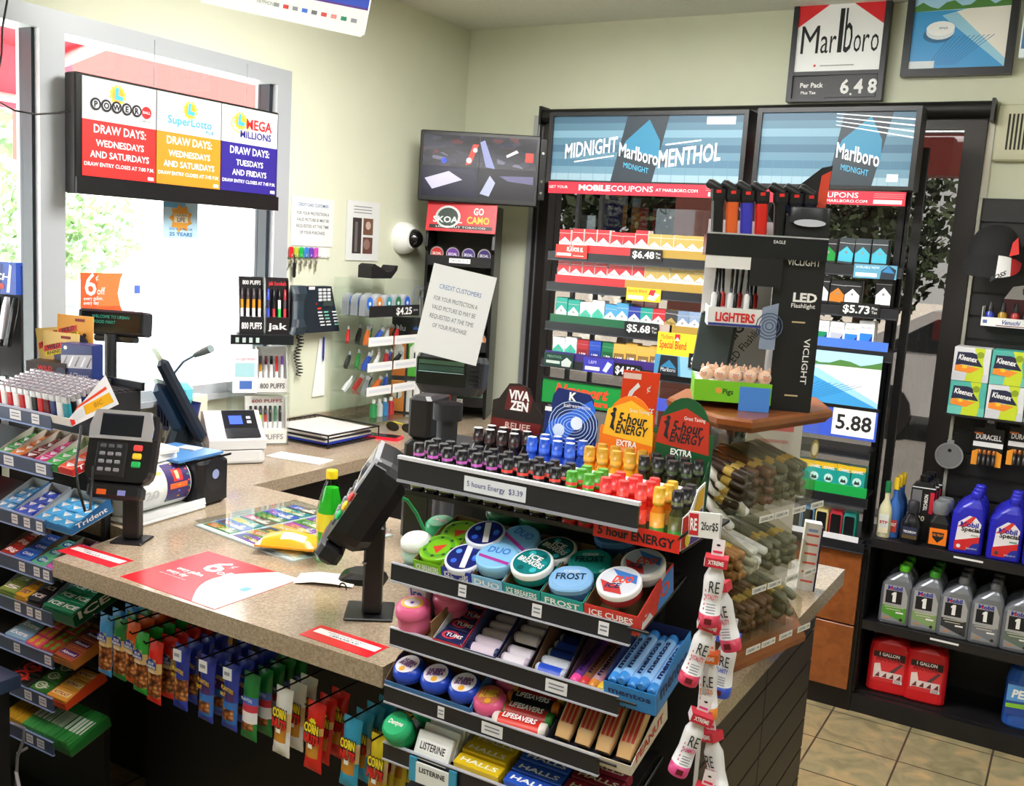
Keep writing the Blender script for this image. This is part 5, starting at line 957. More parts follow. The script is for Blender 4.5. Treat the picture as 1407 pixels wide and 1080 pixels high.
for i, (px, top_, kind, c, c2, nme, n) in enumerate(pegs):
    a_ = P(px, top_, y=FY); pr = bag_proto(kind, c, c2); H_ = .152
    mb = MB(TR((1.55, -1.785, 0))); mb.tube([(a_.x, 1.784, a_.z + .004 - .008), (a_.x, FY - .03, a_.z - .008 + .012), (a_.x, FY - .036, a_.z + .012)], .0022, BLK, 5); mb.build('hook', pk_)
    if 5 <= i <= 7:
        mb = MB(TR((1.55, -1.785, 0))); mb.box(a_.x + .006, FY - .034, a_.z - .018, a_.x + .03, FY - .032, a_.z + .008, m('d8dade', .4)); mb.quad(a_.x + .01, a_.z - .008, a_.x + .026, a_.z + .0, FY - .0345, m('8a8e9a')); mb.build('price_tag', pk_)
    for k in range(n):
        o = pr.copy(); o.name = 'nut_bag'; COL.objects.link(o); rr = random.uniform(-7, 7) if k else -2
        put(o, TR((a_.x + random.uniform(-.004, .004) * (k > 0), FY + k * .036, a_.z + .012 - .018)) @ rot(rr, 'Z') @ rot(random.uniform(-4, 4) * (k > 0) + 3, 'Y') @ TR((0, 0, -H_ + .008)))
        tag(o, f'{nme} bag, {"frontmost" if k == 0 else ORD[k] + " from the front"} on its hook under the counter', 'snack bag', f'{nme} bags on a hook')
# ---------------------------------------------------------------- central gum rack
GX, GY = -.555, 1.38
gk = thing('gum_rack', 'black tiered gum and mint rack at the right corner of counter', 'rack')
GZ = [1.065, .946, .836, .726, .60]
GR, GE = m('212228', .3), m('b9bcc8', .3)
GM_ = []
gt = [[(-.31, .016), (-.165, .018), (-.045, .018)], [(-.11, .04), (.0, .001)], [(-.305, .014), (-.20, .042)], [(-.40, .001)], [(-.3, .02)]]
gdx = [0, -.01, -.035, -.012, -.012]; gw = [.462, .448, .43, .45, .45]
for k, z in enumerate(GZ):
    M = TR((GX + gdx[k], GY, z)) @ rot(13 if k == 0 else 15, 'X'); GM_.append(M); shelf_part(gk, M, gw[k], .21, .03, GR, GE, [(u, w_, '') for u, w_ in gt[k] if w_ > .005])
mb = MB()
for x in (GX - .40, GX - .04): mb.box(x - .012, GY + .195, .003, x + .012, GY + .22, 1.22, BLKM)
for x in (GX - .40, GX - .04): mb.box(x - .012, GY - .02, .003, x + .012, GY + .22, .03, BLKM)
mb.build('upright', gk)
mb = MB(); mb.box(GX - .44, GY + .222, .05, GX + .053, GY + .232, 1.19, BLKM); mb.build('back_panel', gk)
for k in range(4):
    mb = MB(GM_[k]); mb.tube([(.008, 0, .0), (.012, .2, 0)], .004, BLK, 6); mb.tube([(-.005, .0, .012), (.03, .0, .012)], .003, BLK, 5); mb.build('side_wire', gk)
# tins
def tin(M, label, r, h, body, lid, art, txt, tcol, kind='mint_tin', rim=None, sq=False, lip=.003):
    t = thing(kind, label, 'tin'); put(t, M); rim = rim or lid
    if sq:
        mb = MB(); mb.loft([(rrect(2.1 * r, 1.7 * r, r * .8, 4), 0), (rrect(2.2 * r, 1.8 * r, r * .85, 4), .004), (rrect(2.2 * r, 1.8 * r, r * .85, 4), h * .6)], m(body, .25)); mb.build('body', t)
        mb = MB(); mb.loft([(rrect(2.24 * r, 1.84 * r, r * .85, 4), h * .6), (rrect(2.24 * r, 1.84 * r, r * .85, 4), h * .9), (rrect(2.1 * r, 1.7 * r, r * .8, 4), h)], m(lid, .25)); 
    else:
        mb = MB(); mb.lathe([(r * .9, 0), (r * .97, .003), (r * .97, h * .6)], m(body, .25), 24); mb.build('body', t)
        mb = MB(); mb.lathe([(r, h * .6), (r, h * .92), (r * .95, h), (r * .86, h)], m(rim, .25), 28)
    mb.push(TR((0, 0, h)) @ TOP)
    if not sq: mb.disc(0, 0, r * .87, -.0002, m(lid, .3), 28)
    else: mb.disc(0, 0, r * .9, -.0003, m(lid, .3), 24, r * .7)
    art(mb, r)
    if txt: mb.text(txt, 0, -r * .12, r * .3, m(tcol, .4), -.0012, w=r * 1.35, bold=.05)
    mb.pop(); mb.build('lid', t); return t
def a_kiwi(mb, r): mb.poly([(-.3 * r, -.05 * r), (.35 * r, .25 * r), (.1 * r, -.5 * r)], -.0005, m('d8402c', .4)); mb.ring(0, 0, r * .6, r * .8, -.0004, m('5aa82a', .4), 18); [mb.disc(r * .7 * math.cos(a), r * .7 * math.sin(a), r * .09, -.0006, m('1c3a14', .4), 7) for a in (0, .9, 1.8, 2.8, 3.7, 4.7, 5.5)]
def a_navy(mb, r): [mb.disc(r * .55 * math.cos(a * 1.3), r * .55 * math.sin(a * 1.3), r * .16, -.0005, m(['3a6ae8', '1a2a8a', '5a9af0'][a % 3], .3), 8) for a in range(6)]; mb.poly([(-.25 * r, .75 * r), (.05 * r, .8 * r), (.4 * r, -.7 * r), (.12 * r, -.75 * r)], -.0008, WHT)
def a_duo(mb, r): mb.poly([(-.85 * r, -.1 * r), (.85 * r, -.4 * r), (.85 * r, -.6 * r), (-.8 * r, -.3 * r)], -.0005, m('b03aa0', .4)); mb.text('DUO', 0, .12 * r, r * .42, m('3a7ad8', .4), -.0008, w=r * 1.1, bold=.04)
def a_teal(mb, r): [mb.disc(r * .6 * math.cos(a * 1.1), r * .6 * math.sin(a * 1.1), r * .17, -.0005, m(['1a9aa0', '0c5a5c', '3ac0c8'][a % 3], .3), 8) for a in range(7)]; mb.text('ICE', 0, .15 * r, r * .3, WHT, -.0008, w=r * .7, bold=.06); mb.text('BREAKERS', 0, -.2 * r, r * .3, WHT, -.0008, w=r * 1.4, bold=.06)
def a_frost(mb, r): mb.text('ICE BREAKERS', 0, .36 * r, r * .18, m('dce8ec', .4), -.0008, w=r * .8, bold=.03); mb.text('FROST', 0, -.12 * r, r * .42, m('0c1830', .4), -.0008, w=r * 1.5, bold=.04)
def a_cube(mb, r): mb.poly([(-.8 * r, -.2 * r), (.2 * r, -.3 * r), (.5 * r, -.7 * r), (-.3 * r, -.8 * r)], -.0004, m('c83a3a', .4)); mb.poly([(-.6 * r, .6 * r), (.6 * r, .6 * r), (.8 * r, .1 * r), (-.1 * r, .2 * r)], -.0004, m('3a7ac8', .4)); mb.text('DUO', .15 * r, -.05 * r, r * .4, m('e8401c', .4), -.0008, w=r * .8, bold=.08, slope=.3); mb.text('ICE', -.1 * r, -.5 * r, r * .3, m('1c2a5a', .4), -.0008, w=r * .6, bold=.06, slope=.3)
def a_none(mb, r): pass
S = GM_[0]; R_ = .0365
bx = [(-.413, -.355, '7fc41f', 'ICE BREAKERS', 'lime green mint carton'), (-.353, -.294, '2236a8', 'ICE BREAKERS', 'dark blue mint carton'), (-.292, -.232, '8cc8f0', 'DUO', 'sky blue mint carton'), (-.230, -.160, '1a9a98', 'ICE BREAKERS', 'teal mint carton'), (-.158, -.082, '22a59c', 'FROST', 'sea green mint carton'), (-.080, .012, 'd83a34', 'ICE CUBES', 'red and blue mint carton')]
for u0, u1, c, tx, L in bx:
    carton(S, f'{L} on the top shelf of the gum rack', u0, u1, .145, .055, c, '8a6d48', front=tx, hb=.055, fh=.036, stxt='DUO' if u1 > 0 else None, side='d8402c', tcol='ffffff')
mb = MB(S @ TR((.0126, 0, 0))); mb.push(RIGHT); mb.poly([(.165, .002), (.165, .06), (.1, .06), (.07, .002)], -.0004, m('2a6ac0', .4)); mb.pop()
o_ = [o for o in bpy.data.objects if o.name.startswith('tray') and o.parent and o.parent.get('label', '').startswith('red and blue mint')][0]
bpy.data.objects.remove(mb.build('side_print', o_.parent)) if False else None
TT = [(-.384, .045, 'kiwi', '9ad42a', '7fc41f', a_kiwi, '', 'lime', .0), (-.375, .098, 'kiwi', '9ad42a', '7fc41f', a_kiwi, '', 'lime', .006), (-.323, .035, 'navy', '2a3ab8', '1a2470', a_navy, '', 'dark blue', .0), (-.316, .092, 'navy', '2a3ab8', '1a2470', a_navy, '', 'dark blue', .02), (-.262, .04, 'duo', '9ad0f4', '8ac8f4', a_duo, '', 'sky blue', .014), (-.252, .102, 'duo', '6ab0e8', '7ab8e8', a_duo, '', 'sky blue', .02), (-.193, .04, 'teal', '1a9a98', '0f7c80', a_teal, '', 'white-rimmed teal', .018), (-.184, .105, 'teal', '12706c', '0c4a4a', a_teal, '', 'white-rimmed teal', .012), (-.118, .035, 'frost', '4a78b0', '8abcec', a_frost, '', 'pale blue oval', .01), (-.113, .094, 'frost', '18806a', '1f8a80', a_frost, '', 'green oval', .012), (-.10, .165, 'frost', '2a4468', '4a78a8', a_frost, '', 'blue oval', .03), (-.035, .04, 'cube', 'b03038', 'd8dce8', a_cube, '', 'white-rimmed red', .022), (-.022, .104, 'cube', 'd0d0d8', 'c0c8d8', a_cube, '', 'white-rimmed red', .026)]
for i, (u, v_, k, bc, lc_, art, tx, nme, dz) in enumerate(TT):
    sq = k == 'frost'
    tin(S @ TR((u, v_, .022 + dz)) @ rot([11, 8, 13][i % 3], 'X') @ rot(random.uniform(-20, 20), 'Z') @ MX.Identity(4), f'{nme} mint tin, {"rear" if i % 2 and k != "frost" else ["front", "middle", "rear"][min(2, i - 8)] if sq else "front"} one in its carton on top shelf', R_ * (.9 if sq else 1), .026, bc, lc_, art, tx, 'ffffff', rim={'teal': 'f0f2f2', 'cube': 'f2f2f4', 'navy': 'dfe6f4', 'duo': '8ccaf4'}.get(k), sq=sq)
def cup(M, label, r, h, body, lid, art=None, kind='gum_cup', clear=False):
    t = thing(kind, label, 'gum cup'); put(t, M)
    mb = MB(); mb.lathe([(r * .85, 0), (r * .95, .004), (r, h * .3), (r * .92, h * .62)], m(body, .3), 20); mb.build('body', t)
    mb = MB(); mb.lathe([(r * 1.0, h * .62), (r * 1.04, h * .66), (r * 1.0, h * .9), (r * .8, h)], m(lid, .25), 22)
    mb.push(TR((0, 0, h)) @ TOP)
    if art: art(mb, r)
    mb.pop(); mb.build('lid', t); return t
def c_pink(mb, r): mb.ring(0, 0, r * .5, r * .7, -.0004, m('d8b43a', .4), 18, .8); mb.disc(0, 0, r * .5, -.0005, m('f0dce4', .4), 16, r * .4); mb.disc(0, .0, r * .12, -.0008, m('2a3a9a'), 8)
def c_green(mb, r): mb.text('Dentyne', 0, -.1 * r, r * .3, WHT, -.0005, w=r * 1.1, bold=.04, shear=.2)
for i, (u, v_, c, l_, nme) in enumerate(((-.437, .045, 'c8f0dc', 'f0f6f2', 'white and green'), (-.432, .115, '1fa868', '35c080', 'bright green'))): cup(S @ TR((u, v_, .004)), f'{nme} gum cup at the left end of the gum rack top shelf', .028, .05, c, l_, c_green)
for i, (u, v_) in enumerate(((-.33, .175), (-.265, .18))): cup(S @ TR((u, v_, .02)), f'dark green gum cup, {["left", "right"][i]} one behind the mint cartons', .033, .06, '0d4a30', '1a6a44', c_green)
# second shelf
S = GM_[1]
mb = MB(); mb.cbox(0, 0, 0, .042, .09, .07, m('e8ecf4', .4), .002); mb.push(LEFT); mb.quad(-.1, .01, -.02, .03, -.0004, m('2a58c0', .4)); mb.pop(); mb.quad(.005, .008, .03, .04, -.0004, m('2a58c0', .4)); mb.text('Ice', .02, .045, .016, m('2a58c0'), -.0004, w=.025, bold=.05); put(one(mb, 'gum_box', 'white and blue gum box behind the pink cups on second shelf', 'box'), S @ TR((-.452, .065, .002)))
for i, (u, v_, z) in enumerate(((-.415, .03, 0), (-.372, .085, 0), (-.372, .085, .058))): cup(S @ TR((u, v_, .003 + z * .98)), f'pink bubble-gum cup, {["front", "lower rear", "upper rear"][i]} one at the left of second shelf', .031, .057, 'e8729a', 'e86a98', c_pink)
mb = MB(); mb.box(0, 0, 0, .09, .19, .002, m('8a6a42', .8)); mb.box(.088, 0, .002, .09, .19, .05, m('8a6a42', .8)); mb.box(0, .188, .002, .088, .19, .07, m('8a6a42', .8)); put(one(mb, 'cardboard_tray', 'brown cardboard tray under the pink gum cups', 'tray'), S @ TR((-.448, .004, .0006)))
carton(S, 'navy antacid carton with red trim on the second shelf', -.355, -.295, .15, .05, 'c83040', 'c9c9cc', hb=.055, fh=.022)
packs(S, 'antacid_pack', 'navy', 'in the navy antacid carton', -.353, .004, 1, 4, .055, .032, .02, '20285a', 'swirl', lcol='d84050', txt='TUMS', tcol='ffffff')
def roll(M, label, r, L, col, c2, kind='mint_roll', txt=None, tcol='ffffff', grp=None, ang=0):
    key = ('roll', round(r, 4), round(L, 3), col, c2, txt)
    if key not in _pm:
        mb = MB(TR((0, 0, r)) @ rot(90, 'Y')); mb.lathe([(r * .7, 0), (r, .003), (r, L * .12), (r, L * .12), (r, L * .88), (r, L * .88), (r, L - .003), (r * .7, L)], [m(c2, .3)] * 2 + [m(c2, .3)] + [m(col, .3)] * 1 + [m(col, .3)] + [m(c2, .3)] * 2, 12); mb.M = MX.Identity(4)
        if txt: mb.push(TR((0, 0, r * 2 + .0004)) @ TOP); mb.text(txt, L / 2, -r * .45, r * .95, m(tcol, .4), -.0004, w=L * .62, bold=.06); mb.pop()
        o = mb.build('t_'); COL.objects.unlink(o); _pm[key] = o
    o = _pm[key].copy(); o.name = kind; COL.objects.link(o); put(o, M); return tag(o, label, 'roll', grp)
carton(S, 'navy standing-lid carton of silver rolls on the second shelf', -.293, -.228, .15, .05, '20285a', '3a3f6a', hb=.085, fh=.02)
for k in range(6): roll(S @ TR((-.29, .018 + k * .023, .004)), f'pinkish silver roll, {ORD[k]} from the front in the navy carton', .0095, .06, 'd8c8d8', 'cfc0d2' if k else '22285a')
carton(S, 'low white carton of silver rolls on the second shelf', -.226, -.168, .15, .045, '2a2a34', '4a4446', fh=.016)
for k in range(6): roll(S @ TR((-.223, .016 + k * .023, .004 + (k > 1) * .012)), f'pale silver roll, {ORD[k]} from the front in the low white carton', .0095, .052, 'dcd4de', 'b9aac0')
carton(S, 'brown carton of blue rolls on the second shelf', -.16, -.098, .15, .06, '3a3038', '6a4c34', hb=.07, fh=.016)
for k in range(5): roll(S @ TR((-.157, .016 + k * .022, .004)), f'blue foil roll, {ORD[k]} from the front in the brown carton', .0095, .055, ['2a50c8', 'c8ccd8', '1f3fa0', '2a50c8', '1a2a7a'][k], 'b9c0d0')
carton(S, 'purple carton of fruit chews on the second shelf', -.094, -.03, .15, .045, '6a2a7a', '4a3040', fh=.014)
for k, (c, c2, nme) in enumerate((('6a3a8a', 'e84a9a', 'purple'), ('8a5a3a', 'c83a3a', 'brown'), ('c8a0b0', 'd88a3a', 'pink'), ('d83a2a', 'e8c83a', 'red'))): roll(S @ TR((-.084 + k * .0165, .006, .004)) @ rot(90, 'Z'), f'{nme} chewy mint roll lying in the purple carton', .0085, .13, c, c2, txt='mentos', tcol='2a1a4a')
carton(S, 'bright blue carton of mint rolls at right of second shelf', -.026, .062, .15, .062, '2f8ad8', '1c2a60', front='mentos', tcol='1c2360', hb=.062, fh=.04, stxt='mentos', side='1c2360')
for k in range(5): roll(S @ TR((-.013 + k * .0165, .004, .03 + (k % 2) * .006)) @ rot(90, 'Z'), f'blue mint roll, {ORD[k]} from left in the bright blue carton', .0088, .14, '8abcf0', '3a8ad8', txt='mentos', tcol='16205a')
# third shelf
S = GM_[2]
carton(S, 'open carton holding three blue gum-tape cans on the third shelf', -.428, -.245, .075, .05, '3a78b8', '6a5038', hb=.052, fh=.028)
def tape(M, label, body, face, tc2):
    t = thing('gum_tape', label, 'gum'); put(t, M)
    mb = MB(); mb.lathe([(.022, 0), (.03, .006), (.031, .016), (.027, .026), (.02, .029)], m(body, .25), 24); mb.build('case', t)
    mb = MB(TR((0, 0, .0293)) @ TOP); mb.disc(0, 0, .0225, -.0002, m(face, .35), 22); mb.text('HUBBA', 0, .003, .008, m(tc2, .4), -.0007, w=.03, bold=.08, slope=.25); mb.text('BUBBA', 0, -.006, .008, m(tc2, .4), -.0007, w=.03, bold=.08, slope=.25); mb.disc(.003, -.0135, .006, -.0008, m('e8a82a', .4), 10); mb.build('face_label', t)
for i in range(3): tape(S @ TR((-.395 + i * .06, .036, .022)) @ rot(random.uniform(-30, 30), 'Z') @ rot(8, 'X'), f'blue gum-tape can, {["left", "middle", "right"][i]} of three on the third shelf', '2348c0', 'e9e6ee', '6a2a7a')
for i, (u, v_) in enumerate(((-.385, .105), (-.325, .115), (-.265, .12), (-.215, .10), (-.225, .035), (-.185, .13))): tape(S @ TR((u, v_, .012)) @ rot(random.uniform(-30, 30), 'Z') @ rot(6, 'X'), f'pink gum-tape can, {["far left rear", "second rear", "third rear", "middle", "front", "far right rear"][i]} one on the third shelf', 'e05a8a', 'c86a5a', 'e8c03a')
for k, (c, c2, tx) in enumerate((('d8301f', 'e0d8d0', 'LIFESAVERS'), ('b02a24', '3a8a3a', 'LIFESAVERS'), ('16161a', 'd87a2a', 'LIFESAVERS'), ('a8202a', 'c8a02a', ''), ('c8341f', '3a9a3a', ''))): roll(S @ TR((-.205, .012 + k * .024, .004 + k * .004)) @ rot(4, 'Z'), f'{["red and green", "dark red", "black", "crimson", "orange-red"][k]} candy roll, {ORD[k]} from the front on third shelf', .012, .10, c, c2, txt=tx)
carton(S, 'cream sided carton holding four peanut bars on the third shelf', -.098, .055, .15, .04, 'd8d0c0', '1c1c2a', hb=.05, fh=.02, stxt='PEANUT', side='c83a2a')
for k in range(4):
    o = None; key = ('pbar',)
    if key not in _pm:
        mb = MB(); mb.loft([(rrect(.026, .012, .004), 0), (rrect(.03, .02, .006), .02), (rrect(.03, .02, .006), .085), (rrect(.026, .01, .004), .105)], m('c9a06a', .35))
        for q in range(3): mb.quad(-.01 + q * .008, .025, -.005 + q * .008, .08, -.0105, m('b8302a', .4))
        o = mb.build('t_'); COL.objects.unlink(o); _pm[key] = o
    o = _pm[key].copy(); o.name = 'peanut_bar'; COL.objects.link(o); put(o, S @ TR((-.077 + k * .037, .018, .012)) @ rot(-62, 'X') @ rot(4 - k * 2, 'Z')); tag(o, f'tan peanut bar, {ORD[k]} from left in the cream sided carton', 'bar', 'peanut bars')
# fourth shelf
S = GM_[3]
for i, (u, v_, z) in enumerate(((-.425, .03, 0), (-.41, .10, 0), (-.36, .135, 0))): cup(S @ TR((u, v_, .012)) @ rot(20, 'X'), f'green gum cup, {["front", "middle", "rear"][i]} one at left of the fourth shelf', .028, .05, '1a9a58', '2ab878', c_green)
for k in range(7):
    o = pack_proto(('strip',), .075, .05, .011, 'e6e8e8', 'band', lcol='f2f4f4', txt='LISTERINE', tcol='2a2a34'); o.name = 'breath_strip_pack'; COL.objects.link(o); put(o, S @ TR((-.385, .006 + k * .02, .004)) @ rot(50, 'X')); tag(o, f'white breath strip pack, {ORD[k]} from the front on fourth shelf', 'pack', 'breath strip packs')
for k in range(4): 
    o = pack_proto(('hallsy',), .092, .026, .024, 'e8c41c', 'text', txt='HALLS', tcol='f8f4e0'); o.name = 'drop_pack'; COL.objects.link(o); put(o, S @ TR((-.30, .006 + k * .029, .004 + (k == 1) * .004))); tag(o, f'yellow cough drop pack, {ORD[k]} from the front on fourth shelf', 'pack', 'yellow cough drop packs')
for k in range(4):
    o = pack_proto(('hallsb',), .095, .026, .024, '2a58c8', 'text', txt='HALLS', tcol='ffffff'); o.name = 'drop_pack'; COL.objects.link(o); put(o, S @ TR((-.198, .006 + k * .029, .004))); tag(o, f'blue cough drop pack, {ORD[k]} from the front on fourth shelf', 'pack', 'blue cough drop packs')
for k in range(4):
    o = pack_proto(('hallsr', k), .09, .026, .024, ['1a5a2c', '8a1c34', '7a1a30', '8a1c34'][k], 'text', txt='HALLS', tcol='e8dcc0'); o.name = 'drop_pack'; COL.objects.link(o); put(o, S @ TR((-.098, .006 + k * .029, .004))); tag(o, f'{["green", "dark red", "maroon", "cherry"][k]} cough drop pack, {ORD[k]} from the front on fourth shelf', 'pack')
mb = MB(S @ rot(-14, 'X')); mb.box(-.385, -.012, -.03, -.37, -.008, .015, m('3a9ac0', .4)); mb.box(-.30, -.012, -.03, -.285, -.008, .015, m('3a9ac0', .4)); mb.box(-.37, -.012, -.03, -.30, -.008, .008, m('e8ecec', .4)); mb.text('LISTERINE', -.335, -.008, .009, INK, -.0126, w=.055, bold=.04); mb.build('price_rail_card', gk)
# ---------------------------------------------------------------- small energy bottles on top
bs = thing('bottle_shelf', 'black-fronted shelf of small energy bottles above the gum rack', 'shelf', (0, 0, 0), 0)
a_, b_ = P(557, 650, y=1.40), P(882, 716, y=1.40)
BX0, BX1, BZ = a_.x, P(935, 742, y=1.40).x, 1.210
SW = BX1 - BX0; sl = 0.0
mb = MB(); mb.box(BX0 - .004, 1.41, BZ - .008, BX1, 1.64, BZ - .003, BLKM); mb.box(GX - .40, 1.585, 1.16, GX - .04, 1.60, BZ - .008, BLKM); mb.build('shelf', bs)
mb = MB(); mb.box(BX0 - .004, 1.383, BZ + .024, b_.x, 1.388, BZ + .060, m('25262b', .35)); mb.box(BX0 - .005, 1.381, BZ + .06, b_.x + .001, 1.39, BZ + .066, m('d4d4da', .35)); mb.box(BX0 - .005, 1.381, BZ + .019, b_.x + .001, 1.386, BZ + .024, m('9a9ca6', .3))
mb.quad(BX0 + .135, BZ + .028, BX0 + .255, BZ + .054, 1.3825, m('dfe3ea', .5)); mb.text('5 hours Energy  $3.39', BX0 + .195, BZ + .037, .009, m('3a3f8a', .5), 1.382, w=.108); mb.build('price_rail', bs)
mb = MB(); W_ = m('ececee', .5); mb.box(BX0, 1.40, BZ - .003, BX1, 1.402, BZ + .003, m('22201f', .4)); mb.box(BX0, 1.486, BZ - .002, BX1 - .002, 1.488, BZ + .075, W_)
for k in range(17): mb.lathe([(.012, 0), (.012, .001)], W_, 10, c=(BX0 + .015 + k * SW / 17, 1.487, BZ + .073))
mb.push(TR((BX1, 1.40, BZ)) @ RIGHT); mb.prism([(0, -.002), (.09, -.002), (.09, .09), (.06, .085), (.03, .055), (0, .05)], -.0012, 0, W_, 'y'); mb.poly([(0, -.001), (.089, -.001), (.089, .03), (.05, .03), (.02, .05), (0, .05)], -.0016, m('c8281c', .4)); mb.poly([(.02, .0), (.085, .0), (.085, .05), (.055, .045), (.03, .02)], -.002, m('30308a', .4)); mb.poly([(.03, .03), (.085, .055), (.085, .085), (.06, .08)], -.0022, m('e0b02a', .4)); mb.disc(.025, .012, .012, -.0026, m('e0d03a', .4), 14); mb.pop()
mb.box(BX0 + SW * .72, 1.398, BZ - .006, BX1, 1.4, BZ + .022, m('d82a1c', .4)); mb.text('5 hour ENERGY', BX0 + SW * .86, BZ + .0, .014, INK, 1.3975, w=SW * .25, bold=.06); mb.build('front_carton', bs)
def shot(cap, body, lab, lab2, top=None, h=.088, r=.0118):
    key = ('shot', cap, body, lab, lab2)
    if key not in _pm:
        t = bpy.data.objects.new('t_', None)
        mb = MB(); mb.lathe([(r * .9, 0), (r, .003), (r, .01), (r, .01), (r, h * .30), (r, h * .30), (r, h * .56), (r * .66, h * .66), (r * .66, h * .70)], [m(body, .25)] * 2 + [m(lab2, .3)] * 2 + [m(lab, .3)] * 2 + [m(body, .25)] * 2, 12); a = mb.build('body'); a.parent = t
        mb = MB(); mb.disc(0, 0, r * .72, -.0003, m(top or cap, .35), 12) if False else mb.push(TR((0, 0, h)) @ TOP).disc(0, 0, r * .7, -.0003, m(top or cap, .35), 12).pop(); mb.lathe([(r * .76, h * .69), (r * .8, h * .71), (r * .8, h * .755), (r * .8, h * .755), (r * .8, h * .81), (r * .8, h * .81), (r * .8, h * .97), (r * .7, h)], [m(cap, .3)] * 3 + [m(lab if cap[0] != 'f' else cap, .4)] * 2 + [m(cap, .3)] * 2, 12); b2 = mb.build('cap'); b2.parent = t
        for q in (a, b2): COL.objects.unlink(q)
        _pm[key] = (t, a, b2)
    t, a, b2 = _pm[key]; r_ = t.copy(); COL.objects.link(r_); r_.name = 'energy_shot'; r_.empty_display_size = .02
    for q in (a, b2): c = q.copy(); COL.objects.link(c); c.parent = r_; c.name = q.name.split('.')[0]
    return r_
cols = [('141216', '1a1418', 'b04aa8', '8a9a3c')] * 6 + [('141216', '1a1416', 'd8382a', '8a8a3c')] * 4 + [('4a9a2a', 'c8241c', 'e0302a', '5a5a1c')] * 2 + [('d83434', 'd8241c', 'e84a3a', '3a3a1c')] * 3 + [('d8a82a', 'e8801c', 'f0a83a', '4a8a2a'), ('16161a', '3a3c1c', '5a5a2c', '3a8a2a')]
cn = ['black-capped magenta'] * 6 + ['black-capped red'] * 4 + ['green-capped red'] * 2 + ['red-capped'] * 3 + ['gold-capped', 'black-capped olive']
for i in range(17):
    for r in range(3):
        o = shot(*cols[i]); o.location = (BX0 + .014 + i * SW / 17 + (r % 2) * .004, 1.418 + r * .027, BZ - .002); tag(o, f'{cn[i]} energy shot, {ORD[i]} from left in {["front", "middle", "back"][r]} row of the bottle shelf', 'bottle', 'energy shots on the bottle shelf')
def header(M, label, w_, hh, col, shape, art, bottle, names, cap_off=0, place=''):
    t = thing('bottle_carton', label, 'carton'); put(t, M); C = m(col, .35)
    mb = MB(); mb.box(0, 0, 0, w_, .0012, .022, C); mb.box(0, 0, 0, w_, .075, .001, m('e0e0e0', .5))
    for x in (0, w_ - .0012): mb.prism([(0, 0), (.075, 0), (.075, .085), (.055, .06), (0, .022)], x, x + .0012, C, 'x')
    mb.build('tray', t)
    mb = MB(TR((0, .077, 0)) @ rot(-5, 'X')); mb.prism([(0, 0), (w_, 0), (w_, .018), (0, .018)], -.001, .001, C, 'y'); mb.push(TR((0, 0, .018))); mb.prism(shape, -.001, .001, C, 'y'); art(mb, w_); mb.pop(); mb.build('header_card', t)
    for r in range(2):
        for i in range(4):
            o = shot(*bottle); put(o, M @ TR((w_ * (.13 + .235 * i) + r * .006, .018 + r * .038, .001))); tag(o, f'{names}, {ORD[i]} from left in {["front", "back"][r]} row of {place}', 'bottle', place)
def arch(w_, z0, h, flat=.0): return [(0, 0), (w_, 0), (w_, z0)] + [(w_ / 2 + w_ * .42 * math.cos(a), z0 + (h - z0) * math.sin(a)) for a in [PI * k / 12 for k in range(13)]] + [(0, z0)]
def art5(c1, c2):
    def f(mb, w_):
        mb.poly([(w_ * .05, .085), (w_ * .95, .075), (w_ * .9, .13), (w_ * .5, .15), (w_ * .1, .13)], -.0014, m(c1, .4))
        mb.text('5-hour', w_ * .55, .108, .018, INK, -.002, w=w_ * .5, bold=.05, shear=.15); mb.text('ENERGY', w_ * .55, .09, .016, INK, -.002, w=w_ * .55, bold=.05, shear=.15); mb.text('Great Tasting', w_ * .66, .13, .006, WHT, -.002, w=w_ * .35)
        mb.text('EXTRA', w_ * .5, .068, .01, WHT, -.002, w=w_ * .36, bold=.06); mb.text('STRENGTH', w_ * .5, .058, .008, m(c2, .4), -.002, w=w_ * .36)
        mb.poly([(w_ * .17, .098), (w_ * .2, .116), (w_ * .15, .122), (w_ * .24, .128), (w_ * .25, .118), (w_ * .23, .106), (w_ * .26, .092)], -.002, INK); mb.disc(w_ * .225, .13, .004, -.002, INK, 8)
    return f
def art_viva(mb, w_): mb.poly([(w_ * .25, .10), (w_ * .75, .10), (w_ * .8, .125), (w_ * .6, .148), (w_ * .3, .145)], -.0014, m('5a1010', .5)); mb.text('VIVA', w_ * .52, .122, .016, WHT, -.002, w=w_ * .42, bold=.08); mb.text('ZEN', w_ * .54, .102, .016, WHT, -.002, w=w_ * .36, bold=.08); mb.quad(0, .062, w_, .082, -.0014, m('6a1414', .4)); mb.text('RELIEF', w_ * .55, .066, .011, m('e0b8b0', .4), -.002, w=w_ * .5, bold=.04)
def art_k(mb, w_):
    mb.poly([(0, .05), (w_ * .3, .05), (w_ * .95, .12), (w_ * .85, .14), (w_ * .1, .09)], -.0014, m('2a6ae0', .35))
    for k in range(7): mb.ring(w_ * .55, .09, .012 + k * .006, .0135 + k * .006, -.0018 - k * .0001, m('b8d4f8', .35), 18, .6 + .05 * k)
    mb.disc(w_ * .3, .078, .012, -.003, m('dcecff', .35), 14); mb.disc(w_ * .62, .095, .012, -.003, m('e8f2ff', .35), 14); mb.text('K', w_ * .5, .135, .014, WHT, -.003, bold=.08); mb.text('kali extreme', w_ * .6, .122, .007, WHT, -.003, w=w_ * .5); mb.quad(.0, .11, .014, .118, -.003, WHT)
hx = [(609, 'v'), (690, 'k'), (776, 'o'), (872, 'g')]
w4 = .108; hz = BZ + .017; HX0 = BX0 + .05
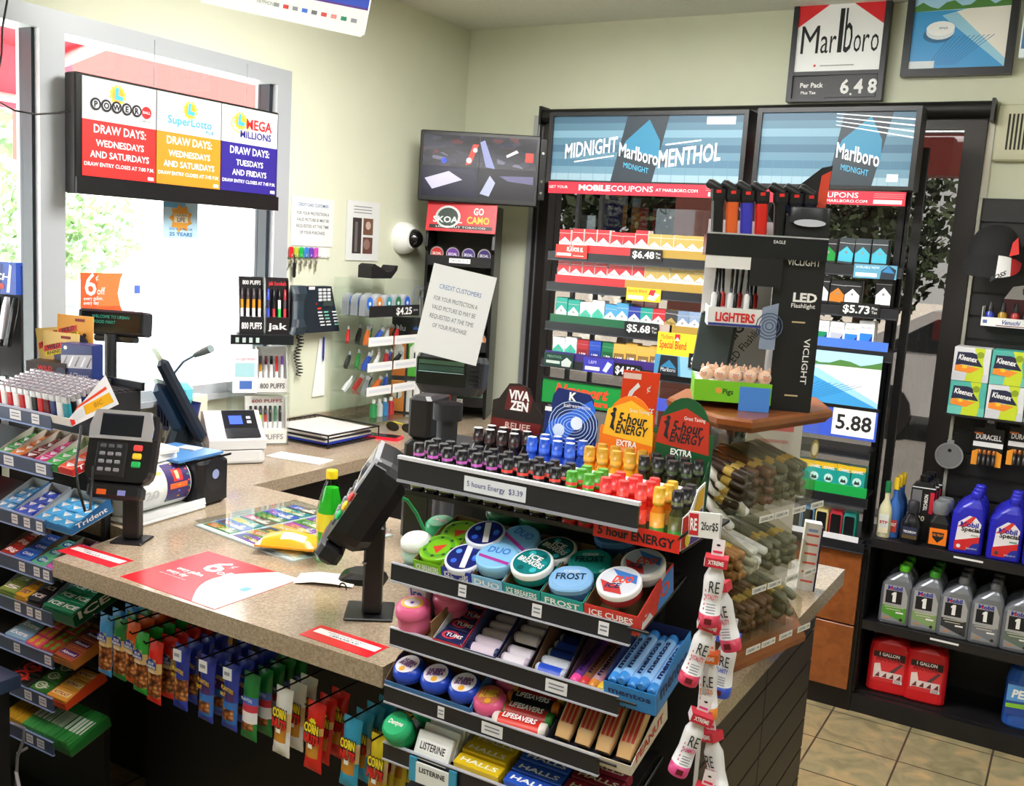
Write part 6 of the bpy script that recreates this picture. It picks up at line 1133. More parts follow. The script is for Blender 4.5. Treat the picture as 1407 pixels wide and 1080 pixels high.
H_M = [TR((HX0 + k * (w4 + .006) + (-.012 if k == 3 else 0), 1.515, hz)) for k in range(4)]
header(H_M[0], 'dark header carton of white-capped bottles at left of bottle shelf', w4, .15, '241a1a', [(0, 0), (w4, 0), (w4, .10), (w4 * .85, .115), (w4 * .7, .145), (w4 * .5, .152), (w4 * .3, .15), (w4 * .12, .12), (0, .115)], art_viva, ('1c1416', '201418', '3a1418', 'c8a82a', 'f4f4f4'), 'white-capped dark bottle', place='the dark header carton')
header(H_M[1], 'blue swirl header carton of white-capped bottles', w4, .15, '1a2c6a', [(0, 0), (w4, 0), (w4, .105), (w4 * .9, .115), (w4 * .88, .14), (w4 * .8, .15), (w4 * .2, .155), (w4 * .12, .14), (w4 * .1, .12), (0, .118)], art_k, ('2a58c8', '2a58c8', '3a6ae0', '1a2a6a', 'f4f6fa'), 'white-capped blue bottle', place='the blue header carton')
header(H_M[2], 'orange arched header carton of gold-capped energy bottles', w4, .155, 'ee7a1a', arch(w4, .10, .158), art5('f2b82a', 'f8c8a0'), ('c8962a', 'f0a01c', 'f0a83a', 'e8901c'), 'gold-capped orange bottle', place='the orange header carton')
header(H_M[3], 'dark green arched header carton of black-capped energy bottles', w4, .16, '14502a', arch(w4, .11, .168), art5('b8301c', '7a9a80'), ('18181a', '2a3018', '3a4a20', '5a6a20'), 'black-capped olive bottle', place='the green header carton')
# ---------------------------------------------------------------- cigar case on the end counter
t, nt, b = pbr('cherry_wood'); co = nt.nodes.new('ShaderNodeTexCoord'); mp_ = nt.nodes.new('ShaderNodeMapping'); mp_.inputs['Scale'].default_value = (9, 2, 9)
n1 = nt.nodes.new('ShaderNodeTexNoise'); n1.inputs['Scale'].default_value = 3; n1.inputs['Detail'].default_value = 6; n1.inputs['Distortion'].default_value = .6
rp = nt.nodes.new('ShaderNodeValToRGB'); e = rp.color_ramp.elements; e[0].position = .3; e[0].color = lin('7c431f'); e[1].position = .7; e[1].color = lin('94562a')
for a, c in ((co.outputs['Object'], mp_.inputs[0]), (mp_.outputs[0], n1.inputs['Vector']), (n1.outputs[0], rp.inputs[0]), (rp.outputs[0], b.inputs['Base Color'])): nt.links.new(a, c)
b.inputs['Roughness'].default_value = .3; WOOD = t
OCT = [(-.58, 1.775), (-.512, 1.775), (-.432, 2.06), (-.50, 2.22), (-.68, 2.25), (-.76, 2.08), (-.735, 1.915)]
ocx = sum(p[0] for p in OCT) / 7; ocy = sum(p[1] for p in OCT) / 7
def inset(k): return [(ocx + (p[0] - ocx) * k, ocy + (p[1] - ocy) * k) for p in OCT]
cc_ = thing('cigar_case', 'clear octagonal cigar case with wooden top and base on the end counter', 'display case')
zt = 1.335
mb = MB(); mb.loft([(inset(.93), zt), (inset(.95), zt + .006), (inset(1.0), zt + .012), (inset(1.0), zt + .022), (inset(.97), zt + .027)], WOOD); mb.build('wooden_top', cc_)
mb = MB(); mb.loft([(inset(.97), ZC + .001), (inset(.97), ZC + .012), (inset(.93), ZC + .02), (inset(.90), ZC + .03)], WOOD); mb.build('wooden_base', cc_)
G_ = inset(.87)
for k in range(7):
    p, q = G_[k], G_[(k + 1) % 7]; mb = MB(); mb.add([(p[0], p[1], ZC + .03), (q[0], q[1], ZC + .03), (q[0], q[1], zt), (p[0], p[1], zt)], [(0, 1, 2, 3)], ACR); mb.build('glass_panel', cc_)
CM_ = TR((-.507, 1.80, 0)) @ rot(-15.8, 'Z')
TZ = [1.175, 1.035, .915]
for z in TZ:
    mb = MB(CM_); mb.box(-.19, .0, z - .004, -.012, .255, z, ACR); mb.build('shelf', cc_)
    for v_ in (0, .064, .128, .192, .252):
        mb = MB(CM_); mb.prism([(-.19, z), (-.012, z), (-.012, z + .045), (-.19, z + .125)], v_, v_ + .0025, SMOKE, 'y'); mb.build('divider', cc_)
    for k, v_ in enumerate((.012, .066, .13, .2)):
        mb = MB(CM_); mb.push(TR((.0135, 0, 0)) @ RIGHT); mb.quad(v_, z - .01, v_ + .05, z + .003, -.0, m('e6e6e2', .5)); mb.text('CIGARS 1.99', v_ + .025, z - .0065, .0055, INK, -.0004, w=.04, bold=.02); mb.pop(); mb.build('price_label', cc_)
mb = MB(CM_ @ TR((.012, .19, zt - .045)) @ RIGHT); mb.ring(0, 0, .011, .016, -.002, m('b9a050', .3, .7), 16, 1.2); mb.disc(0, 0, .011, -.0022, m('e8e0c0', .4), 14, .013); mb.build('lock_dial', cc_)
cigs = {}
for c, nme in (('6a4426', 'brown'), ('e4e4e0', 'white'), ('3a2a20', 'dark brown'), ('a8763e', 'tan'), ('6b6a52', 'olive-wrapped')):
    mb = MB(rot(-90, 'Y')); mb.lathe([(.005, 0), (.0085, .003), (.009, .03), (.009, .05), (.009, .055), (.009, .125), (.004, .135)], [m(c, .4), m(c, .4), m('c8a850' if c != 'e4e4e0' else 'f4f4f4', .4), m(c, .4), m(c, .4), m(c, .4)], 10); o = mb.build('t_'); COL.objects.unlink(o); cigs[nme] = o
BIN = [['dark brown', 'brown', 'olive-wrapped', 'olive-wrapped'], ['tan', 'white', 'olive-wrapped', 'olive-wrapped'], ['dark brown', 'brown', 'brown', 'olive-wrapped']]
for r, z in enumerate(TZ):
    for k in range(4):
        nme = BIN[r][k]
        for j in range(3 if r else 4):
            for i in range(3):
                o = cigs[nme].copy(); o.name = 'cigar'; COL.objects.link(o)
                put(o, CM_ @ TR((-.022 - random.random() * .02, .0135 + k * .064 + i * .0185, z + .0095 + j * .0185)) @ rot(12, 'Y') @ rot(random.uniform(-3, 3), 'Z'))
                tag(o, f'{nme} cigar, {ORD[j]} layer, in the {ORD[k]} bin of the {["top", "middle", "bottom"][r]} case shelf', 'cigar', f'{nme} cigars, {["top", "middle", "bottom"][r]} shelf bin {ORD[k]}')
wcig = MB(); wcig.lathe([(.006, -.042), (.0095, -.038), (.0095, .038), (.005, .042)], m('ecebe8', .35), 12); wcig = wcig.build('t_'); COL.objects.unlink(wcig)
for i, (px, py) in enumerate(((972, 648), (984, 656), (996, 664), (975, 668), (990, 676), (1006, 684), (974, 692), (986, 704))):
    o = wcig.copy(); o.name = 'cigar'; COL.objects.link(o); d_ = V((.62, .05, -.55)).normalized()
    put(o, TR(P(px, py, y=1.845 - .012 * (i % 2))) @ d_.to_track_quat('Z', 'Y').to_matrix().to_4x4())
    tag(o, f'thick white cigar tube, {ORD[i]} from the top of the pile at the case front', 'cigar', 'white cigar tubes')
# order form pad leaning behind the case
q = P(1108, 812, z=ZC); fp_ = thing('coupon_pad', 'white coupon booklet with red lines standing at the case corner', 'booklet', (q.x - .005, q.y, ZC), 20); fp_.scale = (.55, .6, .72)
mb = MB(rot(3, 'Y')); mb.box(-.035, 0, 0, .035, .05, .235, m('e4e2de', .6)); mb.box(.035, -.003, 0, .042, .055, .225, m('2a2450', .4)); 
for k in range(6): mb.quad(-.025, .03 + k * .032, .028, .037 + k * .032, -.0006, m('e05a50', .5))
mb.quad(-.02, .205, .02, .215, -.0006, m('8aa0d0', .5)); mb.build('pages', fp_)
q = P(1062, 640, y=2.36); mb = MB(); mb.box(-.07, 0, 0, .06, .012, .43, m('dcdad6', .6)); mb.quad(-.05, .385, .04, .41, -.0006, m('e0686a', .5)); [mb.quad(-.05, .25 + k * .035, .03, .258 + k * .035, -.0006, m('d8a0a0', .5)) for k in range(4)]; one(mb, 'leaflet', 'tall white and red leaflet standing behind the cigar case', 'leaflet', (q.x, 2.36, ZC), 20)
fp2 = dup(fp_, V((-.545, 2.275, 1.08)), label='white coupon sheet with red lines behind the case glass') if False else None
# ---------------------------------------------------------------- flashlight display on top of the case
vd = thing('flashlight_display', 'cardboard flashlight display with black torch-shaped side on the cigar case', 'display', (-.532, 1.935, zt + .0275), 22)
VM = TR((-.532, 1.935, zt + .0275)) @ rot(22, 'Z')
KB = m('16171a', .4); H = .395
mb = MB(); mb.prism([(0, 0), (.082, 0), (.082, H), (0, H * .95), (0, H * .66), (-.012, H * .62), (-.012, H * .45), (0, H * .4)], -.002, 0, KB, 'y'); mb.prism([(0, 0), (.082, 0), (.082, H), (0, H)], .14, .142, m('e8e8e8', .5), 'y'); mb.box(.08, 0, 0, .082, .14, H, KB)
mb.lathe([(.038, H - .03), (.038, H - .002), (.036, H), (.033, H - .004)], [m('26282e', .3)] * 2 + [m('4a6ab8', .3)], 22, c=(.043, .0, 0), sy=.3); mb.disc(.043, H - .03, .03, -.013, m('c9cdd8', .3), 16, .007)
mb.text('VICLIGHT', .04, H * .72, .012, WHT, -.0126, w=.062, bold=.03); mb.text('LED', .05, H * .545, .016, WHT, -.0028, w=.045, bold=.08); mb.text('Flashlight', .048, H * .515, .008, WHT, -.0028, w=.045, bold=.02)
mb.push(TR((.062, -.0028, .1)) @ rot(90, 'Y')); mb.text('VICLIGHT', 0, -.005, .011, WHT, 0, w=.09, bold=.02); mb.pop()
for z in (.03, H * .44): mb.quad(.03, z, .055, z + .003, -.0028, m('c9b48a', .4))
mb.build('torch_side', vd)
mb = MB(); Wh = m('e4e4e2', .5)
mb.box(-.14, .12, 0, 0, .123, H * .93, Wh); mb.box(-.143, -.005, .0, -.14, .123, .05, Wh)
mb.push(TR((0, .1196, 0))); mb.push(TR((-.06, 0, .13)) @ rot(-55, 'Y')); mb.text('VICLIGHT', 0, 0, .022, m('2a3a30'), 0, w=.12, bold=.03); mb.text('LED Flashlight', 0, -.03, .016, m('2a3a30'), 0, w=.11); mb.pop(); mb.push(TR((-.07, 0, .3)) @ rot(-25, 'Y')); mb.text('VICLIGHT', 0, 0, .018, m('2a3a30'), 0, w=.09, bold=.03); mb.pop(); mb.pop(); mb.build('back_card', vd)
GN = m('7ac92a', .4)
for nm, x0, x1, y0, z0, z1, c in (('green_tray', -.145, -.0, -.045, .02, .055, GN), ('middle_tray', -.13, -.03, -.02, .165, .195, Wh), ('top_tray', -.145, .08, -.02, .30, .335, m('1a1c22', .25))):
    mb = MB(); mb.box(x0, y0, z0 - .002, x1, .12, z0, Wh); mb.box(x0, y0 - .002, z0 - .006, x1, y0, z1, c); mb.box(x0 - .002, y0 - .002, z0 - .006, x0, .12, z1, c if nm != 'middle_tray' else Wh); mb.box(x0, y0, z0, x1, .12, z1 - .004, Wh if nm != 'top_tray' else KB)
    if nm == 'green_tray':
        mb.quad(-.06, z0 - .02, -.002, z1 - .008, y0 - .0024, m('4a8ae0', .4)); mb.disc(-.1, .036, .006, y0 - .0026, m('e8a24a'), 10); mb.text('Pigs', -.082, .03, .01, m('1c4a1c'), y0 - .0026, w=.02, bold=.04); mb.quad(-.06, -.018, .0, .0, y0 + .001, KB); mb.quad(-.04, -.012, -.02, -.009, y0 + .0006, m('c9b48a'))
    if nm == 'middle_tray': mb.text('LIGHTERS', -.08, z0 + .004, .016, m('d02a2a'), y0 - .003, w=.075, bold=.08); mb.quad(-.13, z0 - .005, -.03, z0, y0 - .003, m('2a3a8a')); mb.prism([(-.03, .12), (.0, .12), (.0, .21), (-.03, .2)], y0 - .002, y0, m('8a98b0', .4), 'y'); [mb.ring(-.014, .165, .006 * k, .006 * k + .002, y0 - .003, m('4a5a7a', .4), 14) for k in range(1, 5)]
    if nm == 'top_tray': mb.box(x0 - .002, y0 - .003, z1, x1, y0 + .003, z1 + .003, m('cfd2da', .2, .5)); mb.text('EAGLE', -.01, z1 - .012, .006, WHT, y0 - .0026, w=.022); mb.box(-.06, y0 - .0015, z0 - .06, .0, y0, z0, KB); mb.box(-.145, y0 - .001, z0 - .03, -.06, y0, z0, Wh)
    mb.build(nm, vd)
mb = MB(); mb.prism([(0, .34), (.075, .34), (.085, .48), (.065, .475), (.02, .435), (-.02, .41), (-.03, .38)], .055, .057, m('15171c', .35), 'y'); mb.prism([(.055, .345), (.076, .345), (.083, .47), (.066, .46)], .053, .055, m('e0462a', .4), 'y'); mb.text('TORCH GUN', .02, .395, .012, m('2a6ad0'), .054, w=.075, bold=.06, slope=.45, shear=.2); mb.quad(.0, .38, .06, .384, .0545, m('c9ccd2')); mb.quad(.01, .372, .06, .376, .0545, m('c9ccd2')); mb.build('header_card', vd)
for i in range(7):
    c, nme = [('15151a', 'black'), ('e0622a', 'orange'), ('3a3ab8', 'blue'), ('d8281f', 'red'), ('141417', 'all-black'), ('17171a', 'black red-button'), ('141416', 'rightmost black')][i]
    tt = thing('torch_gun', f'{nme} torch-gun lighter, {ORD[i]} from left on the display top tray', 'lighter'); put(tt, VM @ TR((-.128 + i * .028 + (i > 3) * .008, .0 + i * .004, .332)) @ rot(-3, 'Y') @ MX.Diagonal((1.3, 1.2, 1.18, 1)))
    mb = MB(); mb.loft([(rrect(.017, .02, .005), 0), (rrect(.018, .022, .006), .055), (rrect(.022, .024, .006), .06), (rrect(.022, .026, .006), .075)], [m(c, .3), KB, KB]); mb.build('body', tt)
    mb = MB(rot(-35, 'Y')); mb.M = TR((-.003, -.002, .078)) @ rot(-55, 'Y'); mb.lathe([(.008, -.008), (.008, .012), (.006, .016)], KB, 10); mb.build('nozzle', tt)
    mb = MB(); mb.box(-.003, -.0135, .068, .004, -.0115, .073, m('e02a20', .4)); mb.build('trigger', tt)
for i in range(9):
    mb = MB(rot(random.uniform(-3, 3), 'Y') @ rot(-4, 'X')); mb.lathe([(.0055, 0), (.006, .025), (.003, .03), (.003, .1), (.0035, .1), (.0035, .125)], [m(['d8d8da', '1a1a1c', 'c8302a'][i % 3], .3)] * 2 + [m('2a2b30', .25, .7)] * 2 + [KB], 8)
    put(one(mb, 'stick_lighter', f'long stick lighter, {ORD[i]} from left on the middle tray', 'lighter', group='stick lighters'), VM @ TR((-.122 + i * .0105, .0 + (i % 3) * .03, .193)))
for i in range(9):
    tt = thing('pig_toy', f'small pink pig-head toy, {ORD[i % 5]} from left in {["front", "rear"][i // 5]} row of the green tray', 'toy'); put(tt, VM @ TR((-.125 + (i % 5) * .028 + (i // 5) * .012, -.02 + (i // 5) * .045, .052)) @ rot(random.uniform(-25, 25), 'Z'))
    PK = m('e8c0a4', .45); mb = MB(); mb.lathe([(.006, 0), (.0125, .006), (.0135, .013), (.011, .021), (.004, .026), (.0, .0265)], PK, 12); mb.build('head', tt)
    mb = MB(); mb.lathe([(.005, -.001), (.005, .003)], m('d8a088', .45), 8); mb.M = MX.Identity(4); 
    mb = MB(TR((0, -.0135, .012)) @ rot(90, 'X')); mb.lathe([(.0055, -.002), (.005, .002)], m('d89a84', .45), 10); mb.build('snout', tt)
    for s in (-1, 1):
        mb = MB(); mb.lathe([(.002, .02), (.004, .024), (.001, .031)], PK, 6, c=(s * .008, 0, 0)); mb.build('ear', tt)
        mb = MB(); mb.disc(s * .005, .016, .0028, -.0128, WHT, 8); mb.disc(s * .005, .016, .0012, -.0132, INK, 6); mb.build('eye', tt)
mb = MB(rot(6, 'Y')); mb.cbox(-.04, -.006, 0, .04, .006, .125, m('2c3236', .25), .004); mb.quad(-.036, .006, .036, .118, -.0063, m('3c4648', .12)); put(one(mb, 'dark_tablet', 'dark slab-shaped box leaning behind the pig toys', 'box'), VM @ TR((-.115, .075, .052)) @ rot(-25, 'Z'))
# ---------------------------------------------------------------- hanging drink bottles
cs = thing('clip_strip', 'clip strip topped by a small white price card at rack corner', 'clip strip', (-.43, 1.372, .885)); cs.scale = (.78, 1, .95)
mb = MB(); mb.box(-.004, .002, -.1, .004, .004, .42, m('d0d0d0', .4)); mb.tube([(0, .003, .41), (-.03, .02, .41), (-.1, .03, .35)], .003, BLK, 5); mb.build('strip', cs)
mb = MB(rot(-4, 'Y')); mb.loft([(rrect(.06, .003, .001), .38), (rrect(.062, .003, .001), .42)], m('dcdcd8', .5)); mb.box(-.029, -.0022, .383, -.011, -.0016, .417, m('c0222c', .5)); mb.text('RE', -.02, .391, .018, WHT, -.0026, w=.013, bold=.05); mb.text('2for$5', .011, .393, .012, INK, -.002, w=.033, bold=.03); mb.build('price_card', cs)
def drink(lab, loc, rx, ry, rz_, col, nm2, capc='c8283c', back=False):
    t = thing('drink_bottle', lab, 'bottle'); put(t, TR(loc) @ rot(rz_, 'Z') @ rot(ry, 'Y') @ rot(rx, 'X') @ MX.Diagonal((.74, .74, .85, 1)))
    Wc = m('e9e9ec', .3); C_ = m(col, .35)
    mb = MB(); mb.lathe([(.019, 0), (.0205, .004), (.0205, .022), (.0205, .022), (.018, .05), (.0195, .075), (.0195, .085), (.013, .1), (.012, .106)], [C_, C_, C_] + [Wc] * 5, 18)
    mb.text('RE', .003, .062, .02, INK, -.0205, w=.02); mb.text(nm2, .0, .05, .008, C_, -.0196, w=.026, bold=.04)
    for k in range(4): mb.quad(-.008, .026 + k * .005, .01, .0275 + k * .005, -.0206, m('8a8a92'))
    mb.quad(-.008, .006, .006, .016, -.0213, m('6a1420')); [mb.quad(-.0135, .03 + k * .008, -.0115, .034 + k * .008, -.0175, C_) for k in range(5)]; mb.build('body', t)
    mb = MB(); mb.prism([(-.022, .106), (.022, .106), (.022, .122), (-.022, .122)], -.022, .012, m(capc, .4), 'y'); mb.box(-.0222, -.0222, .107, -.021, .012, .121, Wc); mb.text('XTREME', .0, .111, .007, WHT, -.0225, w=.03, bold=.05); mb.build('carton_collar', t)
    mb = MB(); mb.box(-.012, .002, .122, .012, .003, .15, Wc); mb.disc(0, .14, .004, .0014, INK, 8, .002); mb.quad(-.009, .126, .009, .13, .0014, C_); mb.build('hang_tab', t)
DY = 1.345
def dl(px, py, dy=0): q = P(px, py, y=DY + dy); return (q.x, q.y, q.z)
drink('white and crimson drink bottle at the top of the clip strip', dl(973, 858), 0, 2, 15, 'd23a5a', 'VITALITY')
drink('white and crimson drink bottle hanging at right, second on the clip strip', dl(1006, 893, .05), 0, -17, 0, 'd23a5a', 'VITALITY')
drink('white and crimson drink bottle tilted left, third on the clip strip', dl(944, 938, -.0), 0, 14, 20, 'd23a5a', 'VITALITY')
drink('white and orange drink bottle in the middle of the clip strip', dl(972, 985, .045), 0, -4, 10, 'ee8a2a', 'FOCUS', 'e86a1c')
drink('pink drink bottle tilted left near the clip strip bottom', dl(930, 1062, -.01), 0, 16, 25, 'd84a88', 'SHIMMER')
drink('white drink bottle tilted right at the clip strip bottom', dl(990, 1100, .03), 0, -17, -20, 'd23a5a', 'VITALITY')
drink('half-hidden blue drink bottle behind the orange drink bottle', dl(990, 955, .1), 0, 3, 0, '3a5ad0', 'CLARITY', '3a5ad0')
drink('lowest red-collared drink bottle at the picture bottom edge', dl(950, 1165, .0), 0, 8, 10, 'd23a5a', 'VITALITY')
# ---------------------------------------------------------------- cigarette rack before the tinted window
RK = 3.72
def R(px, py, y=RK): return P(px, py, y=y)
wc = thing('wood_cabinet', 'low cherry wood cabinet with black base under the pack rack', 'cabinet', (0, 0, 0))
xr = R(1186, 800).x
mb = MB(); mb.box(-2.0, RK + .02, .0, xr, 4.06, .08, BLK); mb.box(-2.0, RK + .02, .08, xr - .012, 4.06, .63, BLKM); mb.box(xr - .012, RK + .01, .08, xr, 4.06, .63, BLK); mb.build('body', wc)
zd = P(1170, 860, y=RK).z
for z0, z1 in ((.085, zd - .003), (zd + .003, .625)):
    for x0, x1 in ((xr - .43, xr - .012), (xr - .86, xr - .434)):
        mb = MB(); mb.cbox(x0 + .002, RK, z0, x1 - .002, RK + .019, z1, WOOD, .002); mb.build('door', wc)
rk = thing('pack_rack', 'tall black cigarette rack with lit header panels before the window', 'rack', (0, 0, 0))
xl0, xl1, xr0, xr1 = R(757, 300).x, R(1020, 300).x, R(1030, 300).x, R(1246, 300).x
mb = MB(); RB = m('121214', .4)
mb.box(-2.0, RK + .05, .632, xr1 + .01, RK + .30, .66, RB)
for x in (xl0 + .03, xl0 + .14, xl1 - .02, xr0 + .02, xr1 - .03):
    mb.box(x - .008, RK + .18, .66, x + .008, RK + .20, 2.06, RB)
mb.box(xr1 - .05, RK, .66, xr1 - .03, RK + .28, 2.0, RB) if False else None
for k, (x0, x1) in enumerate(((1247, 1258), (1268, 1284))):
    a_ = P(x0, 210, y=3.95); mb.box(a_.x, 3.9, .64, a_.x + .028, 3.93, 2.14 - .05 * k, RB)
mb.build('frame', rk)
def shelf(unit, px0, px1, py0, slope, strip, label, lip=.035, sh=.03, depth=.16):
    """one shelf of the rack; py0 = strip bottom line at px0"""
    a_ = R(px0, py0); b_ = R(px1, py0 + slope * (px1 - px0)); z = a_.z
    mb = MB(); mb.box(a_.x, RK - .0, z - .008, b_.x, RK + depth, z, RB); mb.box(a_.x - .01, RK - .012, z - lip, b_.x + .01, RK, z - .002, m('1d1e22', .35)); mb.box(a_.x - .01, RK - .016, z - lip - .004, b_.x + .01, RK + .002, z - lip, m('3a3c44', .3)); mb.build('shelf', rk)
    mb = MB()
    for (q0, q1, c) in strip: x0, x1 = R(q0, py0).x, R(q1, py0).x; mb.box(x0, RK - .008, z - .002, x1, RK - .002, z + sh, m(c, .35))
    if strip: mb.build('price_strip', rk)
    return z
_pp = {}
def cig(style, x, y, z, label, group, h=.088, w_=.0545):
    key = (style, h)
    if key not in _pp:
        c, c2, sh, tx = style; mb = MB(); d_ = .022
        mb.cbox(-w_ / 2, 0, 0, w_ / 2, d_, h, m(c, .3), .0015)
        if sh == 'roof': mb.poly([(-w_ / 2 + .001, h), (w_ / 2 - .001, h), (w_ / 2 - .001, h * .42), (0, h * .66), (-w_ / 2 + .001, h * .42)][::-1], -.0004, m(c2, .3)); mb.text(tx or 'Marlboro', 0, h * .38, h * .1, INK, -.0008, w=w_ * .7); mb.quad(-w_ / 2, h * .83, w_ / 2, h * .845, -.0008, m('dddddd', .3))
        elif sh == 'tent': mb.poly([(-w_ / 2 + .002, h * .1), (w_ / 2 - .002, h * .1), (w_ / 2 - .002, h * .42), (0, h * .68), (-w_ / 2 + .002, h * .42)], -.0004, m(c2, .3)); mb.quad(-w_ / 2, h * .78, w_ / 2, h * .8, -.0006, m('b9b9be', .3)); mb.disc(0, h * .45, .005, -.0008, m('8a8a8a', .3), 8)
        elif sh == 'band': mb.quad(-w_ * .42, h * .12, w_ * .42, h * .55, -.0004, m(c2, .3)); mb.text(tx or 'L&M', 0, h * .26, h * .13, WHT, -.0008, w=w_ * .5, bold=.05); mb.quad(-w_ / 2, h * .78, w_ / 2, h * .79, -.0006, m('aaaaaa', .3))
        elif sh == 'diag': mb.poly([(-w_ * .4, h * .1), (w_ * .4, h * .1), (w_ * .4, h * .55), (-w_ * .4, h * .55)], -.0004, m(c2, .3)); mb.poly([(w_ * .0, h * .1), (w_ * .4, h * .1), (w_ * .4, h * .5)], -.0008, m('24308f', .3)); mb.text('PARLIAMENT', 0, h * .72, h * .07, m('8a8a92'), -.0006, w=w_ * .75)
        elif sh == 'camel': mb.poly([(-w_ * .5, h * .7), (w_ * .5, h * .82), (w_ * .5, h), (-w_ * .5, h)], -.0004, m('e0b82a', .3)); mb.text('CAMEL', 0, h * .72, h * .11, WHT, -.0008, w=w_ * .75, bold=.05); mb.disc(0, h * .35, w_ * .3, -.0006, m('bfe4e0', .3), 14); mb.poly([(-w_ * .2, h * .25), (w_ * .2, h * .25), (w_ * .12, h * .4), (0, h * .34), (-w_ * .1, h * .42)], -.001, m('2a3a3a', .3))
        o = mb.build('t_'); COL.objects.unlink(o); _pp[key] = o
    o = _pp[key].copy(); o.name = 'cigarette_pack'; COL.objects.link(o); o.location = (x, y, z); tag(o, label, 'cigarette pack', group); return o
RD, GD, TL, WT_ = ('f0f0ee', 'c8242c', 'roof', ''), ('f2f1ea', 'b39a52', 'roof', ''), ('e8f2f0', '1fa090', 'roof', ''), ('f4f6f6', '3ab89a', 'tent', '')
BL, NV_ = ('4a9ac8', 'dfeaf2', 'tent', ''), ('2a3a9a', 'e8e8f2', 'tent', '')
names = {RD: 'red-roofed white', GD: 'gold-roofed white', TL: 'teal-roofed', WT_: 'white and mint', BL: 'sky blue', NV_: 'navy'}
def row(px0, pitch, py0, z, styles, rowname, skip_dz=()):
    for i, s_ in enumerate(styles):
        if s_ is None: continue
        x = R(px0 + i * pitch, py0).x; dz, tall = 0, .088
        if isinstance(s_, tuple) and len(s_) == 2 and isinstance(s_[0], tuple): s_, tall = s_
        nme = names.get(s_) or s_[4] if len(s_) > 4 else names.get(s_, 'plain'); st_ = s_[:4]
        for dpt in range(2):
            o = cig(st_, x + (.002 * dpt), RK + .008 + dpt * .0235, z + .001, f'{nme} pack, {ORD[i]} from left on the {rowname}{", rear" if dpt else ""}', f'{nme} packs on the {rowname}', h=tall)
            if i % 5 == 4: o.rotation_euler.y = math.radians(3)
z1 = shelf(0, 758, 1022, 344, .079, [(806, 868, 'd8262e'), (868, 985, 'a8893a')], '')
row(774, 17.6, 344, z1, [RD, (RD, .094), (RD, .094), (RD, .094), RD, RD, (RD, .1), GD, GD, GD, GD, GD, GD, GD], 'top shelf of left rack')
z2 = shelf(0, 756, 1020, 386, .088, [(764, 860, 'd8262e'), (860, 985, 'a8893a')], '')
row(772, 17.2, 386, z2, [RD, RD, RD, RD, (RD, .1), (RD, .1), (RD, .1), GD, GD, (GD, .1), (GD, .1), GD, GD], 'second shelf of left rack')
z3 = shelf(0, 754, 1018, 440, .1, [(757, 905, '14603c'), (905, 925, 'b8a8a0'), (922, 962, 'a8893a'), (962, 985, 'b8a8a0')], '')
O5 = lambda *a: a
row(769, 16.8, 440, z3, [(('1fa090', 'e8f2f0', 'tent', '', 'teal'), .1), (('1fa090', 'e8f2f0', 'tent', '', 'teal'), .094), WT_, (WT_, .1), BL, (BL, .098), ('2a3a9a', 'e8e8f2', 'tent', '', 'navy'), ('1f9a8a', 'dfeeec', 'tent', '', 'sea green'), ('c02a34', 'f0e4e4', 'tent', '', 'crimson'), ('b39a52', '3a3a3a', 'roof', '', 'black and gold'), ('7a90b0', 'dfe4ee', 'tent', '', 'grey blue'), ('8aa0c0', 'e8ecf4', 'tent', '', 'pale blue'), ('e8e0d8', 'a8602a', 'tent', '', 'brown and white')], 'third shelf of left rack')
z4 = shelf(0, 748, 1014, 490, .115, [(750, 1000, '3c2a7a')], '')
LMs = lambda c, n_: ('efeeea' if c == 'w' else c, 'b9b4a8' if c == 'w' else c, 'band', 'L&M', n_)
row(765, 16.8, 490, z4, [WT_, (WT_, .094), ('b02a34', '8a1a24', 'band', 'L&M', 'dark red'), ('2a50b8', '1c3a9a', 'band', 'L&M', 'blue'), ('1c7a48', '145a34', 'band', 'L&M', 'green'), ('e0b050', '8a6a3a', 'band', 'L&M', 'amber'), (('e0b050', '8a6a3a', 'band', 'L&M', 'amber'), .096), ('e0b050', '8a6a3a', 'band', 'L&M', 'amber'), (('e0b050', '8a6a3a', 'band', 'L&M', 'amber'), .096)], 'bottom shelf of left rack')
for i, (px, py) in enumerate(((867, 411), (885, 413))):
    o = cig(('c8303c', 'e8a0a0', 'roof', ''), R(px, py + 20).x, RK + .06, z3 + .001, f'{["left", "right"][i]} red pack at the back of third shelf', 'red packs at back', h=.12)
# tags and banners
def card(name, label, pts, col, fn=None, y=RK - .018, th=.002, emit=0):
    a_, b_, c_ = R(*pts[0], y=y), R(*pts[1], y=y), R(*pts[2], y=y)     # bottom left, bottom right, top left
    w_, h_ = b_.x - a_.x, c_.z - a_.z; mb = MB(); mb.box(0, 0, 0, w_, th, h_, m(col, .4, emit=emit))
    if fn: fn(mb, w_, h_)
    return one(mb, name, label, 'sign', (a_.x, y, a_.z))
def price(s_, small='plus tax'):
    def f(mb, w_, h_): mb.text(s_, w_ * .42, h_ * .22, h_ * .56, WHT, -.0008, w=w_ * .68, bold=.05); mb.text('Plus', w_ * .88, h_ * .55, h_ * .2, WHT, -.0008, w=w_ * .14); mb.text('Tax', w_ * .88, h_ * .25, h_ * .2, WHT, -.0008, w=w_ * .14)
    return f
card('price_tag', 'black tag reading $6.48 on the top shelf of left rack', [(865, 357), (909, 361), (865, 341)], '0c0c0e', price('$6.48'))
card('price_tag', 'black tag reading $5.68 on the third shelf of left rack', [(857, 458), (904, 464), (857, 441)], '0c0c0e', price('$5.68'))
card('price_tag', 'black tag reading $4.55 on the bottom shelf of left rack', [(842, 516), (880, 520), (842, 498)], '0c0c0e', price('$4.55'))
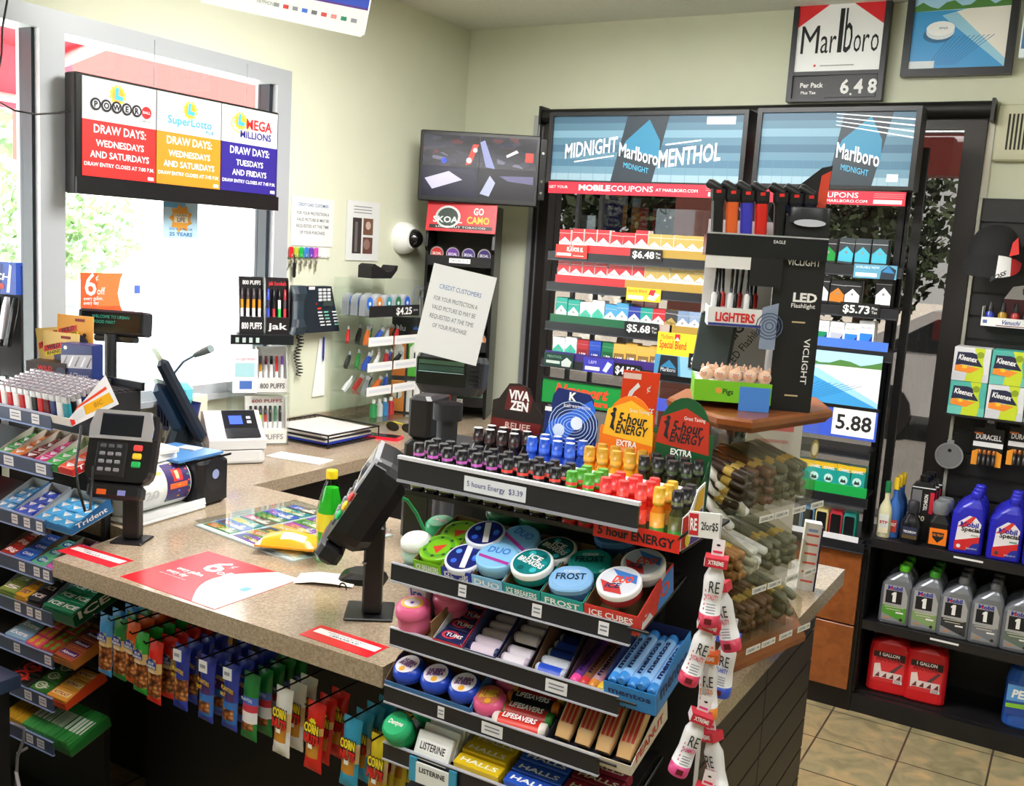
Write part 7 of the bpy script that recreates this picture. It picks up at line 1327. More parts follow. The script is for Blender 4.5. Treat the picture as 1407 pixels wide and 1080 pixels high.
card('shelf_tag', 'red flavor tag at the left end of the top shelf', [(763, 353), (806, 357), (763, 335)], 'd83428', lambda mb, w_, h_: (mb.text('FLAVOR IS.', w_ * .62, h_ * .5, h_ * .3, WHT, -.0008, w=w_ * .52, bold=.06), mb.text('OUR', w_ * .5, h_ * .82, h_ * .12, WHT, -.0008), mb.quad(w_ * .04, h_ * .15, w_ * .5, h_ * .36, -.0008, WHT), mb.quad(w_ * .56, h_ * .15, w_ * .9, h_ * .2, -.0008, WHT)))
card('shelf_tag', 'yellow blend tag on the second shelf of left rack', [(860, 412), (907, 416), (860, 394)], 'e8c02a', lambda mb, w_, h_: (mb.text('Special Blend', w_ * .32, h_ * .66, h_ * .22, m('c8402a'), -.0008, w=w_ * .55), mb.quad(w_ * .05, h_ * .12, w_ * .5, h_ * .4, -.0008, WHT), mb.poly([(w_ * .6, h_ * .2), (w_ * .82, h_ * .1), (w_ * .98, h_ * .6), (w_ * .76, h_ * .75)], -.001, m('f0ece4')), mb.poly([(w_ * .65, h_ * .55), (w_ * .8, h_ * .45), (w_ * .85, h_ * .9), (w_ * .7, h_ * .92)], -.0014, m('c82a34'))))
card('shelf_tag', 'dark green menthol tag at left of the bottom shelf', [(747, 501), (787, 506), (747, 483)], '123c30', lambda mb, w_, h_: (mb.text('MENTHOL', w_ * .36, h_ * .62, h_ * .2, m('8ac0a0'), -.0008, w=w_ * .5), mb.quad(w_ * .08, h_ * .2, w_ * .55, h_ * .42, -.0008, m('c8d8d0')), mb.poly([(w_ * .62, h_ * .05), (w_ * .9, h_ * .05), (w_ * .95, h_ * .45), (w_ * .78, h_ * .75), (w_ * .6, h_ * .4)], -.001, m('c9d4d0'))))
card('shelf_tag', 'purple tag with white strip on the bottom shelf of left rack', [(801, 510), (842, 515), (801, 490)], '3a3ab0', lambda mb, w_, h_: (mb.quad(w_ * .06, h_ * .15, w_ * .55, h_ * .4, -.0008, WHT), mb.text('L&M', w_ * .3, h_ * .6, h_ * .22, m('c8c8f0'), -.0008), mb.poly([(w_ * .65, h_ * .2), (w_ * .78, h_ * .1), (w_ * .95, h_ * .7), (w_ * .8, h_ * .85)], -.001, m('c8d0f0'))))
def blend(mb, w_, h_): mb.text('Special Blend', w_ * .33, h_ * .3, h_ * .34, m('d8301c'), -.0008, w=w_ * .56, bold=.03); mb.text('Marlboro', w_ * .2, h_ * .7, h_ * .22, m('b83a1c'), -.0008, w=w_ * .26); mb.poly([(w_ * .36, h_ * .68), (w_ * .47, h_ * .68), (w_ * .47, h_ * .95), (w_ * .36, h_ * .95)], -.0008, m('d8242c')); mb.poly([(w_ * .36, h_ * .68), (w_ * .47, h_ * .68), (w_ * .415, h_ * .82)], -.0012, WHT)
card('blend_banner', 'yellow special blend banner beside the third shelf of left rack', [(902, 486), (968, 491), (903, 455)], 'f0cc2c', blend, y=RK - .03)
def midn(mb, w_, h_): mb.poly([(w_ * .08, 0), (w_ * .5, 0), (w_ * .46, h_ * .98), (w_ * .12, h_ * .98)], -.0008, m('181c24')); mb.poly([(w_ * .13, h_ * .4), (w_ * .46, h_ * .35), (w_ * .3, h_ * .78)], -.0012, m('2a7aa8')); mb.text('Marlboro', w_ * .29, h_ * .18, h_ * .2, m('d8e0e8'), -.0014, w=w_ * .3); mb.poly([(w_ * .55, 0), (w_, 0), (w_, h_), (w_ * .5, h_)], -.0006, m('86bcd8'))
card('midnight_banner', 'blue dark-pack banner under the yellow blend banner', [(898, 513), (966, 521), (901, 486)], '4a90b8', midn, y=RK - .032)
card('price_tag', 'black tag reading $5.73 at right of the yellow banner', [(945, 505), (992, 510), (945, 485)], '0c0c0e', price('$5.73'), y=RK - .04)
def newport(mb, w_, h_): mb.text('Newport', w_ * .5, h_ * .42, h_ * .42, m('f0502a', .4), -.0012, w=w_ * .66, bold=.1, shear=.25); mb.text('pleasure', w_ * .66, h_ * .1, h_ * .24, m('f0502a', .4), -.0012, w=w_ * .36, bold=.08, shear=.25); [mb.box(x0, -.006, z0, x1, 0, z1, BLK) for x0, z0, x1, z1 in ((-.008, -.008, w_ + .008, 0), (-.008, h_, w_ + .008, h_ + .008), (-.008, 0, 0, h_), (w_, 0, w_ + .008, h_))]
card('menthol_sign', 'green sign with orange script below the left pack rack', [(744, 551), (852, 563), (746, 519)], '12923c', newport, y=RK - .02)
mb = MB(); a_ = R(890, 562); mb.box(a_.x, RK, a_.z, a_.x + .3, RK + .01, a_.z + .05, m('4a5ac8', .4)); one(mb, 'display_sign', 'plain blue panel seen behind the orange fuel sign', 'sign')
# lit header panels
def header_art(mb, w_, h_, right=False):
    y = -.003
    for k in range(9): mb.quad(0, h_ * (k / 9), w_, h_ * ((k + 1) / 9), y, m(['8aa6b4', '5f8598', '446c84', '547b90', '3a6078', '4c7489', '6d94a8', '4a7084', '3a5c72'][k], .4, emit=.03))
    for k in range(14): mb.quad(w_ * (.03 + k * .07), h_ * .0, w_ * (.032 + k * .07), h_ * .4, y - .0003, m('4a7a9a', .4, emit=.03))
    px = .36 if not right else .5; pw = .27 if not right else .36
    mb.poly([(w_ * (px - .02), 0), (w_ * (px + pw * .75), 0), (w_ * (px + pw), h_), (w_ * (px + .05), h_)], y - .0006, m('23303a', .4, emit=.03))
    mb.poly([(w_ * (px + .03), h_ * .5), (w_ * (px + pw * .86), h_ * .35), (w_ * (px + pw * .85), h_ * .62), (w_ * (px + pw * .62), h_ * .94), (w_ * (px + .05), h_ * .62)], y - .0009, m('2a7a9c', .4))
    mb.text('Marlboro', w_ * (px + pw * .45), h_ * .32, h_ * .2, m('e8eef2', .4, emit=.03), y - .0014, w=w_ * pw * .78, bold=.03, slope=-.22); mb.text('MIDNIGHT', w_ * (px + pw * .42), h_ * .17, h_ * .08, m('4ab0d8', .4, emit=.03), y - .0014, w=w_ * pw * .5, slope=-.22)
    if not right:
        mb.text('MIDNIGHT', w_ * .22, h_ * .4, h_ * .22, m('f2f6f8', .4, emit=.03), y - .0014, w=w_ * .29, bold=.04, slope=.13); mb.text('MENTHOL', w_ * .745, h_ * .28, h_ * .25, m('f2f6f8', .4, emit=.03), y - .0014, w=w_ * .31, bold=.04, slope=.13)
        mb.poly([(w_ * .13, h_ * .28), (w_ * .35, h_ * .38), (w_ * .35, h_ * .4), (w_ * .13, h_ * .3)], y - .0014, m('f2f6f8', .4, emit=.03)); mb.poly([(w_ * .62, h_ * .55), (w_ * .8, h_ * .62), (w_ * .8, h_ * .64), (w_ * .62, h_ * .57)], y - .0014, m('f2f6f8', .4, emit=.03)); mb.quad(w_ * .82, h_ * .86, w_ * .96, h_ * .97, y - .0014, m('eef2f4', .4, emit=.03))
    else:
        for k in range(4): mb.poly([(w_ * .5, h_ * (.98 - k * .05)), (w_, h_ * (.9 - k * .08)), (w_, h_ * (.88 - k * .08)), (w_ * .5, h_ * (.97 - k * .05))], y - .001, m('eef4f8', .4, emit=.03))
        mb.quad(w_ * .86, h_ * .06, w_ * .93, h_ * .16, y - .0014, m('f0f0f0', .4, emit=.03))
def head_panel(label, q0, q1, rt):
    a_, b_, c_ = R(*q0, y=RK - .01), R(*q1, y=RK - .01), 0; h_ = .255; w_ = b_.x - a_.x
    t = thing('header_panel', label, 'sign', (a_.x, RK - .01, a_.z)); mb = MB()
    for x0, z0, x1, z1 in ((-.018, -.012, w_ + .018, 0), (-.018, h_, w_ + .018, h_ + .016), (-.018, 0, 0, h_), (w_, 0, w_ + .018, h_)): mb.box(x0, -.012, z0, x1, .1, z1, m('15171a', .35))
    mb.box(0, 0, 0, w_, .1, h_, m('15171a', .35)); mb.build('frame', t)
    mb = MB(); header_art(mb, w_, h_, rt); mb.build('lit_panel', t)
    return a_, b_
head_panel('lit blue header panel with MIDNIGHT MENTHOL over the left rack', (757, 247), (1015, 253), False)
head_panel('lit blue header panel with tilted dark pack over right rack', (1040, 252), (1248, 258), True)
def coupon(mb, w_, h_): mb.text('GET YOUR', w_ * .06, h_ * .45, h_ * .22, WHT, -.0008, w=w_ * .11); mb.text('MOBILE', w_ * .27, h_ * .32, h_ * .44, WHT, -.0008, w=w_ * .18, bold=.08); mb.text('COUPONS', w_ * .48, h_ * .32, h_ * .44, WHT, -.0008, w=w_ * .23, bold=.01); mb.text('AT MARLBORO.COM', w_ * .72, h_ * .38, h_ * .24, WHT, -.0008, w=w_ * .22); mb.quad(w_ * .885, h_ * .12, w_ * .985, h_ * .42, -.0008, WHT); [mb.quad(w_ * .87, h_ * (.56 + k * .13), w_ * .99, h_ * (.58 + k * .13), -.0008, m('f0b0b0')) for k in range(3)]
card('coupon_strip', 'long red coupon strip under the left lit header panel', [(753, 265), (1004, 274), (754, 249)], 'cc1f38', coupon, y=RK - .025)
card('coupon_strip', 'red coupon strip under the right lit header panel', [(1037, 277), (1243, 284), (1037, 259)], 'cc1f38', lambda mb, w_, h_: (mb.text('COUPONS', w_ * .55, h_ * .5, h_ * .38, WHT, -.0008, w=w_ * .3, bold=.01), mb.text('AT MARLBORO.COM', w_ * .6, h_ * .16, h_ * .2, WHT, -.0008, w=w_ * .32), mb.quad(w_ * .8, h_ * .12, w_ * .98, h_ * .4, -.0008, WHT), [mb.quad(w_ * .8, h_ * (.56 + k * .13), w_ * .99, h_ * (.58 + k * .13), -.0008, m('f0b0b0')) for k in range(3)]), y=RK - .025)
# right unit shelves
BKc = lambda c, n_: ('232326', c, 'tent', '', n_)
zA = shelf(1, 1060, 1238, 357, .04, [], ''); row(1066, 23.5, 357, zA, [BKc('2a9a4a', 'black with green tent'), BKc('2a9a4a', 'black with green tent'), BKc('2a9a4a', 'black with green tent'), ('232326', '1f8a3a', 'tent', '', 'black and green'), (('3a4044', '4ab0c8', 'tent', '', 'black with teal tent'), .094), (('3a4044', '4ab0c8', 'tent', '', 'black with teal tent'), .094), (('3a4044', '4ab0c8', 'tent', '', 'black with teal tent'), .094)], 'top shelf of right rack')
zB = shelf(1, 1056, 1232, 411, .06, [], ''); row(1062, 21.5, 411, zB, [BKc('e8e6e2', 'black with white tent'), BKc('e8e6e2', 'black with white tent'), BKc('e8e6e2', 'black with white tent'), (BKc('e8e6e2', 'black with white tent'), .1), BKc('c87a2a', 'black with orange tent'), BKc('e4e2e0', 'black with white tent'), None, (BKc('e8ecea', 'black with white tent'), .105)], 'second shelf of right rack')
zC_ = shelf(1, 1050, 1224, 466, .07, [(1055, 1222, '4a7ae0')], ''); row(1064, 20.8, 466, zC_, [('eceef2', '2a6ad8', 'diag', '', 'white and blue'), ('eceef2', '2a6ad8', 'diag', '', 'white and blue'), ('3a7ad8', '2a5ac8', 'diag', '', 'blue'), ('eceef0', '1f8a5a', 'diag', '', 'white and green'), ('eceef2', 'b9bcc8', 'diag', '', 'white and grey'), ('eceef2', '2f80d0', 'diag', '', 'white and sky'), (('eceef2', '2f80d8', 'diag', '', 'tall white and blue'), .1)], 'third shelf of right rack')
card('price_tag', 'black tag reading $5.73 on the second shelf of right rack', [(1153, 432), (1207, 437), (1153, 414)], '0c0c0e', price('$5.73'))
card('shelf_tag', 'pale blue coupon tag with dark pack on the right rack', [(1172, 381), (1231, 386), (1172, 362)], '5a9ab8', lambda mb, w_, h_: (mb.quad(w_ * .05, h_ * .12, w_ * .55, h_ * .38, -.0008, WHT), mb.text('AVAILABLE NOW', w_ * .32, h_ * .7, h_ * .18, m('e8f0f4'), -.0008, w=w_ * .55), mb.poly([(w_ * .62, 0), (w_ * .95, 0), (w_ * .98, h_ * .7), (w_ * .8, h_), (w_ * .64, h_ * .6)], -.0008, m('1c2a3a')), mb.poly([(w_ * .66, h_ * .5), (w_ * .95, h_ * .45), (w_ * .8, h_ * .95)], -.001, m('2a7ab0'))))
def beach(mb, w_, h_):
    e_ = .06; y = -.0006
    mb.quad(0, 0, w_, h_ * .72, y, m('3f9ad8', .35, emit=e_)); mb.quad(0, h_ * .72, w_, h_, y, m('a9d4ee', .35, emit=e_)); mb.poly([(w_ * .45, h_ * .7), (w_, h_ * .1), (w_, h_ * .78), (w_ * .6, h_ * .74)], y - .0003, m('f0ece4', .35, emit=e_)); mb.poly([(w_ * .3, h_ * .66), (w_, h_ * .0), (w_, h_ * .25), (w_ * .52, h_ * .72)], y - .0002, m('9cd0e8', .35, emit=e_))
    mb.poly([(0, h_ * .72)] + [(w_ * k / 12, h_ * (.78 + .05 * math.sin(k * 1.7) + .004 * k)) for k in range(13)] + [(w_, h_ * .74)], y - .0005, m('4a7a3a', .4, emit=.15)); [mb.poly([(w_ * (.2 + k * .03), h_ * .04), (w_ * (.21 + k * .03), h_ * .04), (w_ * (.42 + k * .05), h_ * .4), (w_ * (.41 + k * .05), h_ * .4)], y - .0004, m('2a7ab8', .35, emit=.04)) for k in range(10)]
    mb.disc(w_ * .28, h_ * .42, w_ * .16, y - .0006, m('2a6a9a', .35, emit=.04), 18, h_ * .1); mb.disc(w_ * .3, h_ * .46, w_ * .15, y - .0009, m('dfe6ea', .35, emit=e_), 18, h_ * .1); mb.disc(w_ * .3, h_ * .5, w_ * .15, y - .0012, m('f4f6f6', .35, emit=e_), 18, h_ * .09); mb.text('snus', w_ * .33, h_ * .49, h_ * .04, m('4a6a8a'), y - .0016)
def beach_small(mb, w_, h_): beach(mb, w_, h_); [mb.box(x0, -.004, z0, x1, .004, z1, BLK) for x0, z0, x1, z1 in ((-.01, -.012, w_ + .01, 0),)]
card('beach_picture', 'blue beach advertisement picture in the right pack rack', [(1040, 541), (1206, 555), (1042, 472)], '3f9ad8', beach_small, y=RK - .03)
def p588(mb, w_, h_): mb.quad(w_ * .66, h_ * .08, w_ * .985, h_ * .94, -.001, m('f2f4f4', .4)); mb.text('5.88', w_ * .825, h_ * .28, h_ * .44, INK, -.0016, w=w_ * .27, bold=.04); [mb.disc(w_ * (.05 + .07 * k), h_ * (.2 + .15 * (k % 4)), .01, -.0008, m('5a80e0'), 8) for k in range(7)]
card('price_board', 'blue board with white 5.88 price card in right rack', [(1030, 583), (1203, 602), (1032, 541)], '3a5ad0', p588, y=RK - .032)
zD = shelf(1, 1060, 1193, 603, .1, [], '', lip=.02)
zE = shelf(1, 1060, 1190, 662, .1, [(1062, 1193, '18a048')], '', sh=.035); row(1078, 20, 652, zE + .018, [('1f9a94', '', 'camel', '', 'teal and yellow')] * 6, 'green-strip shelf')
zF = shelf(1, 1060, 1186, 722, .1, [(1062, 1182, 'e4e6ec')], '', sh=.018)
for i, (px, c, nme) in enumerate(((1090, '8a8a92', 'grey'), (1108, '5a88b0', 'steel blue'), (1127, 'd8cc8a', 'cream'), (1147, 'c02a3a', 'red'), (1166, '1f8a82', 'teal'))):
    a_ = R(px, 722); t = thing('case', f'{nme} rimmed black case standing on the lowest shelf of right rack', 'case', (a_.x, RK + .005, zF + .001))
    mb = MB(); mb.loft([(rrect(.046, .06, .006), 0), (rrect(.048, .062, .008), .08), (rrect(.044, .056, .012), .098), (rrect(.034, .044, .01), .104)], m(c, .3), c=(0, .031, 0)); mb.build('shell', t)
    mb = MB(); mb.prism(rrect(.036, .082, .005), -.0012, .0, m('151518', .3), 'y'); mb.M = MX.Identity(4); o_ = mb.build('front', t); o_.location = (0, 0, .046)
# ---------------------------------------------------------------- signs high on the back wall
ms = thing('price_sign', 'tall framed red and white price sign reading 6.48 near ceiling', 'sign', (0, 0, 0))
SY = WY - .05
a_, b_ = P(1079, 140, y=SY), P(1210, 139, y=SY); x0, x1, z0 = a_.x, b_.x, a_.z; w_ = x1 - x0; h_ = .44
mb = MB(); FR = m('26282e', .4)
for q in ((0, 0, w_, .012), (0, h_ - .02, w_, h_), (0, .012, .02, h_ - .02), (w_ - .02, .012, w_, h_ - .02), (.02, .1, w_ - .02, .115)): mb.box(x0 + q[0], SY, z0 + q[1], x0 + q[2], SY + .045, z0 + q[3], FR)
mb.box(x0 + .02, SY + .012, z0 + .012, x1 - .02, SY + .045, z0 + .1, m('1c1d22', .4)); mb.build('frame', ms)
mb = MB(TR((x0, SY, z0))); EM_ = .05; mb.box(.02, .008, .115, w_ - .02, .04, h_ - .02, m('f4f5f5', .4, emit=EM_)); mb.poly([(.02, h_ - .02), (.02, .285), (w_ / 2, .40), (w_ - .02, .285), (w_ - .02, h_ - .02)], .0075, m('e0202a', .4, emit=EM_))
xx = .035
for ch, wch, hc in (('M', .075, .105), ('a', .032, .075), ('r', .026, .075), ('l', .018, .165), ('b', .034, .165), ('o', .03, .075), ('r', .026, .075), ('o', .032, .075)):
    mb.text(ch, xx + wch / 2, .185, hc * (1 if ch in 'Mlb' else 1.28), INK, .0072, w=wch * .92, bold=.0); xx += wch + .004
mb.quad(.12, .135, .25, .139, .0074, m('9a9a9a')); mb.disc(.1, .138, .005, .0074, m('d83030'), 8); mb.build('lit_panel', ms)
mb = MB(TR((x0, SY, z0))); mb.text('Per Pack', .095, .055, .018, WHT, .011, w=.09, bold=.05); mb.text('Plus Tax', .085, .03, .011, WHT, .011, w=.06, bold=.05); mb.text('$', .155, .06, .02, WHT, .011); mb.box(.15, .006, .015, w_ - .025, .012, .1, m('17181c', .4))
for k, ch in enumerate('648'): mb.text(ch, .225 + k * .052, .03, .05, WHT, .0055, w=.034, bold=.06)
mb.disc(.25, .026, .004, .0055, WHT, 8); mb.build('price_window', ms)
bp = thing('framed_poster', 'black-framed beach poster near the ceiling at upper right', 'poster', (0, 0, 0))
a_, b_ = P(1236, 105, y=SY), P(1389, 99, y=SY); x0, x1, z0 = a_.x, b_.x, a_.z; w_ = x1 - x0; h_ = .34
mb = MB()
for q in ((0, 0, w_, .026), (0, h_ - .026, w_, h_), (0, .026, .026, h_ - .026), (w_ - .026, .026, w_, h_ - .026)): mb.box(x0 + q[0], SY, z0 + q[1], x0 + q[2], SY + .045, z0 + q[3], FR)
mb.build('frame', bp)
mb = MB(TR((x0 + .026, SY + .01, z0 + .026))); beach(mb, w_ - .052, h_ - .052); mb.box(0, .0, 0, w_ - .052, .03, h_ - .052, m('3f9ad8')); mb.quad(.0, .0, .09, .028, -.003, m('e8f0f6', .4)); mb.text('FLAVOR', .14, .262, .016, m('c8dcec'), -.003); mb.build('picture', bp)
mb = MB(); a_ = P(1399, 79, y=SY); mb.box(a_.x, SY, a_.z, a_.x + .25, SY + .02, a_.z + .3, m('e8f0f4', .5, emit=.1)); mb.quad(a_.x + .005, a_.z + .03, a_.x + .2, a_.z + .12, SY - .0006, m('5a8ad0', .5)); one(mb, 'white_sign', 'white sign edge cut off at the upper right border', 'sign')
hs = MB(); a_, b_ = P(285, -30, y=2.1), P(503, 52, y=2.1)
hsn = thing('hanging_sign', 'white payment-logo sign with blue upper band hanging at top left', 'sign', tuple(P(500, 52, y=2.05)), -2)
mb = MB(rot(12, 'Y')); mb.prism([(-.62, .0), (-.008, 0), (0, .008), (0, .25), (-.62, .25)], -.004, .0, m('f0f0f0', .5), 'y'); mb.quad(-.62, .07, 0, .25, -.0046, m('2a4ac0', .5)); mb.quad(-.62, .065, 0, .07, -.0046, m('5a2a8a', .5))
for k, c in enumerate(('9a9aa2', 'd83a3a', '8a8a92', '3a6ad0', '6a6a72', 'd84a4a', 'e08a8a', '2a8a6a', '9a9aa8')): mb.quad(-.33 + k * .035, .03, -.31 + k * .035, .04, -.0046, m(c, .5))
mb.text('PAYPHONE', -.36, .03, .01, m('8a8a92'), -.0048, w=.07); mb.build('panel', hsn)
for x in (-.5, -.1):
    mb = MB(); mb.tube([(x, -.002, .25 - x * .2), (x, -.002, CEIL - hsn.location.z)], .001, m('c8c8c8', .4, .5), 5); mb.build('hanging_wire', hsn)
# ---------------------------------------------------------------- slatwall and motor oil shelves at right
sw = thing('slatwall', 'black slatwall board on the back wall right of the tinted window', 'slatwall')
SX0, SX1 = -.405, .62
mb = MB(); mb.box(SX0, 4.085, .02, SX1, WY - .001, 1.93, m('121214', .5))
for k in range(22): mb.box(SX0, 4.075, .04 + k * .086, SX1, 4.086, .04 + k * .086 + .074, m('1b1a1c', .45))
mb.box(SX0 - .012, 4.06, .02, SX0, WY - .001, 1.93, m('a9a79a', .5)); mb.build('board', sw)
og = thing('oil_shelf_unit', 'black floor shelf unit full of motor oil at lower right', 'shelf unit')
OX0, OX1, OY0 = -.612, .62, 3.745
ZU, ZM = .672, .358
mb = MB(); BS = m('141315', .45); mb.box(OX0, OY0 + .03, 0, OX1, 4.06, .075, BS); mb.box(OX0, OY0 + .0, 0, OX1, OY0 + .03, .07, BS); mb.build('base', og)
for z, nm in ((ZU, 'upper'), (ZM, 'middle')):
    mb = MB(); mb.box(OX0 + .016, OY0 + .005, z - .02, OX1, 4.06, z, BS); mb.box(OX0 + .016, OY0 - .004, z - .03, OX1, OY0 + .005, z + .004, m('1d1c1f', .35)); mb.build('shelf', og)
for z, px in ((ZU, 1331), (ZM, 1313)):
    mb = MB(); a_ = P(px - 20, 760, y=OY0 - .004); mb.box(a_.x, OY0 - .0055, z - .012, a_.x + .095, OY0 - .004, z - .005, m('e8e8ea', .4)); mb.build('price_label', og)
mb = MB(); mb.box(OX0, OY0 + .002, .075, OX0 + .014, 4.06, ZU - .03, BS); mb.build('side_panel', og)
mb = MB(); mb.box(OX0 + .014, 4.05, .075, OX1, 4.06, ZU + .02, BS); mb.build('back_panel', og)
# motor oil bottles
def jugsec(w_, d_, h_, neck_x, steps): return [(rrect(w_ * a, d_ * b_, min(w_ * a, d_ * b_) * r_), h_ * z, neck_x * t, 0) for a, b_, r_, z, t in steps]
ST = [(.94, .9, .3, 0, 0), (1, 1, .3, .02, 0), (1, 1, .3, .52, 0), (.96, .98, .3, .64, 0), (.78, .9, .35, .74, .35), (.5, .7, .45, .82, .8), (.32, .52, .5, .86, 1), (.30, .5, .5, .90, 1)]
_op = {}
def oil(kind, label, x, y, z, rz=0, group=None):
    if kind not in _op:
        g = kind[0]; W_, D_, H_ = .108, .06, .225
        bc = '2626b0' if g == 's' else '7f838a'; body = m(bc, .3, 0 if g == 's' else .45)
        t = bpy.data.objects.new('t_', None)
        mb = MB(); mb.loft(jugsec(W_, D_, H_, .018, ST), body, smooth=False); y0 = -D_ / 2 - .0006
        if g == 's':
            L_ = lambda pts, c, e=0: mb.poly([(px * W_, pz * H_) for px, pz in pts], y0 - e, m(c, .4))
            L_([(-.36, .06), (.36, .06), (.38, .5), (.2, .6), (.0, .62), (-.3, .5)], 'e6e2e4'); L_([(-.36, .06), (.36, .06), (.37, .3), (-.36, .2)], 'd0282c', .0003); L_([(-.33, .42), (.12, .62), (.2, .6), (.0, .45)], 'd83a34', .0003); L_([(.0, .06), (.37, .06), (.375, .2), (.2, .18)], '24309a', .0005)
            mb.text('Mobil', .004, H_ * .44, .017, m('24309a'), y0 - .001, w=.058, bold=.06); mb.disc(-.011, H_ * .47, .0055, y0 - .0014, m('d8242c'), 10); mb.text('Special', .01, H_ * .37, .015, INK, y0 - .001, w=.062, bold=.06); mb.quad(.012, H_ * .3, .036, H_ * .325, y0 - .001, m('a8b4b0' if kind == 's1' else '5a9a8a')); mb.text('Quality motor oil', .018, H_ * .09, .006, WHT, y0 - .001, w=.034); mb.disc(-.024, H_ * .12, .007, y0 - .001, m('e8e8e8' if kind == 's1' else '3a3a3a'), 10)
        else:
            c2 = {'mg': '5aa03a', 'mh': '8aa870', 'mk': '3a3c40', 'ml': '7a7e86', 'mn': '6a7a70'}[kind]
            mb.poly([(px * W_, pz * H_) for px, pz in ((-.4, .06), (.36, .06), (.36, .5), (.22, .66), (-.4, .66))], y0, m('b9bcc2', .35, .4)); mb.poly([(px * W_, pz * H_) for px, pz in ((-.4, .06), (.36, .06), (.36, .3), (-.4, .32))], y0 - .0003, m(c2, .35, .2)); mb.poly([(px * W_, pz * H_) for px, pz in ((-.4, .06), (.3, .06), (-.4, .18))], y0 - .0005, m('9a9ea6', .35, .3))
            mb.text('Mobil', -.006, H_ * .585, .014, m('2a309a'), y0 - .001, w=.05, bold=.07); mb.disc(-.0185, H_ * .607, .0045, y0 - .0014, m('d8242c'), 10); mb.quad(-.036, H_ * .355, .02, H_ * .57, y0 - .0006, INK); mb.poly([(-.012, H_ * .38), (0, H_ * .38), (0, H_ * .55), (-.008, H_ * .55), (-.016, H_ * .52), (-.016, H_ * .49), (-.012, H_ * .5)], y0 - .001, WHT); mb.quad(-.036, H_ * .29, .03, H_ * .3, y0 - .001, m('d8d4c0')); mb.quad(-.03, H_ * .25, .02, H_ * .26, y0 - .001, m('e0dcc8')); mb.quad(.004, H_ * .2, .03, H_ * .225, y0 - .001, WHT); mb.disc(.024, H_ * .1, .006, y0 - .001, m('2a2a2c'), 10); mb.quad(-.034, H_ * .1, -.016, H_ * .12, y0 - .001, m('d88a3a'))
        a = mb.build('body'); a.parent = t
        mb = MB(); cc_ = {'mg': '5ac02a', 'mh': '3f9a2c', 's1': '2a2ab8', 's2': '2a2ab8'}.get(kind, '6a6c70'); mb.lathe([(.0185, H_ * .895), (.019, H_ * .90), (.019, H_ * .965), (.0175, H_ * .985), (.012, H_)], m(cc_, .35), 16, c=(.018, 0, 0)); b2 = mb.build('cap'); b2.parent = t
        for q in (a, b2): COL.objects.unlink(q)
        _op[kind] = (t, a, b2)
    t, a, b2 = _op[kind]; r_ = t.copy(); r_.name = 'oil_bottle'; COL.objects.link(r_)
    for q in (a, b2): c = q.copy(); COL.objects.link(c); c.parent = r_; c.name = q.name.split('.')[0]
    r_.location = (x, y, z); r_.rotation_euler.z = math.radians(rz); return tag(r_, label, 'oil bottle', group)
rows_ = ['frontmost', 'second', 'third']
for i, px in enumerate((1325, 1377, 1427)):
    x = P(px, 757 + i * 10, y=3.80).x
    for k in range(3): oil('s1' if i != 1 else 's2', f'blue oil bottle with red label, {rows_[k]} in the {["left", "middle", "right"][i]} column of upper shelf', x + .0, 3.80 + k * .066, ZU + .001, 8, f'blue oil bottles in the {["left", "middle", "right"][i]} column')
for i, (px, kd, nme) in enumerate(((1225, 'mg', 'silver and green'), (1266, 'mh', 'silver pale-green'), (1306, 'mk', 'silver dark-label'), (1349, 'ml', 'silver grey-label'), (1394, 'mn', 'silver teal-grey'))):
    x = P(px, 862 + i * 7, y=3.80).x
    for k in range(3): oil(kd, f'{nme} oil bottle, {rows_[k]} in the {ORD[i]} column of middle shelf', x + .004, 3.80 + k * .066, ZM + .001, 6, f'{nme} oil bottles')
# red gallon jugs
for i, px in enumerate((1216, 1268)):
    a_ = P(px, 962, y=3.86); t = thing('gallon_jug', f'red one-gallon jug with black cap, {["left", "right"][i]} of the pair on floor shelf', 'jug', (a_.x, 3.86, .076), 5)
    W_, D_, H_ = .145, .11, .245
    mb = MB(); mb.loft(jugsec(W_, D_, H_, .015, [(.94, .9, .25, 0, 0), (1, 1, .22, .03, 0), (1, 1, .22, .68, 0), (.92, .95, .25, .78, 0), (.6, .8, .35, .85, .6), (.34, .5, .5, .88, 1), (.32, .48, .5, .9, 1)]), m('d01a22', .35)); y0 = -D_ / 2 - .0008
    mb.quad(-.055, .045, .055, .16, y0, m('d8343a', .4)); mb.poly([(-.055, .16), (.055, .16), (.055, .13), (-.055, .138)], y0 - .0003, m('2a1418', .4)); mb.text('1 GALLON', .0, .145, .012, WHT, y0 - .0008, w=.07, bold=.06); mb.text('MANUAL', .0, .125, .015, m('a8141c'), y0 - .0008, w=.09, bold=.08); mb.poly([(-.02, .06), (.04, .125), (.052, .125), (.0, .06)], y0 - .0006, m('5a3a3c')); mb.poly([(-.05, .055), (-.02, .07), (-.03, .115), (-.05, .11)], y0 - .0006, m('e8d8d0')); mb.quad(-.05, .06, .05, .085, y0 - .001, m('e4d4d2'))
    for k in range(4): mb.poly([(-.045 + k * .025, .062), (-.028 + k * .025, .062), (-.03 + k * .025, .082)], y0 - .0014, m('6a2a2c'))
    mb.quad(.022, .047, .052, .058, y0 - .001, m('f0f0f0')); [mb.quad(.025 + k * .004, .048, .027 + k * .004, .057, y0 - .0014, INK) for k in range(6)]; mb.build('body', t)
    mb = MB(); mb.lathe([(.026, H_ * .9), (.027, H_ * .91), (.027, H_ * 1.0), (.024, H_ * 1.02)], BLK, 18, c=(.015, 0, 0)); mb.build('cap', t)
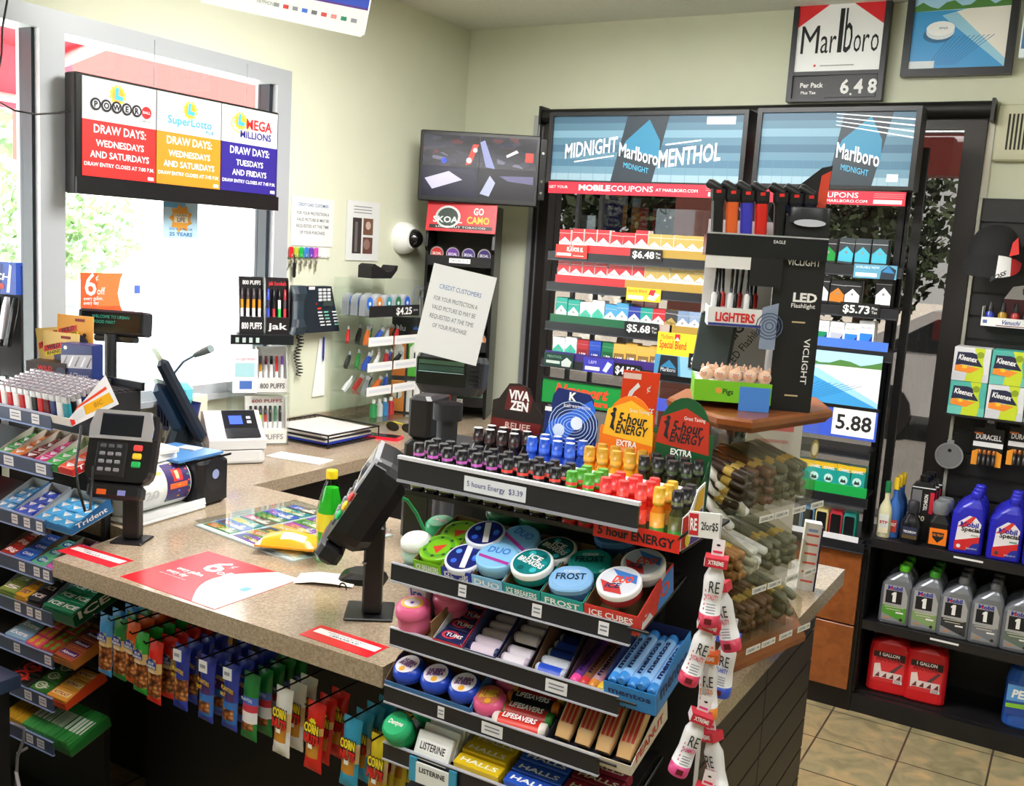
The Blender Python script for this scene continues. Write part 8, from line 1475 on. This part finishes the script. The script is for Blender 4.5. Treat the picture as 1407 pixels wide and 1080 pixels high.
# blue washer jug
a_ = P(1410, 1005, y=3.86); t = thing('washer_jug', 'blue translucent washer fluid jug at the lower right edge', 'jug', (a_.x, 3.86, .076), 4)
mb = MB(); mb.loft(jugsec(.17, .13, .29, 0, [(.94, .92, .3, 0, 0), (1, 1, .28, .03, 0), (1, 1, .28, .58, 0), (.9, .92, .3, .74, 0), (.6, .65, .4, .86, 0), (.3, .4, .5, .92, 0)]), m('2a5ab0', .2)); y0 = -.0655; mb.quad(-.08, .05, .08, .16, y0, m('2a4a9a', .35)); mb.poly([(-.08, .16), (.08, .16), (.08, .11), (-.08, .10)], y0 - .0004, m('5a9ad8', .35)); mb.text('PEAK', -.02, .115, .028, WHT, y0 - .001, w=.09, bold=.08, shear=.15); mb.poly([(-.08, .09), (.08, .105), (.08, .085), (-.08, .075)], y0 - .0008, m('8ac83a')); mb.build('body', t)
mb = MB(); mb.lathe([(.022, .268), (.022, .29)], m('d8d8e0', .4), 14); mb.build('cap', t)
# additive bottles at left of the upper shelf
def addv(label, px, py, y, H_, r, body, capc, lab, fn=None, sy=.7, neck=.35, cz=.8):
    a_ = P(px, py, y=y); t = thing('additive_bottle', label, 'bottle', (a_.x, y, ZU + .001))
    mb = MB(); mb.lathe([(r * .92, 0), (r, .006), (r, H_ * .45), (r * .85, H_ * .55), (r * neck, H_ * .68), (r * neck, H_ * cz)], m(body, .25), 18, sy=sy)
    if fn: fn(mb, r, H_)
    mb.build('body', t); mb = MB(); mb.lathe([(r * (neck + .08), H_ * cz), (r * (neck + .08), H_ * .97), (r * neck, H_)], m(capc, .35), 14, sy=min(1, sy + .2)); mb.build('cap', t)
def lab_(c, z0, z1, tx=None, tc='ffffff', c2=None):
    def f(mb, r, H_):
        y = -r * .72; mb.quad(-r * .7, H_ * z0, r * .7, H_ * z1, y, m(c, .4))
        if c2: mb.quad(-r * .7, H_ * z0, r * .7, H_ * (z0 + (z1 - z0) * .3), y - .0004, m(c2, .4))
        if tx: mb.text(tx, 0, H_ * (z0 + z1) / 2, H_ * .05, m(tc, .4), y - .0008, w=r * 1.2, bold=.05)
    return f
addv('clear slim additive bottle with green cap at left of oil shelf', 1213, 735, 3.80, .21, .024, 'd8d4b0', '1f7a4a', '', lab_('d8ded8', .08, .42, 'STP', 'c82a2a', 'e8e0c0'))
for k in range(3): addv(f'slim blue additive bottle with yellow cap, {ORD[k]} from the front', 1224 + k * 4, 738, 3.82 + k * .055, .225, .025, '3a6ab8', 'e8c42a', '', lab_('b03a2a', .1, .3, 'GUMOUT'))
addv('black additive bottle with silver label at front of oil shelf', 1249, 748, 3.79, .155, .036, '16161c', '26262c', '', lab_('2a3048', .12, .4, 'TECHRON', 'f0f0f4', '5a4a2a'), neck=.5, cz=.72)
for k in range(3):
    a_ = P(1262 + k * 4, 735, y=3.88 + k * .05); t = thing('additive_bottle', f'tall black square additive bottle, {ORD[k]} from the front', 'bottle', (a_.x, 3.88 + k * .05, ZU + .001), 6)
    mb = MB(); mb.loft([(rrect(.085, .045, .01), 0), (rrect(.085, .045, .01), .19), (rrect(.06, .04, .01), .21), (rrect(.03, .03, .01), .215)], m('1a1a1e', .3)); mb.quad(-.038, .1, -.005, .185, -.0232, m('8a8a90', .3, .4)); mb.push(TR((.012, -.0236, .12)) @ rot(-90, 'Y')); mb.text('TECHRON', .02, -.005, .012, WHT, 0, w=.06, bold=.05); mb.pop(); mb.quad(.024, .1, .038, .18, -.0232, m('c8283a', .4)); mb.quad(-.04, .192, .04, .196, -.0236, m('e8e8ea', .4)); mb.text('20', .0, .07, .018, m('e8e0c0'), -.0232, bold=.05); mb.build('body', t)
    mb = MB(); mb.lathe([(.018, .214), (.018, .235)], BLK, 12); mb.build('cap', t)
for k in range(2):
    a_ = P(1287 + k * 5, 750, y=3.80 + k * .07); t = thing('additive_bottle', f'black bottle with orange label and grey cap, {["front", "rear"][k]} one', 'bottle', (a_.x, 3.80 + k * .07, ZU + .001), 5)
    mb = MB(); mb.loft([(rrect(.066, .045, .01), 0), (rrect(.068, .047, .01), .09), (rrect(.045, .035, .012), .115), (rrect(.034, .03, .012), .125)], m('151517', .3)); mb.quad(-.029, .012, .029, .072, -.0242, m('ee7a1c', .4)); mb.poly([(0, .02), (.018, .038), (.02, .058), (-.02, .058), (-.018, .038)], -.0246, INK); mb.text('OIL TREAT', 0, .044, .008, m('f08a2a'), -.025, w=.035, bold=.05); mb.build('body', t)
    mb = MB(); mb.lathe([(.025, .122), (.028, .13), (.028, .16), (.024, .168)], m('6f7478', .3), 18); mb.build('cap', t)
mb = MB(); mb.loft([(rrect(.1, .16, .03), 0), (rrect(.1, .16, .03), .2), (rrect(.05, .06, .02), .26)], m('5a8ad8', .2)); a_ = P(1262, 640, y=4.28); one(mb, 'blue_jug', 'blue jug standing outside on the sill behind tinted glass', 'jug', (a_.x, 4.30, .45)) if False else None
# tissue boxes
TY = 3.93
def kleen(c, c2): 
    mb = MB(); W_ = .122; mb.cbox(0, 0, 0, W_, W_ * .95, W_, m(c, .5), .002); mb.quad(0, .0, W_, .03, -.0004, m(c2, .5)); mb.poly([(.045, .0), (.10, .0), (.105, .04), (.098, .075), (.103, W_), (.066, W_), (.08, .085), (.05, .03)], -.0008, m('c3d42a', .5)); mb.poly([(.008, .055), (.03, .06), (.1, .055), (.082, .08), (.075, .1), (.06, .105), (.012, .104)], -.0012, m('1e2140', .5)); mb.poly([(.008, .036), (.06, .03), (.09, .05), (.03, .058), (.008, .056)], -.0013, m('ee8a2a', .5)); mb.text('Kleenex', .047, .074, .018, WHT, -.0018, w=.062, bold=.05, shear=.2, slope=-.12); mb.disc(.088, .098, .012, -.0016, m('8aa01c', .5), 12); mb.poly([(.04 + .007 * (1.6 if i % 2 else 1) * math.cos(i * PI / 6), .052 + .005 * (1.6 if i % 2 else 1) * math.sin(i * PI / 6)) for i in range(12)], -.0018, m('f0c82a', .5)); o = mb.build('t_'); COL.objects.unlink(o); return o
kb = {'white': kleen('d9dadd', 'c9ccd2'), 'teal': kleen('4fb0a4', '6ac0b4')}
mb = MB(); a_ = P(1300, 567, y=TY); mb.box(a_.x - .005, TY - .005, a_.z - .008, SX1, 4.076, a_.z - .001, BS); one(mb, 'wall_shelf', 'thin black shelf carrying the cube tissue boxes', 'shelf')
for r in range(2):
    for i in range(3):
        c = 'white' if (i + r) % 2 else 'teal'; o = kb[c].copy(); o.name = 'tissue_box'; COL.objects.link(o); o.location = (a_.x + .002 + i * .1255, TY + .003 * i, a_.z + r * .1235)
        tag(o, f'{c} and lime cube tissue box, {["bottom", "top"][r]} row, {ORD[i]} from left', 'tissue box', 'cube tissue boxes')
# battery packs, steel disc
for i, px in enumerate((1359, 1408)):
    a_ = P(px, 600, y=4.0); t = thing('battery_pack', f'black and copper battery pack hanging under the tissue boxes, {["left", "right"][i]} one', 'battery pack', (a_.x, 4.0, a_.z), 0)
    mb = MB(); mb.box(-.05, 0, -.11, .05, .004, .03, m('17171a', .35)); mb.poly([(-.05, -.11), (-.03, -.11), (-.03, -.05), (-.05, -.06)], -.0006, m('ee9a2a', .4)); mb.poly([(.03, -.11), (.05, -.11), (.05, -.06), (.03, -.05)], -.0006, m('ee9a2a', .4)); mb.text('DURACELL', 0, -.012, .018, WHT, -.0006, w=.085, bold=.06); mb.quad(-.05, -.04, .05, -.022, -.0006, m('e8e8e8', .4)); mb.quad(-.05, .006, -.02, .012, -.0006, m('e0701c')); mb.box(-.018, -.001, .03, .018, .003, .07, m('1f1f22', .4)); mb.quad(-.012, .05, .012, .062, -.0014, m('b9b9ba')); mb.build('card', t)
    for k in range(4):
        mb = MB(); mb.lathe([(.0065, -.105), (.0065, -.065), (.0065, -.065), (.0065, -.052), (.003, -.05)], [m('2a2624', .3)] * 2 + [m('b06a34', .3, .6)] * 2, 10, c=(-.024 + k * .016, -.006, 0)); mb.build('battery', t)
    mb = MB(); mb.tube([(0, .07, .055), (0, -.02, .05), (0, -.025, .06)], .0025, SILV, 5); mb.build('hook', t)
a_ = P(1304, 626, y=4.03); t = thing('round_mirror', 'round silver hanging mirror disc on the slatwall above oil shelf', 'mirror', (a_.x, 4.03, a_.z))
mb = MB(); mb.ring(0, 0, .044, .05, -.0014, SILV, 28); mb.prism([(.049 * math.cos(k * PI / 14), .049 * math.sin(k * PI / 14)) for k in range(28)], -.001, .006, m('9a9a9e', .35, .5), 'y'); mb.disc(0, .02, .007, -.0016, INK, 10); mb.build('disc', t)
mb = MB(); mb.box(-.012, -.002, .048, .012, .004, .06, SILV); mb.tube([(0, .0, .06), (0, .05, .065)], .002, SILV, 5); mb.build('hanger', t)
# spray display and cap
VX, VZ = P(1347, 447, y=3.98).x, P(1347, 447, y=3.98).z
t = thing('spray_display', 'white display tray of coloured spray bottles on the slatwall', 'display', (VX, 3.98, VZ)); MV = TR((VX, 3.98, VZ))
mb = MB(); mb.box(0, 0, 0, .26, .09, .003, WHT); mb.box(0, 0, .003, .26, .002, .032, WHT); mb.box(0, .002, .003, .002, .09, .07, WHT); mb.text('Venuchi', .095, .01, .015, m('2a3a9a'), -.0006, w=.06, bold=.04, shear=.3); mb.quad(.05, .003, .26, .006, -.0006, m('7a2a3a')); mb.quad(.006, .01, .02, .022, -.0006, m('5a6ab0')); mb.build('tray', t)
mb = MB(); mb.prism([(0.06, .10), (.26, .10), (.26, .155), (.13, .155), (.085, .145)], .082, .085, m('c9c4c4', .5), 'y'); mb.text('Venuchi', .16, .118, .022, m('2a3a7a'), .0815, w=.1, bold=.04, shear=.3); mb.box(.06, .08, .003, .26, .09, .1, m('5a2a30', .5)); mb.build('header', t)
for i, (c, nme) in enumerate((('2a3aa8', 'blue'), ('b8902a', 'amber'), ('c83a34', 'red'), ('2f7a94', 'teal'), ('8ab02a', 'lime'), ('7a3a9a', 'purple'))):
    b_ = thing('spray_bottle', f'small {nme} spray bottle, {ORD[i]} from left in the white tray', 'bottle'); put(b_, MV @ TR((.025 + i * .041, .02, .0035)))
    mb = MB(); mb.lathe([(.014, 0), (.015, .004), (.015, .042), (.009, .05), (.009, .052)], m(c, .2), 14); mb.box(-.007, -.0155, .015, .006, -.0145, .028, m('d8d8d8')); mb.build('body', b_)
    mb = MB(); mb.lathe([(.01, .05), (.01, .062), (.0075, .066), (.0075, .08), (.005, .084)], m('202024', .35), 12); mb.build('sprayer', b_)
a_ = P(1366, 345, y=3.93); hat = thing('baseball_cap', 'black and red cap with white lettered brim hanging on slatwall', 'cap', tuple(a_), 0)
HK = m('0f0f11', .85); mb = MB(rot(-18, 'X')); n = 18
vs_, fs = [], []
for k in range(9):
    ph = k / 8 * PI * .5; r = math.cos(ph) ** .8 if k < 8 else 0
    for i in range(n):
        a = 2 * PI * i / n; vs_.append((.088 * r * math.cos(a), .085 * r * math.sin(a) * .85, -.02 + .115 * math.sin(ph)))
for k in range(8):
    for i in range(n): fs.append((k * n + i, k * n + (i + 1) % n, (k + 1) * n + (i + 1) % n, (k + 1) * n + i))
mb.add(vs_, fs, HK, True); mb.lathe([(.088, -.05), (.088, -.02)], HK, 18, sy=.85); mb.lathe([(.003, .094), (.008, .094), (.0, .1)], HK, 8); mb.poly([(.055, -.04), (.085, -.03), (.075, .03), (.06, .01)], -.066, m('c0241f', .7)); mb.build('crown', hat)
mb = MB(rot(-18, 'X')); br_, bf = [], []
for i in range(13):
    a = PI + PI * i / 12; c, s_ = math.cos(a), math.sin(a); br_ += [(.088 * c, .075 * s_, -.04), (.094 * c * (1 + .05 * abs(s_)), .075 * s_ - .035 * abs(s_), -.04 - .095 * abs(s_) ** .7)]
mb.add(br_, [(2 * i, 2 * i + 2, 2 * i + 3, 2 * i + 1) for i in range(12)], [HK] * 6 + [HK, m('dcdcdc', .7), m('dcdcdc', .7), m('b8242a', .7), m('b8242a', .7), m('b8242a', .7)], True)
mb.add([(v[0], v[1] + .003, v[2]) for v in br_], [(2 * i + 1, 2 * i + 3, 2 * i + 2, 2 * i) for i in range(12)], HK, True); mb.text('BOSS', .035, -.135, .016, INK, -.112, w=.045, bold=.06, slope=.6); mb.build('brim', hat)
mb = MB(); mb.tube([(0, .145, .06), (0, .03, .07)], .003, SILV, 6); mb.build('hook', hat)
